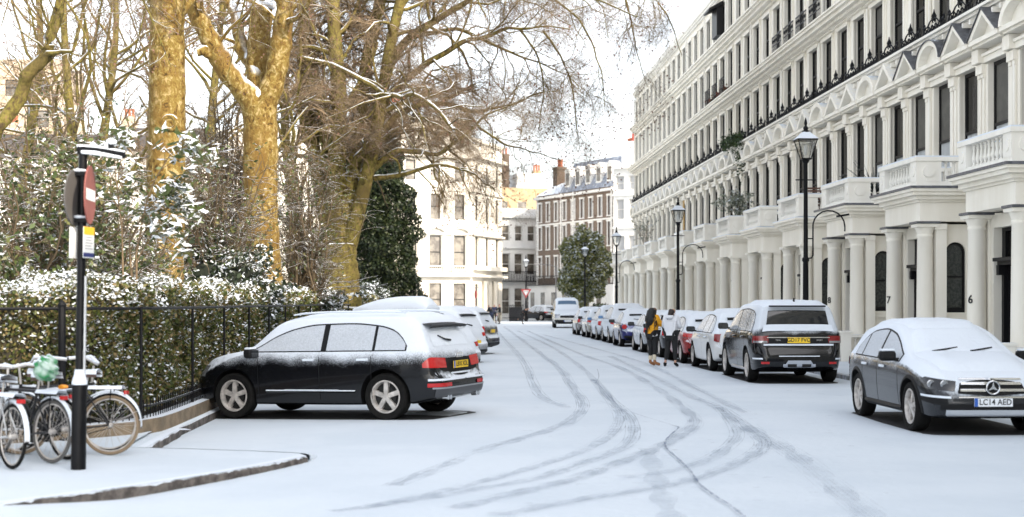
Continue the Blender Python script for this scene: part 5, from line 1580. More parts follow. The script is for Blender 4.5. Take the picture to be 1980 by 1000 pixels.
def make_car(s, name, label, cat='car', pnt=None, glass=FROST, wins=(), lo=None, hi=None, wind=None, back=None, wheels=(.9, 3.7), Rw=.34, spokes=5, style='five', rimR=.23,
             lights=None, group=None, mirror=None, mirglass=None, handles=(), handle_z=.95, seams=(), trimcol=None, cladding=None, tyre=.235, loc=(0, 0), head=0, gz_=0, sidesnow=None):
    root = empty(name, (loc[0], loc[1], gz_), head, label, cat, group)
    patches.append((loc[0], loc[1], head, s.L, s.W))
    body = s.build(pnt, root, wheels, Rw, BLACKP)
    L = s.L
    # side windows
    for sg in (-1, 1):
        for (a, b) in wins:
            us = lin(a, b, 12)
            o = grid_patch(lambda u, v: s.side(u, lo(u) + (hi(u) - lo(u)) * v, sg, .006), us, lin(0, 1, 6), glass, 'side_window', root)
        a, b = wins[0][0], wins[-1][1]
        grid_patch(lambda u, v: s.side(u, lo(u) - .018 + (hi(u) - lo(u) + .04) * v, sg, .0025), lin(a - .03, b + .04, 30), lin(0, 1, 6), BLACKP, 'window_trim', root)
        for wx in wheels:
            make_wheel(root, wx - L / 2, sg * (s.W / 2 - tyre / 2 - .02), Rw, tyre, spokes, sg, rimR, style)
        for hx in handles:
            mb = MB(); p = s.side(hx, handle_z, sg, .0)
            mb.box(p[0] - .10, p[0] + .10, p[1] - .012, p[1] + sg * .045, handle_z - .018, handle_z + .018)
            mb.box(p[0] - .10, p[0] - .07, p[1] - .03 * sg, p[1] + sg * .03, handle_z - .016, handle_z + .016)
            bevel(mb.build('door_handle', CSNOW if sidesnow else pnt, root), .008)
        for sx_ in seams:
            mb = MB(); zz = lin(s.zb(sx_) + .1, (lo(sx_) if a < sx_ < b else s.belt(sx_)) - .02, 10)
            mb.grid([[s.side(sx_ - .006, z, sg, .002), s.side(sx_ + .006, z, sg, .002)] for z in zz]); mb.build('door_seam', BLACKP, root)
        if mirror:
            mx, mz = mirror; y = s.Y(mx, mz)
            c = MB(); c.box(-.085, .075, -.12, .12, -.075, .075)
            mo = c.build('wing_mirror', BLACKP if mirglass is None else pnt, root); p = s.pt(mx, 0, mz)
            mo.location = (p[0] + .02, sg * (y + .17), mz + .03); bevel(mo, .05, 4)
            g = MB(); g.box(-.09, -.087, -.10, .10, -.058, .058); g.build('mirror_glass', mirglass or CARGL, mo)
            a_ = MB(); a_.box(-.03, .05, -.16, -.08, -.07, -.03) if sg > 0 else a_.box(-.03, .05, .08, .16, -.07, -.03); a_.build('mirror_arm', BLACKP, mo)
            sn = MB(); sn.box(-.06, .055, -.10, .10, .066, .10); bevel(sn.build('snow_cover', CSNOW, mo), .03, 3)
        if cladding:
            for wx in wheels:
                mb = MB(); r0, r1 = Rw + .05, Rw + .05 + cladding
                for k in range(25):
                    a_ = PI * (k / 24) * 1.1 - .05 * PI
                    row = []
                    for rr in (r0, (r0 + r1) / 2, r1):
                        X_, Z_ = wx + rr * math.cos(a_), max(.2, Rw + rr * math.sin(a_))
                        row.append(s.side(min(max(X_, .01), L - .01), Z_, sg, .014 if rr < r1 else .002))
                    mb.v += row
                    if k: n = len(mb.v); mb.f += [(n - 6, n - 5, n - 2, n - 3), (n - 5, n - 4, n - 1, n - 2)]; mb.mi += [0, 0]
                mb.build('wheel_arch_trim', BLACKP, root, sm=True, ang=60)
    if wind:
        (x0, w0), (x1, w1) = wind
        grid_patch(lambda u, v: s.roof(u, v * (w0 + (w1 - w0) * (u - x0) / (x1 - x0)), .006), lin(x0, x1, 10), lin(-1, 1, 13), CSNOW if sidesnow else glass, 'windscreen', root)
    if back:
        (x0, w0), (x1, w1) = back[:2]
        grid_patch(lambda u, v: s.roof(u, v * (w0 + (w1 - w0) * (u - x0) / (x1 - x0)), .006), lin(x0, x1, 8), lin(-1, 1, 13), back[2] if len(back) > 2 else glass, 'rear_window', root)
    return root
def wrap_patch(s, end, t0, t1, z0, z1, m, name, parent, o=.008, n=14, zf=None):
    f = zf or (lambda u: (z0, z1))
    def fn(u, v):
        a, b = f((u - t0) / (t1 - t0)); return s.wrap(end, u, a + (b - a) * v, o)
    return grid_patch(fn, lin(t0, t1, n), lin(0, 1, 6), m, name, parent)
def snow_slab(s, x0, x1, w0, w1, th, parent, name='snow_cover'):
    """snow lying on roof or bonnet: domed sheet that ends at its edges"""
    rows = []
    N = 16; M = 11
    for i in range(N):
        f = i / (N - 1); x = x0 + (x1 - x0) * f; w = w0 + (w1 - w0) * f; ex = min(1, min(f, 1 - f) * 7); row = []
        for j in range(M):
            v = -1 + 2 * j / (M - 1); ey = min(1, (1 - abs(v)) * 5)
            t = th * (min(ex, ey)) ** .5 * (1 + .12 * math.sin(x * 5 + v * 3) + .08 * math.sin(v * 9 + x * 11))
            row.append(s.roof(x, v * w, t + .002 if t > 0 else -.004))
        rows.append(row)
    mb = MB(); mb.grid(rows); return mb.build(name, CSNOW, parent, sm=True, ang=180)

ROAD_HEAD = SA                                     # heading of cars that drive away from the camera
def facing(h): return h                            # local +x of a car is its nose
# ---- black crossover parked nose-in at the left (dust of snow on its flanks)
def suv_shape(L, W, H, hood=1.0, belt=.98, rearz=.98, lean=.24, slope=.33, cowl=None, roof_s=.5):
    c = cowl or L - 1.18
    return Shape(L, W,
      [(0, .62), (.03, .82), (.07, rearz), (.12, rearz + .08), (slope + .02, H - .14), (slope + .12, H - .055), (slope + .5, H - .01), (L * .42, H), (L * .55, H - .02), (L * .63, H - .10), (c, hood + .10), (c + .12, hood + .055), (L - .6, hood - .02), (L - .25, hood - .10), (L - .1, hood - .20), (L - .03, hood - .34), (L, hood - .46)],
      [(0, .70), (.02, .77), (.06, .85), (.14, .925), (.3, .97), (.7, 1.0), (L * .5, 1.0), (L - .9, .985), (L - .5, .95), (L - .25, .885), (L - .1, .79), (L - .03, .70), (L, .60)],
      [(0, rearz), (.5, belt + .015), (L * .5, belt - .01), (L - 1.2, belt - .03), (L - .4, .80), (L, .62)],
      [(0, .38), (.15, .32), (.6, .24), (L * .5, .22), (L - .7, .22), (L - .2, .24), (L, .30)], lean=lean,
      defR=[(.2, .09), (.34, .01), (.5, 0), (.64, .0), (.69, .06), (.8, .07), (1.1, .09), (1.7, .04)], defF=[(.2, .10), (.35, .03), (.5, 0), (.7, .03), (.9, .12)])
BLK = paint('black_car_paint', (.004, .0045, .006), metal=0, coat=.25, dust=(.86, 1.10, .93, .30, 55))
s1 = suv_shape(4.63, 1.90, 1.67, hood=1.06, belt=1.06, rearz=1.0, slope=.42)
fx, fy = -4.42, 23.15; rxw, ryw = -1.93, 22.25
headq = math.atan2(.40, -.917)
L1 = 4.63; wq = (.93, 3.74)
# centre from the left rear wheel
nx_, ny_ = math.cos(headq), math.sin(headq); lx_, ly_ = -math.sin(headq), math.cos(headq)   # left of the car
rw = G(748, 812)
cx_ = rw[0] + nx_ * (L1 / 2 - wq[0]) - lx_ * .88; cy_ = rw[1] + ny_ * (L1 / 2 - wq[0]) - ly_ * .88
lo1 = lambda u: 1.085 + .012 * (4.63 - u) / 4
hi1 = lerp_pts([(.50, 1.10), (.62, 1.25), (.82, 1.39), (1.1, 1.46), (1.6, 1.50), (2.2, 1.49), (2.6, 1.43), (2.95, 1.31), (3.25, 1.15), (3.36, 1.10)])
q5 = make_car(s1, 'parked_car', 'black crossover with five-spoke wheels and snow-dusted flanks parked nose to the hedge', pnt=BLK, glass=FROST,
    wins=((.56, 1.10), (1.15, 1.98), (2.08, 3.33)), lo=lo1, hi=hi1, wind=((3.42, .66), (2.78, .52)), back=((.16, .62), (.44, .52), CSNOW), wheels=wq, Rw=.37, rimR=.255,
    mirror=(3.26, 1.03), handles=(1.30, 2.28), handle_z=.95, seams=(1.16, 2.10, 3.25), loc=(cx_, cy_), head=headq, gz_=-.055, sidesnow=True)
q5.rotation_euler = (R(-.6), R(1.1), headq)
snow_slab(s1, .46, 2.72, .58, .48, .02, q5)
wrap_patch(s1, 'R', .47, 1.02, .80, .99, REDL, 'tail_light', q5, .012, zf=lambda f: (.80 + .02 * f, .955 + .03 * f - .10 * max(0, f - .8) * 5))
wrap_patch(s1, 'R', -.47, -1.02, .80, .99, REDL, 'tail_light', q5, .012, zf=lambda f: (.80 + .02 * f, .955 + .03 * f - .10 * max(0, f - .8) * 5))
for sg in (1, -1):
    wrap_patch(s1, 'R', sg * .46, sg * .98, .515, .575, REDL, 'rear_reflector', q5, .012)
    wrap_patch(s1, 'R', sg * .02, sg * .97, .612, .645, CSNOW, 'bumper_snow', q5, .03)
wrap_patch(s1, 'R', -.66, .66, .67, .95, BLACKP, 'tailgate_recess', q5, .006, n=14, zf=lambda f: (.67 + .10 * abs(2 * f - 1) ** 2, .95))
wrap_patch(s1, 'R', -.36, .36, .70, .725, CSNOW, 'recess_snow', q5, .02, n=10)
wrap_patch(s1, 'R', -.85, .85, .34, .49, mat('dark_grey_bumper', (.05, .052, .058), .4), 'rear_diffuser', q5, .02, n=26)
wrap_patch(s1, 'R', -.9, .9, .485, .51, mat('satin_trim', (.35, .36, .38), .3, metal=.5), 'bumper_trim', q5, .026, n=26)
pp = s1.wrap('R', 0, .83, .018); plate(q5, (pp[0], 0, .84), R(-90), 'LB10 XDL', True)
for sg in (1, -1):
    mb = MB(); e0 = s1.wrap('R', sg * .52, .36, .0)
    for k in (-.045, .045): mb.lathe((e0[0] - .02, sg * .52 + k, .345), [(.038, -.03), (.042, .06), (.034, .06), (.03, .0)], 14, 'x')
    mb.build('exhaust_pipe', CHROME, q5, sm=True)
mb = MB(); sp = [s1.roof(.40, v, .02) for v in lin(-.58, .58, 14)]
rows = [[(p[0] - .09, p[1], p[2] - .055) for p in sp], [(p[0] - .16, p[1], p[2] - .03) for p in sp], [(p[0] + .1, p[1], p[2] + .02) for p in sp]]
mb.grid(rows); mb.grid([[(p[0] - .085, p[1] * .97, p[2] - .07) for p in sp], [(p[0] - .15, p[1] * .97, p[2] - .035) for p in sp]]); mb.build('rear_spoiler', BLACKP, q5, sm=True)
mb = MB(); a_ = s1.roof(.20, 0, .03); b_ = s1.roof(.26, .34, .02); mb.tube([a_, s1.roof(.215, .18, .03), b_], [.018, .014, .008], 6); mb.build('rear_wiper', BLACKP, q5)
for sg in (1, -1):
    mb = MB(); mb.tube([s1.pt(x, sg * (s1.Y(1.5, 1.5) - .05), s1.Z(x, .56) + .05) for x in lin(.65, 2.7, 12)], [.012] + [.018] * 10 + [.012], 6); mb.build('roof_rail', CSNOW, q5, sm=True)
    wrap_patch(s1, 'F', sg * .42, sg * .98, .68, .86, CLRL, 'headlight', q5, .012)
    mb = MB(); mb.grid([[s1.side(x, .42 + .012 * math.sin(x), sg, .006), s1.side(x, .455, sg, .03), s1.side(x, .47, sg, .006)] for x in lin(1.45, 3.1, 14)]); mb.build('side_moulding', BLK, q5, sm=True)
    mb = MB(); mb.grid([[s1.side(x, .455, sg, .012), s1.side(x, .468, sg, .030), s1.side(x, .478, sg, .008)] for x in lin(1.75, 2.75, 10)]); mb.build('moulding_snow', CSNOW, q5)
for k in range(4):
    mb = MB(); p = s1.wrap('R', 0, 1.0, .02); mb.torus((p[0] + .015, (k - 1.5) * .062, .985), .036, .008, 'x', 18, 5); mb.build('ring_badge', CHROME, q5)

# ---- black off-roader on the right with the legible plate
BLK2 = paint('black_car_paint_b', (.004, .0045, .006), metal=0, coat=.25, dust=(1.10, 1.22, .85, .12, 40), snow=(.6, .85, .3), rough=.12)
s2 = suv_shape(4.85, 2.04, 1.80, hood=1.12, belt=1.13, rearz=1.12, slope=.26, lean=.20)
s2.dR = lerp_pts([(.2, .12), (.34, .03), (.5, 0), (.70, .0), (.76, .06), (1.1, .07), (1.7, .03)])
s2.cache = {}
hi2 = lerp_pts([(.42, 1.30), (.55, 1.52), (.9, 1.60), (1.6, 1.64), (2.4, 1.61), (2.8, 1.52), (3.2, 1.34), (3.55, 1.17)])
rr_ = make_car(s2, 'parked_car', 'black off-roader seen from behind, GD17 FVO on its yellow plate', pnt=BLK2, glass=FROSTD,
    wins=((.46, 1.10), (1.15, 2.12), (2.2, 3.45)), lo=lambda u: 1.16, hi=hi2, wind=((3.62, .70), (2.95, .58)), wheels=(.98, 3.90), Rw=.385, rimR=.27, spokes=5, style='split',
    mirror=(3.38, 1.20), handles=(1.35, 2.40), handle_z=1.02, seams=(1.2, 2.16, 3.4), loc=(6.28, 34.35), head=R(91.3))
snow_slab(s2, .34, 2.95, .74, .62, .06, rr_)
def backwin(s, x0, x1, w0, w1): pass
# rear glass: clear above, snow below
grid_patch(lambda u, v: s2.roof(.155 + .105 * u, v * (.70 - .06 * u), .006), lin(0, 1, 6), lin(-1, 1, 13), CARGL, 'rear_window', rr_)
grid_patch(lambda u, v: s2.roof(.09 + .07 * u, v * (.80 - .04 * u), .03), lin(0, 1, 6), lin(-1, 1, 13), CSNOW, 'rear_window_snow', rr_)
for sg in (1, -1):
    wrap_patch(s2, 'R', sg * .70, sg * 1.10, .90, 1.06, REDD, 'tail_light', rr_, .014)
    wrap_patch(s2, 'R', sg * .72, sg * 1.06, .905, .95, CLRL, 'tail_lamp_lens', rr_, .018)
    wrap_patch(s2, 'R', sg * .66, sg * .84, .44, .49, REDL, 'rear_reflector', rr_, .014)
    wrap_patch(s2, 'R', sg * .80, sg * 1.12, .54, .575, CSNOW, 'bumper_snow', rr_, .02)
    wrap_patch(s2, 'F', sg * .45, sg * 1.0, .75, .90, CLRL, 'headlight', rr_, .012)
    mb = MB(); mb.box(-1.2, .5, sg * .84, sg * 1.0, .26, .33); bevel(mb.build('side_step', mat('satin_silver', (.4, .41, .43), .35, metal=.6), rr_), .02)
wrap_patch(s2, 'R', -.70, .70, .90, 1.01, BLACKP, 'tailgate_band', rr_, .010, n=10)
wrap_patch(s2, 'R', -.74, .74, 1.015, 1.035, CHROME, 'tailgate_trim', rr_, .022, n=10)
wrap_patch(s2, 'R', -.80, .80, .845, .885, CSNOW, 'bumper_snow', rr_, .035, n=12)
wrap_patch(s2, 'R', -.45, .45, .605, .625, CSNOW, 'bumper_snow', rr_, .02, n=12)
SILV = mat('silver_skid', (.42, .45, .50), .35, metal=.4)
wrap_patch(s2, 'R', -.36, .36, .33, .52, SILV, 'skid_plate', rr_, .03, n=14, zf=lambda f: (.36 + .0 * f, .52) if .1 < f < .9 else (.36, .44))
wrap_patch(s2, 'R', -.26, -.06, .37, .44, DARKM, 'skid_vent', rr_, .034, n=5); wrap_patch(s2, 'R', .06, .26, .37, .44, DARKM, 'skid_vent', rr_, .034, n=5)
p = s2.wrap('R', 0, .96, .026); plate(rr_, (p[0], 0, .965), R(-90), 'GD17 FVO', True, w=.50, h=.125, blue=False)
for sg in (1, -1): text_obj('badge_lettering', 'SPORT' if sg < 0 else 'TDV6', .045, CHROME, rr_, (p[0] + .008, sg * .46, .965), (R(90), 0, R(-90)), .002)
mb = MB(); mb.box(-2.30, -2.12, -.62, .62, 1.70, 1.735); bevel(mb.build('rear_spoiler', BLACKP, rr_), .012)
mb = MB(); mb.prism([(-1.9, 1.80), (-1.78, 1.80), (-1.88, 1.90)], 'y', -.015, .015); mb.build('roof_antenna', BLACKP, rr_)

# ---- grey compact crossover facing the camera at the right edge
GRY = paint('dark_grey_car_paint', (.022, .024, .028), metal=.3, coat=.3, dust=(.86, 1.06, .95, .30, 50), snow=(.22, .5, .4))
s3 = Shape(4.42, 1.80,
   [(0, .62), (.04, .85), (.09, .98), (.15, 1.04), (.55, 1.36), (.8, 1.43), (1.4, 1.50), (2.0, 1.495), (2.45, 1.42), (3.15, 1.10), (3.3, 1.05), (3.8, .98), (4.1, .90), (4.27, .82), (4.36, .72), (4.40, .60), (4.42, .52)],
   [(0, .66), (.02, .75), (.06, .84), (.14, .92), (.35, .97), (.8, 1.0), (2.4, 1.0), (3.5, .99), (3.9, .96), (4.15, .90), (4.3, .82), (4.38, .72), (4.42, .62)],
   [(0, .96), (.6, .98), (2.2, .95), (3.2, .92), (3.9, .80), (4.42, .58)],
   [(0, .36), (.2, .28), (.8, .22), (3.6, .22), (4.2, .22), (4.42, .27)], lean=.26, defR=[(.2, .08), (.5, 0), (.8, .06), (1.2, .1)], defF=[(.15, .12), (.3, .02), (.45, 0), (.62, .02), (.8, .08), (1.0, .14)])
hi3 = lerp_pts([(.75, 1.08), (.95, 1.24), (1.3, 1.35), (1.8, 1.385), (2.3, 1.33), (2.65, 1.22), (2.95, 1.08), (3.1, 1.02)])
gla = make_car(s3, 'parked_car', 'dark grey compact crossover with star badge facing the camera under thick snow', pnt=GRY, glass=FROST,
    wins=((.78, 1.10), (1.15, 1.95), (2.03, 3.02)), lo=lambda u: 1.0 - .012 * u, hi=hi3, wind=((3.20, .66), (2.50, .52)), wheels=(.87, 3.57), Rw=.345, rimR=.245, spokes=5, style='split', tyre=.225,
    mirror=(2.92, 1.0), handles=(1.4, 2.35), handle_z=.86, seams=(1.2, 2.0, 3.05), cladding=.05, loc=(6.41, 21.7), head=R(-88.4), sidesnow=True)
snow_slab(s3, .5, 2.52, .60, .52, .06, gla); snow_slab(s3, 3.16, 4.20, .70, .60, .06, gla, 'bonnet_snow'); snow_slab(s3, 2.5, 3.22, .54, .70, .05, gla, 'windscreen_snow')
for sg in (1, -1):
    def hl(f): return (.60 + .035 * f, .735 + .06 * f - .02 * (f > .9))
    wrap_patch(s3, 'F', sg * .52, sg * 1.05, .62, .78, mat('black_lamp_housing', (.02, .02, .022), .1, spec=.7), 'headlight', gla, .012, zf=hl)
    for c in (.66, .84):
        p = s3.wrap('F', sg * c, .695, .018); mb = MB(); mb.lathe(p, [(.05, -.01), (.055, .006), (.04, .01), (.038, .0)], 16, 'x'); mb.build('headlamp_lens', CLRL, gla, sm=True)
    wrap_patch(s3, 'F', sg * .60, sg * 1.08, .40, .50, BLACKP, 'fog_lamp_recess', gla, .008, zf=lambda f: (.40 + .06 * f, .50 + .02 * f))
    wrap_patch(s3, 'F', sg * .56, sg * 1.06, .52, .54, CSNOW, 'bumper_snow', gla, .02, zf=lambda f: (.505 + .02 * f, .535 + .02 * f))
    wrap_patch(s3, 'R', sg * .5, sg * .95, .80, .93, REDL, 'tail_light', gla, .01)
    mb = MB(); mb.grid([[s3.side(x, .24, sg, .012), s3.side(x, .29, sg, .03), s3.side(x, .33, sg, .004)] for x in lin(1.28, 3.16, 16)]); mb.build('sill_cladding', BLACKP, gla, sm=True)
SILB = mat('silver_bumper', (.5, .52, .55), .3, metal=.5, snow=(.5, .9, .4))
wrap_patch(s3, 'F', -.62, .62, .26, .35, SILB, 'bumper_lip', gla, .016, n=20)
wrap_patch(s3, 'F', -.70, .70, .345, .43, BLACKP, 'lower_grille', gla, .012, n=20)
wrap_patch(s3, 'F', -.47, .47, .53, .76, BLACKP, 'grille', gla, .010, n=18, zf=lambda f: (.54 + .03 * abs(2 * f - 1), .755 - .05 * abs(2 * f - 1) ** 3))
for z in (.60, .69): wrap_patch(s3, 'F', -.45, .45, z, z + .035, CHROME, 'grille_bar', gla, .028, n=18)
wrap_patch(s3, 'F', -.50, .50, .755, .775, CHROME, 'grille_surround', gla, .02, n=18)
wrap_patch(s3, 'F', -.46, .46, .515, .535, CHROME, 'grille_surround', gla, .02, n=18)
p = s3.wrap('F', 0, .655, .045)
mb = MB(); mb.torus((p[0], 0, .655), .088, .011, 'x', 28, 6)
for k in range(3):
    a_ = PI / 2 + k * 2 * PI / 3
    for da in (-.5, .5):
        b_ = a_ + da * 2.0
    mb.prism([(.085 * math.cos(a_), .655 + .085 * math.sin(a_)), (.020 * math.cos(a_ + 1.05), .655 + .020 * math.sin(a_ + 1.05)), (0, .655), (.020 * math.cos(a_ - 1.05), .655 + .020 * math.sin(a_ - 1.05))], 'x', p[0] - .008, p[0] + .006)
mb.lathe((p[0] - .01, 0, .655), [(.084, -.004), (.084, 0)], 24, 'x') if False else None
mb.build('star_badge', CHROME, gla)
mb = MB(); mb.lathe((p[0] - .012, 0, .655), [(.082, -.006), (.082, 0)], 24, 'x'); mb.build('badge_disc', BLACKP, gla)
p = s3.wrap('F', 0, .44, .03); plate(gla, (p[0], 0, .455), R(90), 'LC14 AED', False)
mb = MB(); 
for k in range(2): mb.tube([s3.roof(3.25, .1 - .55 * k, .05), s3.roof(3.12, .45 - .5 * k, .05)], .012, 5)
mb.build('windscreen_wiper', BLACKP, gla)

# ---- generic smaller cars
def hatch_shape(L, W, H, belt=.90, hood=.92, rearz=.92, slope=.40, lean=.26):
    return suv_shape(L, W, H, hood=hood, belt=belt, rearz=rearz, slope=slope, lean=lean, cowl=L - 1.05)
def simple_car(label, col, L, W, H, D=None, Y=None, head=None, loc=None, plate_txt='', yellow=True, dust=(.55, .85, .95, .3, 30), glass=FROST, metal=.3, slope=.4, mirglass=None, group=None, belt=.92, Rw=.32, rear='R', snowy=True, name='parked_car', ls='wide', light=REDL, plz=.80):
    s = hatch_shape(L, W, H, belt=belt, hood=belt + .03, rearz=belt, slope=slope)
    pn = paint('paint_' + label[:24].replace(' ', '_'), col, metal=metal, dust=dust, snow=(.2, .5, .5))
    if loc is None: loc = street(D, Y)
    hi_ = lerp_pts([(.42, belt + .06), (.6, H - .28), (1.0, H - .16), (L * .4, H - .12), (L * .5, H - .14), (L * .6, H - .24), (L * .74, belt + .06)])
    c = make_car(s, name, label, pnt=pn, glass=glass, wins=((.46, L * .235), (L * .25, L * .43), (L * .445, L * .72)), lo=lambda u: belt + .03, hi=hi_, wind=((L * .76, .6), (L * .62, .5)),
        back=((.14, .55), (slope, .48), CSNOW if snowy else glass), wheels=(L * .19, L * .81), Rw=Rw, rimR=Rw * .66, tyre=.2, spokes=5, style='split',
        mirror=(L * .70, belt + .05), mirglass=mirglass, handles=(L * .29, L * .49), handle_z=belt - .09, seams=(L * .245, L * .44), loc=loc, head=head if head is not None else SA, gz_=gz(loc[0]), sidesnow=snowy, group=group)
    snow_slab(s, .42, L * .6, W * .31, W * .28, .06, c); snow_slab(s, L * .78, L - .25, W * .36, W * .33, .06, c, 'bonnet_snow')
    for sg in (1, -1):
        if ls == 'wide': wrap_patch(s, 'R', sg * W * .30, sg * W * .54, belt - .17, belt, light, 'tail_light', c, .012, n=10, zf=lambda f: (belt - .15 + .03 * f, belt - .04 + .03 * f))
        elif ls == 'tall': wrap_patch(s, 'R', sg * W * .41, sg * W * .51, belt - .24, belt, light, 'tail_light', c, .012, n=8, zf=lambda f: (belt - .22 + .04 * f, belt + .0))
        else:
            q_ = s.wrap('R', sg * W * .42, belt - .12, .01); mb = MB(); mb.lathe(q_, [(.10, .02), (.10, -.02), (.07, -.03), (.06, -.02), (.01, -.02)], 18, 'x'); mb.build('tail_light', light, c, sm=True)
        wrap_patch(s, 'F', sg * W * .24, sg * W * .52, .62, .76, CLRL, 'headlight', c, .012, n=10)
    wrap_patch(s, 'R', -W * .42, W * .42, .30, .46, BLACKP, 'bumper_insert', c, .014, n=16)
    wrap_patch(s, 'F', -W * .3, W * .3, .42, .62, BLACKP, 'grille', c, .014, n=12)
    p = s.wrap('R', 0, plz - .12, .02); plate(c, (p[0], 0, plz - .12), R(-90), plate_txt, True)
    p = s.wrap('F', 0, .42, .02); plate(c, (p[0], 0, .42), R(90), '', False)
    mb = MB(); sp = [s.roof(slope - .02, v, .015) for v in lin(-W * .27, W * .27, 10)]
    mb.grid([[(q[0] - .06, q[1], q[2] - .06) for q in sp], [(q[0] - .10, q[1], q[2] - .02) for q in sp], [(q[0] + .08, q[1], q[2] + .02) for q in sp]]); mb.build('rear_spoiler', BLACKP, c, sm=True)
    mb = MB(); mb.tube([s.roof(.17, 0, .03), s.roof(.20, .3, .02)], [.02, .01], 5); mb.build('rear_wiper', BLACKP, c)
    return c, s
GR = 'cars parked along the right-hand kerb'; GL_ = 'cars parked nose-in along the hedge'
rr_['group'] = GR; q5['group'] = GL_; gla['group'] = GR
simple_car('white crossover with red tail lamps directly in front of the black off-roader', (.62, .62, .61), 4.40, 1.84, 1.58, 7.48, 39.6, dust=(.85, 1.1, .8, .3, 30), metal=.0, ls='tall', group=GR, belt=.98, Rw=.35, light=REDD, glass=FROSTD)
simple_car('dark red hatchback between the white crossover and the dark grey one', (.28, .02, .02), 4.1, 1.78, 1.47, 7.42, 44.3, metal=.2, ls='wide', group=GR, dust=(.7, 1.1, .9, .4, 30))
simple_car('charcoal hatchback half hidden behind the woman in the white jacket', (.03, .03, .035), 4.2, 1.78, 1.48, 7.42, 48.9, ls='tall', group=GR, dust=(.62, .85, .9, .3, 30))
simple_car('silver hatchback parked just beyond the two women', (.42, .43, .45), 4.0, 1.74, 1.46, 7.40, 53.5, metal=.6, ls='tall', group=GR)
simple_car('small dark blue car with snow on its tail, left of the woman in yellow', (.015, .02, .12), 3.75, 1.70, 1.50, 7.35, 60.2, plate_txt='', ls='round', group=GR, dust=(.92, 1.15, .9, .25, 30), metal=.4, plz=.78, belt=.94)
simple_car('tall snow-plastered car whose mirror glass shines blue, just beyond the dark blue car', (.5, .51, .52), 4.5, 1.84, 1.70, 7.50, 65.6, mirglass=MIRB, ls='tall', group=GR, belt=1.05, Rw=.35, dust=(.45, .75, .98, .3, 20))
simple_car('snow-plastered estate with blue mirror glass, second beyond the dark blue car', (.40, .41, .42), 4.4, 1.80, 1.62, 7.42, 70.6, mirglass=MIRB, ls='tall', group=GR, dust=(.4, .7, .98, .3, 20))
simple_car('cream-grey car third beyond the dark blue car', (.38, .36, .31), 4.2, 1.76, 1.48, 7.36, 75.6, ls='wide', group=GR, dust=(.6, .9, .95, .3, 20))
simple_car('grey car with red tail lamp at the far end of the right-hand row', (.22, .21, .20), 4.2, 1.76, 1.5, 7.30, 81.0, ls='tall', group=GR, dust=(.7, 1.0, .95, .3, 20))
hl_ = headq
def leftcar(px_rear, Yr, L): 
    X = XF(px_rear, Yr); return (X + math.cos(hl_) * L / 2, Yr + math.sin(hl_) * L / 2)
simple_car('silver hatchback immediately behind the black crossover, mostly hidden', (.36, .37, .38), 4.2, 1.76, 1.50, loc=leftcar(896, 28.2, 4.2), head=hl_ - .12, ls='wide', group=GL_, dust=(.5, .8, .95, .3, 30))
rb, srb = simple_car('snow-covered estate car carrying a roof box, behind the black crossover', (.30, .31, .32), 4.5, 1.80, 1.52, loc=leftcar(908, 35.5, 4.5), head=hl_, group=GL_, dust=(.45, .8, .95, .3, 30))
simple_car('snow-covered silver people carrier between the roof-box car and the grey estate', (.36, .37, .39), 4.5, 1.84, 1.70, loc=leftcar(925, 43.0, 4.5), head=hl_, group=GL_, dust=(.5, .8, .95, .3, 30), belt=1.0, Rw=.34)
wg, swg = simple_car('dark grey estate with yellow rear plate, farthest car on the hedge side', (.045, .047, .05), 4.75, 1.84, 1.68, loc=leftcar(950, 50.3, 4.75), head=hl_ + .12, ls='tall', group=GL_, dust=(.93, 1.1, .95, .2, 30), belt=1.03, Rw=.36, plz=.98)
# the roof box rests on its car
rbx = empty('roof_box', (rb.location.x, rb.location.y, rb.location.z), hl_, 'long white snow-covered roof box on the estate car behind the black crossover', 'roof box')
mb = MB(); secs = []
for i in range(15):
    f = i / 14; x = -1.25 + 2.1 * f; h = .36 * (1 - (max(0, f - .25) / .75) ** 2.4 * .8) * (1 if f > .02 else .7) * min(1, .55 + f * 5); w = .38 * (1 - .35 * max(0, f - .55) ** 1.2)
    secs.append([(x, w * math.cos(a) * (1 if abs(math.cos(a)) < .9 else 1), 1.66 + max(0, math.sin(a)) ** .6 * h if math.sin(a) > 0 else 1.66 - .10 * abs(math.sin(a)) ** .5) for a in lin(0, 2 * PI, 25)])
mb.grid(secs); mb.face(*secs[0][:-1]); mb.face(*secs[-1][:-1])
mb.build('box_shell', paint('roof_box_plastic', (.25, .26, .27), dust=(1.5, 1.75, .97, .15, 30), metal=0), rbx, sm=True, ang=50)
for x in (-.9, .4):
    mb = MB(); mb.box(x - .03, x + .03, -.62, .62, 1.52, 1.57); mb.box(x - .03, x + .03, -.62, -.56, 1.42, 1.52); mb.box(x - .03, x + .03, .56, .62, 1.42, 1.52); mb.build('roof_bar', BLACKP, rbx)
# far cars
simple_car('black hatchback parked beyond the white van at the road bend', (.012, .012, .014), 4.0, 1.75, 1.5, loc=(2.75, 143), head=R(128), dust=(.85, 1.05, .95, .2, 20), plz=.85)
simple_car('white car in the sun at the far end, right of the waiting people', (.55, .55, .54), 4.0, 1.75, 1.5, loc=(-.15, 160), head=R(150), dust=(.5, .8, .95, .2, 20))
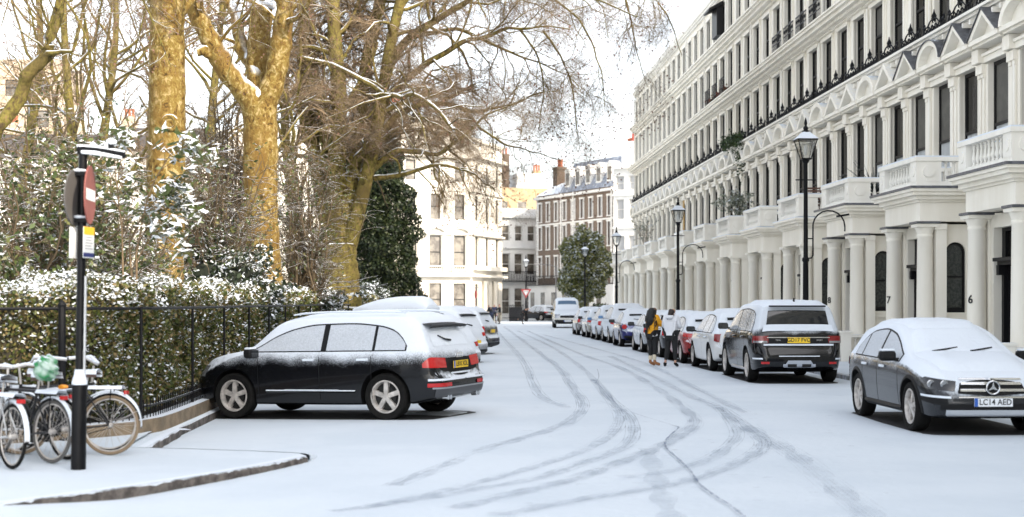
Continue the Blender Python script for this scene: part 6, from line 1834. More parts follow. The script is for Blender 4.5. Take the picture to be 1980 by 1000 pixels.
# white van facing the camera
vw = street(7.55, 104); vloc = (XF(1095, 104), 104)
sv = Shape(4.9, 1.97,
   [(0, 1.2), (.03, 1.9), (.08, 2.0), (.3, 2.05), (2.5, 2.08), (3.4, 2.05), (3.62, 1.98), (4.30, 1.22), (4.4, 1.18), (4.75, 1.0), (4.85, .86), (4.9, .6)],
   [(0, .94), (.05, .98), (.2, 1.0), (4.0, 1.0), (4.5, .97), (4.75, .90), (4.86, .82), (4.9, .76)],
   [(0, 1.15), (3.4, 1.15), (4.3, 1.08), (4.9, .8)], [(0, .35), (4.9, .28)], lean=.16, roofround=.1, defF=[(.2, .06), (.4, 0), (.7, .02), (1.1, .1)])
VANP = paint('van_paint', (.55, .54, .50), metal=0, dust=(1.9, 2.1, .5, .2, 20))
van = make_car(sv, 'parked_van', 'white van with blue-tinted windscreen facing the camera at the end of the parked row', 'van', pnt=VANP, glass=CARGL, wins=((3.0, 4.1),), lo=lambda u: 1.2, hi=lerp_pts([(2.9, 1.75), (3.5, 1.75), (4.2, 1.28)]),
    wheels=(.95, 3.95), Rw=.34, rimR=.2, tyre=.2, mirror=(4.05, 1.28), handles=(3.1,), handle_z=1.08, seams=(3.0, 4.15), loc=vloc, head=R(-90))
grid_patch(lambda u, v: sv.roof(u, v * (.60 + .16 * (u - 3.66) / .6), .01), lin(3.70, 3.92, 6), lin(-1, 1, 11), mat('blue_tinted_glass', (.06, .12, .20), .1, spec=.6), 'windscreen', van)
grid_patch(lambda u, v: sv.roof(u, v * (.66 + .10 * (u - 3.9) / .35), .02), lin(3.92, 4.25, 6), lin(-1, 1, 11), CSNOW, 'windscreen_snow', van)
wrap_patch(sv, 'F', -.55, .55, .72, .88, BLACKP, 'grille', van, .012, n=10); wrap_patch(sv, 'F', -1.0, 1.0, .30, .58, BLACKP, 'front_bumper', van, .016, n=18)
for sg in (1, -1): wrap_patch(sv, 'F', sg * .62, sg * 1.0, .70, .98, CLRL, 'headlight', van, .014, n=8)
p = sv.wrap('F', 0, .48, .02); plate(van, (p[0], 0, .5), R(90), '', False)
snow_slab(sv, .2, 3.55, .80, .74, .07, van)

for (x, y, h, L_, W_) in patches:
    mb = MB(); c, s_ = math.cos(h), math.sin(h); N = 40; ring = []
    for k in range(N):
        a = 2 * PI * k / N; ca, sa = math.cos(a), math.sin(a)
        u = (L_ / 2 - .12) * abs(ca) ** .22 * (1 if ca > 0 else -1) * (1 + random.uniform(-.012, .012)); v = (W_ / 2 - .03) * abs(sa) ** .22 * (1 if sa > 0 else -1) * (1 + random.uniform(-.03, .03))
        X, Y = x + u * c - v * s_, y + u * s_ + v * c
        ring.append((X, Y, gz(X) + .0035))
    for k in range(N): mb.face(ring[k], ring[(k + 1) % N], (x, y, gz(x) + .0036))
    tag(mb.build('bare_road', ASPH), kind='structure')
# ------------------------------------------------------------------ street lamps
LGL = mat('lantern_glass', (.72, .72, .70), .15, spec=.5)
def make_lamp(H, label, bracket=True):
    root = empty('street_lamp', (0, 0, 0), 0, label, 'street lamp', 'black lantern street lamps')
    mb = MB(); k = H - 1.15
    mb.lathe((0, 0, 0), [(.17, 0), (.17, .12), (.14, .16), (.13, .9), (.15, .94), (.15, 1.0), (.10, 1.06), (.085, 1.3), (.075, k * .5), (.10, k * .5 + .04), (.10, k * .5 + .1), (.065, k * .5 + .14), (.055, k - .1), (.085, k - .06), (.11, k - .02), (.06, k), (.05, k + .02)], 14)
    mb.build('post', IRONC, root, sm=True, ang=40)
    if bracket:
        mb = MB(); mb.tube([(-.28, 0, k - .55), (.28, 0, k - .55)], .018, 6); mb.build('ladder_bar', IRONC, root)
        z0 = 2.9; pts = [(0, 0, z0 + 0), (.16, 0, z0 + .02), (.20, 0, z0 + .1), (.20, 0, z0 + .9)]
        pts += [(.20 + .44 - .44 * math.cos(a), 0, z0 + .9 + .42 * math.sin(a)) for a in lin(.15, PI, 10)] + [(1.08, 0, z0 + .75)]
        mb = MB(); mb.tube(pts, .022, 6); mb.tube([(0, 0, z0 + .55), (.2, 0, z0 + .55)], .018, 6); mb.tube([(.85, 0, z0 + 1.16), (1.2, 0, z0 + 1.22)], .03, 6); mb.build('bracket', IRONC, root)
    lz = k + .02
    mb = MB()                                       # lantern frame: square, wider at the top
    a, b, h = .12, .26, .52
    for s in (-1, 1):
        for t in (-1, 1): mb.tube([(s * a, t * a, lz), (s * b, t * b, lz + h)], .014, 4)
    for q, z in ((a, lz), (b, lz + h)):
        mb.box(-q - .02, q + .02, -q - .02, -q + .015, z - .015, z + .02); mb.box(-q - .02, q + .02, q - .015, q + .02, z - .015, z + .02)
        mb.box(-q - .02, -q + .015, -q, q, z - .014, z + .021); mb.box(q - .015, q + .02, -q, q, z - .014, z + .021)
    mb.box(-a, a, -a, a, lz - .02, lz)
    fr = mb.build('lantern', IRONC, root)
    mb = MB(); c = [(-a, -a), (a, -a), (a, a), (-a, a)]; d = [(-b + .01, -b + .01), (b - .01, -b + .01), (b - .01, b - .01), (-b + .01, b - .01)]
    for i in range(4):
        j = (i + 1) % 4; mb.face((*c[i], lz + .01), (*c[j], lz + .01), (*d[j], lz + h - .01), (*d[i], lz + h - .01))
    mb.build('lantern_glass', LGLT, fr)
    mb = MB(); mb.lathe((0, 0, lz + .12), [(.03, 0), (.05, .1), (.05, .2), (.02, .28)], 8); mb.build('bulb', LGL, fr)
    mb = MB(); q = b + .03
    top = [(0, 0)]
    for i in range(4):
        j = (i + 1) % 4; cs = [(-q, -q), (q, -q), (q, q), (-q, q)]; cu = [(-.09, -.09), (.09, -.09), (.09, .09), (-.09, .09)]
        mb.face((*cs[i], lz + h + .02), (*cs[j], lz + h + .02), (*cu[j], lz + h + .22), (*cu[i], lz + h + .22))
    mb.face(*[(x, y, lz + h + .02) for x, y in [(-q, -q), (-q, q), (q, q), (q, -q)]])
    mb.build('lantern_roof', mat('lantern_roof', (.015, .015, .02), .5, snow=(.3, .6, .3)), fr)
    mb = MB(); mb.lathe((0, 0, lz + h + .2), [(.10, 0), (.10, .05), (.06, .07), (.075, .14), (.05, .17), (.03, .19), (.045, .26), (.035, .32), (.008, .42)], 10); mb.build('finial', IRONC, fr, sm=True)
    return root
LGLT = bpy.data.materials.new('clear_lantern_glass'); LGLT.use_nodes = True
nt = LGLT.node_tree; nt.nodes.clear()
gl = node(nt, 'ShaderNodeBsdfGlossy', {'Roughness': .1, 'Color': (.9, .9, .9, 1)}); tr_ = node(nt, 'ShaderNodeBsdfTransparent', {'Color': (.86, .87, .86, 1)})
mx = nt.nodes.new('ShaderNodeMixShader'); mx.inputs[0].default_value = .25; nt.links.new(tr_.outputs[0], mx.inputs[1]); nt.links.new(gl.outputs[0], mx.inputs[2])
o_ = nt.nodes.new('ShaderNodeOutputMaterial'); nt.links.new(mx.outputs[0], o_.inputs[0])
lamps = [(1558, 39.7, 6.76, 'tall black lamp post with the largest lantern, right of the black off-roader'),
         (1311, 62.9, 6.3, 'black lamp post directly behind the woman in the white jacket'),
         (1192, 87.5, 6.3, 'black lamp post left of the dark blue car, third along the right pavement'),
         (1131, 109.5, 6.3, 'black lamp post standing before the round evergreen tree'),
         (1017, 137, 6.3, 'distant black lamp post with a red-edged triangular sign on it')]
for i, (px, Y, H, lb) in enumerate(lamps):
    l = make_lamp(H, lb, i < 4); l.location = (XF(px, Y), Y, .1 if i < 4 else 0); l.rotation_euler = (0, 0, SA - PI / 2)
    if i == 4: lampg = l
# modern lamp further off
ml = empty('street_lamp', (XF(1075, 140), 140, 0), 0, 'thin modern grey lamp with a flat arm, left of the round tree', 'street lamp')
GRYM = mat('grey_post', (.16, .16, .17), .5)
mb = MB(); mb.tube([(0, 0, 0), (0, 0, 5.3)], [.08, .05], 8); mb.build('post', GRYM, ml)
mb = MB(); mb.tube([(0, 0, 5.25), (-.5, 0, 5.4), (-1.5, 0, 5.5)], .035, 6); mb.build('arm', GRYM, ml)
mb = MB(); mb.box(-2.1, -1.4, -.12, .12, 5.44, 5.56); mb.build('lamp_head', GRYM, ml)
# triangular sign on the far lamp post
REDS = mat('red_sign_paint', (.42, .03, .03), .5)
sg_ = empty('give_way_sign', (XF(1017, 136.8), 136.75, 0), 0, 'red-bordered white triangle sign pointing down on the farthest lamp post', 'sign')
zc = ZF(568, 136.8)
mb = MB(); mb.prism([(-.5, zc + .42), (.5, zc + .42), (0, zc - .44)], 'y', -.02, 0); mb.build('sign_plate', REDS, sg_)
mb = MB(); mb.prism([(-.30, zc + .30), (.30, zc + .30), (0, zc - .20)], 'y', -.03, -.0205); mb.build('sign_face', WHT, sg_)
text_obj('sign_lettering', 'GIVE WAY', .11, NUMM, sg_, (0, -.034, zc + .20), (R(90), 0, 0), .002)
mb = MB(); mb.box(-.07, .07, 0, .2, zc - .04, zc + .04); mb.build('clamp', GRYM, sg_)
# dark red edge-on sign before the corner building
s_ = empty('road_sign', (XF(920, 118), 118, 0), 0, 'edge-on round sign on a thin dark red pole before the corner building', 'sign')
mb = MB(); mb.tube([(0, 0, 0), (0, 0, 3.0)], .035, 6); mb.build('pole', mat('dark_red_pole', (.10, .02, .02), .5), s_)
mb = MB(); mb.lathe((0, 0, 2.45), [(.001, -.02), (.33, -.02), (.33, .02), (.001, .02)], 20, 'x'); d_ = mb.build('sign_disc', REDS, s_); d_.rotation_euler = (0, 0, R(20))
mb = MB(); mb.tube([(-.3, 0, 3.0), (.35, 0, 3.02)], .025, 5); mb.build('arm', GRYM, s_)
# blue plate on the far ground floor
s_ = empty('blue_sign', (XF(1062, 145.2), 145.0, 0), R(-60) + PI * 0, 'small plain dark blue sign plate beside the shop fronts below the brick terrace', 'sign')
s_.rotation_euler = (0, 0, 0)
mb = MB(); z = ZF(567, 145); mb.box(-.2, .2, -.03, .0, z - .11, z + .11); mb.build('sign_plate', mat('navy_sign', (.01, .02, .14), .4), s_)
mb = MB(); mb.tube([(0, .05, 0), (0, .05, z)], .03, 6); mb.build('pole', GRYM, s_)
# iron railings and dark bin shelter before the white house
s_ = empty('area_railings', (XF(972, 139), 139, 0), 0, 'dark iron railings round the area of the small white house', 'railing')
mb = MB(); mb.box(0, 2.0, -.03, .03, 1.45, 1.5); mb.box(0, 2.0, -.03, .03, .3, .35)
for k in range(20): mb.box(k * .105 - .012, k * .105 + .012, -.02, .02, 0, 1.62)
mb.build('railing_panel', IRONC, s_); mb = MB(); mb.box(.6, 1.9, .3, 1.2, 0, 1.35); bevel(mb.build('bin_enclosure', mat('dark_grey_paint', (.06, .06, .065), .6), s_), .03)

# ------------------------------------------------------------------ no-entry sign post at the left
POLE = mat('black_pole_paint', (.004, .004, .005), .4, spec=.2, var=.5, vscale=6, snow=(.8, 1, .5))
gp = G(202, 912)
px_, py_ = gp[0], 15.35
sp = empty('sign_post', (px_, py_, .03), 0, 'black post with thick base and snowy top arm, beside the bicycles', 'sign post')
sp.rotation_euler = (0, R(.85), 0)
mb = MB(); mb.lathe((0, 0, 0), [(.078, 0), (.078, .92), (.072, .94), (.055, 1.02), (.047, 1.06), (.045, 3.40), (.045, 3.42)], 20); mb.build('post', POLE, sp, sm=True, ang=40)
mb = MB(); mb.lathe((0, 0, .90), [(.079, 0), (.082, .02), (.074, .05), (.058, .11), (.052, .16)], 16); mb.build('snow_cover', SNOW, sp, sm=True)
mb = MB(); mb.tube([(-.05, 0, 3.385), (.20, -.03, 3.37), (.46, -.07, 3.33)], [.045, .042, .036], 10); mb.build('arm', POLE, sp, sm=True)
mb = MB()
for (y_, z_, x1) in ((0, 3.425, .46), (-.05, 3.36, .44)):
    mb.tube([(-.06 if y_ == 0 else .0, y_, z_), (.15, y_ - .02, z_ - .01), (x1, y_ - .07, z_ - .06)], [.018, .022, .014], 8)
mb.build('snow_cover', SNOW, sp, sm=True)
mb = MB(); mb.box(.28, .33, -.06, -.0, 3.40, 3.46); mb.build('arm_bracket', POLE, sp)
blob('snow_cover', (.305, -.03, 3.475), (.055, .045, .035), SNOW, sp, 3)
NER = mat('no_entry_red', (.24, .075, .06), .6, var=.15, vscale=8)
def disc_at(name, r, x, z, rz, parent, m, th=.012, bar=True):
    d = MB(); d.lathe((0, 0, 0), [(.001, -th), (r, -th), (r, th * .2), (.001, th * .2)], 36, 'y')
    o = d.build(name, m, parent); o.location = (x, 0, z); o.rotation_euler = (0, 0, rz)
    if bar:
        b = MB(); b.box(-r * .80, r * .80, -th - .003, -th - .0005, -r * .19, r * .19); b.build('white_bar', WHT, o)
    return o
rzs = R(96)
dz = ZF(377, py_) - .03
nd = disc_at('no_entry_disc', .31, .075, dz, rzs, sp, NER)
bk = MB(); bk.lathe((0, 0, 0), [(.001, 0), (.30, 0), (.30, .014), (.001, .014)], 30, 'y'); b2 = bk.build('sign_back', mat('grey_sign_back', (.09, .085, .08), .6), sp); b2.location = (-.062, 0, dz - .03); b2.rotation_euler = (0, 0, R(84))
for z in (dz - .27, dz + .22):
    mb = MB(); mb.box(-.09, .08, -.055, .055, z - .025, z + .025); bevel(mb.build('clamp', POLE, sp), .008); blob('snow_cover', (-.02, -.03, z + .035), (.07, .05, .018), SNOW, sp, int(z * 10))
zp = ZF(468, py_) - .03
mb = MB(); mb.box(-.13, .13, -.006, .0, -.17, .16); pl_ = mb.build('parking_plate', WHT, sp); pl_.location = (.07, 0, zp); pl_.rotation_euler = (0, 0, R(82))
mb = MB(); mb.box(-.129, .129, -.008, -.0061, .075, .159); mb.build('yellow_band', mat('sign_yellow', (.8, .42, .02), .5), pl_)
mb = MB(); mb.box(-.129, .129, -.008, -.0061, -.159, -.115); mb.build('navy_band', mat('navy_sign', (.01, .02, .14), .4), pl_)
mb = MB()
for k in range(5): mb.box(-.09, .09 - .03 * (k % 2), -.008, -.0061, .045 - k * .03, .053 - k * .03)
mb.build('small_print', mat('grey_print', (.25, .25, .27), .6), pl_)
mb = MB(); mb.box(-.10, .10, .0, .006, -.165, .165); p2_ = mb.build('white_plate', WHT, sp); p2_.location = (-.066, 0, zp - .01); p2_.rotation_euler = (0, 0, R(72))
mb = MB(); mb.box(.03, .055, -.02, .02, .92, 2.05); mb.build('cable_duct', mat('pale_duct', (.55, .55, .55), .5), sp)

# ------------------------------------------------------------------ bicycles
def bicycle(label, loc, rz, frame, tyre=RUBBER, basket=False, rack=True, bar='flat', lean=0, seatsnow=True, fender=True, refl=True):
    """rear axle at the origin side: local +x is forwards"""
    root = empty('bicycle', (loc[0], loc[1], loc[2]), rz, label, 'bicycle', 'bicycles parked by the sign post')
    root.rotation_euler = (lean, 0, rz)
    Rw_ = .345; wb = 1.06
    for wx in (0, wb):
        mb = MB(); mb.torus((0, 0, 0), Rw_ - .018, .02, 'y', 40, 8); w = mb.build('wheel', tyre, root, sm=True, ang=180); w.location = (wx, 0, Rw_)
        mb = MB(); mb.torus((0, 0, 0), Rw_ - .044, .010, 'y', 36, 6); mb.lathe((0, 0, 0), [(.02, -.045), (.03, -.02), (.02, 0), (.03, .02), (.02, .045)], 10, 'y'); mb.build('rim', ALLOY, w, sm=True, ang=180)
        mb = MB()
        for k in range(18):
            a = 2 * PI * k / 18; b = a + (.5 if k % 2 else -.5); s = .02 if k % 4 < 2 else -.02
            mb.tube([(.025 * math.cos(b), s, .025 * math.sin(b)), ((Rw_ - .05) * math.cos(a), 0, (Rw_ - .05) * math.sin(a))], .0018, 3, False)
        mb.build('spokes', ALLOY, w)
        if fender:
            mb = MB(); pts = [(wx + (Rw_ + .025) * math.cos(a), (Rw_ + .025) * math.sin(a)) for a in (lin(R(15), R(165), 16) if wx else lin(R(25), R(185), 16))]
            mb.grid([[(x, -.03, Rw_ + z - .012), (x, -.015, Rw_ + z), (x, .015, Rw_ + z), (x, .03, Rw_ + z - .012)] for x, z in pts]); f = mb.build('mudguard', frame, root, sm=True)
            mb = MB(); mb.grid([[(x, -.028, Rw_ + z), (x, -.015, Rw_ + z + .022), (x, .015, Rw_ + z + .022), (x, .028, Rw_ + z)] for x, z in pts[(0 if wx else 3):(-4 if wx else None)][:13]]); mb.build('snow_cover', SNOW, f, sm=True)
            mb = MB()
            for s in (-1, 1): mb.tube([(wx, s * .05, Rw_), (pts[4 if wx else 12][0], s * .03, Rw_ + pts[4 if wx else 12][1])], .003, 4)
            mb.build('mudguard_stay', ALLOY, f)
    bb = (.44, 0, .29); st = (.30, 0, .78); hd = (.86, 0, .82); hb = (.90, 0, .68)
    mb = MB()
    mb.tube([bb, st], .017, 8); mb.tube([bb, hb], .02, 8); mb.tube([st, (hd[0], 0, hd[2] - .04)], .017, 8); mb.tube([hd, hb], .02, 8)
    for s in (-1, 1): mb.tube([(0, s * .06, Rw_), (bb[0], s * .035, bb[2])], .010, 6); mb.tube([(0, s * .06, Rw_), (st[0], s * .02, st[2] - .05)], .009, 6)
    mb.build('frame', frame, root, sm=True, ang=60)
    mb = MB()
    for s in (-1, 1): mb.tube([(hb[0], s * .045, hb[2] - .02), (hb[0] + .05, s * .05, hb[2] - .15), (wb, s * .055, Rw_)], .012, 6)
    mb.build('fork', frame, root, sm=True)
    mb = MB(); mb.tube([st, (.27, 0, .93)], .012, 6)
    sd_ = MB(); 
    rows = []
    for i in range(9):
        f = i / 8; x = .14 + .27 * f; w = .085 * (1 - f) ** .7 + .02; rows.append([(x, -w, .925 - .03), (x, -w * .9, .935), (x, 0, .955 - .01 * math.sin(f * 3)), (x, w * .9, .935), (x, w, .925 - .03)])
    mb.build('seat_post', ALLOY, root); sd_.grid(rows); sd_.build('saddle', mat('brown_saddle', (.06, .03, .02), .5), root, sm=True)
    if seatsnow:
        q = MB(); q.grid([[(p[0], p[1] * .95, p[2] + .004 + h * .04) for p, h in zip(r, (0.1, .8, 1, .8, 0.1))] for r in rows]); q.build('snow_cover', SNOW, root, sm=True)
    mb = MB(); hz = 1.02
    mb.tube([hd, (hd[0] + .02, 0, hz)], .014, 6)
    if bar == 'flat': pts = [(hd[0] - .12, -.29, hz + .03), (hd[0] - .02, -.2, hz + .04), (hd[0] + .05, -.08, hz), (hd[0] + .05, .08, hz), (hd[0] - .02, .2, hz + .04), (hd[0] - .12, .29, hz + .03)]
    else: pts = [(hd[0] - .22, -.28, hz + .08), (hd[0] - .05, -.26, hz + .1), (hd[0] + .06, -.10, hz + .02), (hd[0] + .06, .10, hz + .02), (hd[0] - .05, .26, hz + .1), (hd[0] - .22, .28, hz + .08)]
    mb.tube(pts, .012, 8); hbm = mb.build('handlebar', ALLOY, root, sm=True)
    q = MB(); q.tube([(p[0], p[1], p[2] + .014) for p in pts], .016, 6); q.build('snow_cover', SNOW, hbm, sm=True)
    mb = MB(); mb.lathe((bb[0], -.05, bb[2]), [(.085, 0), (.09, .004), (.085, .008)], 20, 'y'); mb.tube([(bb[0], -.07, bb[2]), (bb[0] + .12, -.08, bb[2] - .12)], .01, 5); mb.box(bb[0] + .08, bb[0] + .17, -.17, -.09, bb[2] - .135, bb[2] - .115)
    mb.tube([(bb[0], .07, bb[2]), (bb[0] - .12, .08, bb[2] + .12)], .01, 5); mb.box(bb[0] - .17, bb[0] - .08, .09, .17, bb[2] + .11, bb[2] + .13)
    mb.tube([(0, -.05, Rw_ + .03), (bb[0], -.05, bb[2] + .09)], .005, 4); mb.tube([(0, -.05, Rw_ - .03), (bb[0], -.05, bb[2] - .09)], .005, 4)
    mb.build('crank_and_chain', DARKM, root)
    if rack:
        mb = MB(); z = .76
        for y in (-.06, .06): mb.tube([(.26, y, z), (-.14, y, z)], .006, 5)
        for x in (-.13, 0, .13, .24): mb.tube([(x, -.06, z), (x, .06, z)], .005, 4)
        for y in (-.06, .06): mb.tube([(0, y, Rw_), (-.02, y, z)], .006, 5)
        rk = mb.build('rear_rack', IRONC, root)
        q = MB(); q.grid([[(x, -.075, z), (x, -.05, z + .035 + .012 * math.sin(x * 40)), (x, .05, z + .04), (x, .075, z)] for x in lin(-.15, .25, 9)]); q.build('snow_cover', SNOW, rk, sm=True)
    if refl:
        mb = MB(); mb.box(-.20, -.165, -.045, .045, .70, .745); bevel(mb.build('rear_light', REDL, root), .006)
    if basket:
        mb = MB(); 
        for k in range(9):
            y = -.17 + k * .0425; mb.tube([(1.0, y * .8, .78), (1.02, y, 1.0)], .004, 4); mb.tube([(1.25, y * .8, .78), (1.29, y, 1.0)], .004, 4)
        for z, w, xa, xb in ((.78, .136, 1.0, 1.25), (.9, .155, 1.01, 1.27), (1.0, .17, 1.02, 1.29)):
            mb.tube([(xa, -w, z), (xb, -w, z), (xb, w, z), (xa, w, z), (xa, -w, z)], .005, 4)
        for k in range(7):
            x = 1.03 + k * .035
            for s in (-1, 1): mb.tube([(x, s * .136, .78), (x, s * .17, 1.0)], .004, 4)
        bk_ = mb.build('basket', IRONC, root); blob('snow_cover', (1.14, 0, .86), (.12, .14, .09), SNOW, bk_, 4)
    return root
BFR = mat('dark_bike_frame', (.012, .012, .014), .3); BWH = mat('white_bike_frame', (.5, .5, .5), .3, snow=(.5, .9, .4)); BGN = mat('green_bike_part', (.03, .4, .05), .4)
TAN = mat('tan_tyre', (.22, .16, .10), .8)
DIRT = mat('grimy_tyre', (.10, .095, .09), .85)
# (px of the rear wheel centre, distance, heading, ...)
def bloc(px, Y): return (XF(px, Y), Y, .035)
b1 = bicycle('bicycle with a tan rear tyre standing behind the sign post', bloc(212, 16.75), R(176), BFR, tyre=TAN, lean=R(3), bar='swept')
b2 = bicycle('bicycle with black rear tyre and small orange lamp on its rack, touching the post', bloc(128, 16.25), R(140), BFR, tyre=RUBBER, lean=R(-3), refl=True)
b3 = bicycle('bicycle with pale rear tyre and red rear light, middle of the cluster', bloc(98, 15.9), R(143), BFR, tyre=DIRT, lean=R(3), basket=True)
b4 = bicycle('white-framed snow-covered bicycle cut by the left edge of the photo', bloc(22, 15.35), R(132), BWH, tyre=RUBBER, lean=R(2))
b5 = bicycle('bicycle behind the green bag, its handlebar rising above the others', bloc(30, 16.9), R(8), BFR, tyre=RUBBER, lean=R(-2), bar='swept', rack=True)
mb = MB(); mb.lathe((0, 0, 0), [(.035, -.03), (.04, 0), (.03, .03)], 12, 'y'); ol = mb.build('orange_lamp', mat('orange_lamp', (.8, .3, .02), .3), b2); ol.location = (.0, 0, .82); bevel(ol, .004); ol.scale = (1.9, 1, .7)
# a green and white plastic bag over the saddle
bm = bmesh.new(); bmesh.ops.create_icosphere(bm, subdivisions=4, radius=1)
for v in bm.verts:
    c = v.co; w = 1 + .16 * math.sin(c.x * 5 + c.z * 7) * math.sin(c.y * 6) + .08 * math.sin(c.z * 13 + c.x * 9)
    k = .75 + .35 * (-c.z * .5 + .5)
    v.co = Vector((c.x * .135 * w * k, c.y * .10 * w * k, c.z * .125 * (1 if c.z > 0 else 1.1) * w))
    if c.x > .5 and c.z < 0: v.co.x += .05
me = bpy.data.meshes.new('plastic_bag'); bm.to_mesh(me); bm.free(); smooth(me, 60)
GBAG = mat('green_plastic', (.008, .17, .045), .3, col2=(.32, .42, .36), vscale=6.5, snow=(.6, .85, .5), detail=2)
bag = link_mesh('plastic_bag', me, GBAG); bag.location = P(89, 711, 15.5); tag(bag, 'green and white carrier bag with snow on it, over a bicycle saddle', 'bag')

# ------------------------------------------------------------------ people
SKIN = mat('skin_tone', (.45, .26, .18), .6); SKIND = mat('brown_skin', (.20, .10, .06), .6)
def skin_mesh(name, verts, edges, m, parent, root=0, sub=2):
    bm = bmesh.new(); lay = bm.verts.layers.skin.verify(); vs = []
    for i, (p, r) in enumerate(verts):
        v = bm.verts.new(p); v[lay].radius = (r, r) if not isinstance(r, tuple) else r; v[lay].use_root = (i == root); vs.append(v)
    for a, b in edges: bm.edges.new((vs[a], vs[b]))
    me = bpy.data.meshes.new(name); bm.to_mesh(me); bm.free()
    o = bpy.data.objects.new(name, me); COL.objects.link(o)
    o.modifiers.new('skin', 'SKIN').use_smooth_shade = True
    sb = o.modifiers.new('sub', 'SUBSURF'); sb.levels = sub; sb.render_levels = sub
    me2 = realise(o); me2.materials.clear(); me2.materials.append(m); smooth(me2, 180)
    o.parent = parent
    return o
def person(label, loc, rz, J, top, legs, shoes, hair=None, skin=SKIN, H=1.68, cat='person', fat=1.0, puff=1.0, top_len=0, hand_det=True, group=None):
    """J: joints in metres; the figure faces local +y"""
    root = empty('person', loc, rz, label, cat, group)
    j = dict(pel=(0, 0, .93), waist=(0, 0, 1.08), chest=(0, .0, 1.28), neck=(0, -.01, 1.43), head=(0, .02, 1.56), htop=(0, .01, 1.66),
             ls=(-.17, 0, 1.38), rs=(.17, 0, 1.38), le=(-.22, -.02, 1.12), re=(.22, -.02, 1.12), lw=(-.22, .06, .89), rw=(.22, .06, .89),
             lh=(-.09, 0, .90), rh=(.09, 0, .90), lk=(-.10, .02, .49), rk=(.10, .02, .49), la=(-.10, -.02, .09), ra=(.10, -.02, .09), lt=(-.11, .13, .03), rt=(.11, .13, .03))
    j.update(J); V_ = Vector
    names = ['pel', 'waist', 'chest', 'neck', 'head', 'htop', 'ls', 'le', 'lw', 'rs', 're', 'rw', 'lh', 'lk', 'la', 'lt', 'rh', 'rk', 'ra', 'rt']
    rad = dict(pel=.13, waist=.10, chest=.125, neck=.05, head=.088, htop=.062, ls=.055, rs=.055, le=.038, re=.038, lw=.024, rw=.024, lh=.085, rh=.085, lk=.05, rk=.05, la=.034, ra=.034, lt=.026, rt=.026)
    verts = [(j[n], rad[n] * (fat if n in ('pel', 'waist', 'chest', 'lh', 'rh') else 1)) for n in names]
    ix = {n: i for i, n in enumerate(names)}
    E = [(ix[a], ix[b]) for a, b in (('pel', 'waist'), ('waist', 'chest'), ('chest', 'neck'), ('neck', 'head'), ('head', 'htop'), ('chest', 'ls'), ('ls', 'le'), ('le', 'lw'), ('chest', 'rs'), ('rs', 're'), ('re', 'rw'), ('pel', 'lh'), ('lh', 'lk'), ('lk', 'la'), ('la', 'lt'), ('pel', 'rh'), ('rh', 'rk'), ('rk', 'ra'), ('ra', 'rt'))]
    # nose
    hd_ = V_(j['head']); fw = V_(j.get('face', (0, 1, 0))).normalized()
    verts.append((tuple(hd_ + fw * .095 + V_((0, 0, -.01))), .016)); E.append((ix['head'], len(verts) - 1))
    for s, w, e in (('l', 'lw', 'le'), ('r', 'rw', 're')):
        a, b = V_(j[w]), V_(j[e]); d = (a - b).normalized(); side = d.cross(V_((0, 0, 1)));
        side = side.normalized() if side.length > .1 else V_((1, 0, 0)); dn = d.cross(side)
        palm = a + d * .06; verts.append((tuple(palm), .026)); pi = len(verts) - 1; E.append((ix[w], pi))
        if hand_det:
            for q in range(4):
                off = side * (q - 1.5) * .018; k = palm + d * .035 + off; t = k + d * (.045 + .01 * (1.5 - abs(q - 1.5))) + dn * .02
                verts.append((tuple(k), .0095)); verts.append((tuple(t), .0075)); E += [(pi, len(verts) - 2), (len(verts) - 2, len(verts) - 1)]
            t = palm + side * .05 + d * .02; verts.append((tuple(t), .0095)); E.append((pi, len(verts) - 1))
    body = skin_mesh('body', verts, E, skin, root, 0, 2 if hand_det else 1)
    def sub(nm, keys, edges, rs, m, r0=0, extra=None):
        vv = [(j[k] if isinstance(k, str) else k, r) for k, r in zip(keys, rs)]
        return skin_mesh(nm, vv, edges, m, root, r0, 2 if hand_det else 1)
    def mixp(a, b, t): return tuple(V_(j[a]).lerp(V_(j[b]), t))
    cuffl, cuffr = mixp('le', 'lw', .92), mixp('re', 'rw', .92)
    hem = tuple(V_(j['pel']) + V_((0, 0, -.02 - top_len)))
    p_ = puff
    sub('top', [hem, 'waist', 'chest', mixp('chest', 'neck', .75), 'ls', 'le', cuffl, 'rs', 're', cuffr], [(0, 1), (1, 2), (2, 3), (2, 4), (4, 5), (5, 6), (2, 7), (7, 8), (8, 9)],
        [.150 * p_ * fat, .128 * p_ * fat, .148 * p_, .075 * p_, .078 * p_, .058 * p_, .042 * p_, .078 * p_, .058 * p_, .042 * p_], top, 1)
    sub('trousers', ['pel', 'lh', 'lk', mixp('lk', 'la', .8), 'rh', 'rk', mixp('rk', 'ra', .8)], [(0, 1), (1, 2), (2, 3), (0, 4), (4, 5), (5, 6)], [.136 * fat, .10 * fat, .066 * fat, .048, .10 * fat, .066 * fat, .048], legs)
    for s in 'lr':
        top_ = mixp(s + 'a', s + 'k', shoes[1])
        sub('shoe', [top_, s + 'a', s + 't'], [(0, 1), (1, 2)], [.055, .052, .042], shoes[0])
    if hair: hair(root, j)
    # eyes and mouth
    if hand_det:
        sd2 = fw.cross(V_((0, 0, 1))).normalized()
        mb = MB()
        for s in (-1, 1):
            c = hd_ + fw * .082 + sd2 * s * .032 + V_((0, 0, .012)); mb.lathe(tuple(c), [(.001, -.008), (.010, 0), (.001, .008)], 8)
        mb.build('eyes', NUMM, root)
        mb = MB(); c = hd_ + fw * .085 + V_((0, 0, -.045)); mb.box(c.x - .02, c.x + .02, c.y - .02, c.y + .004, c.z - .005, c.z + .005); mb.build('mouth', mat('lips', (.3, .08, .07), .5), root)
    return root
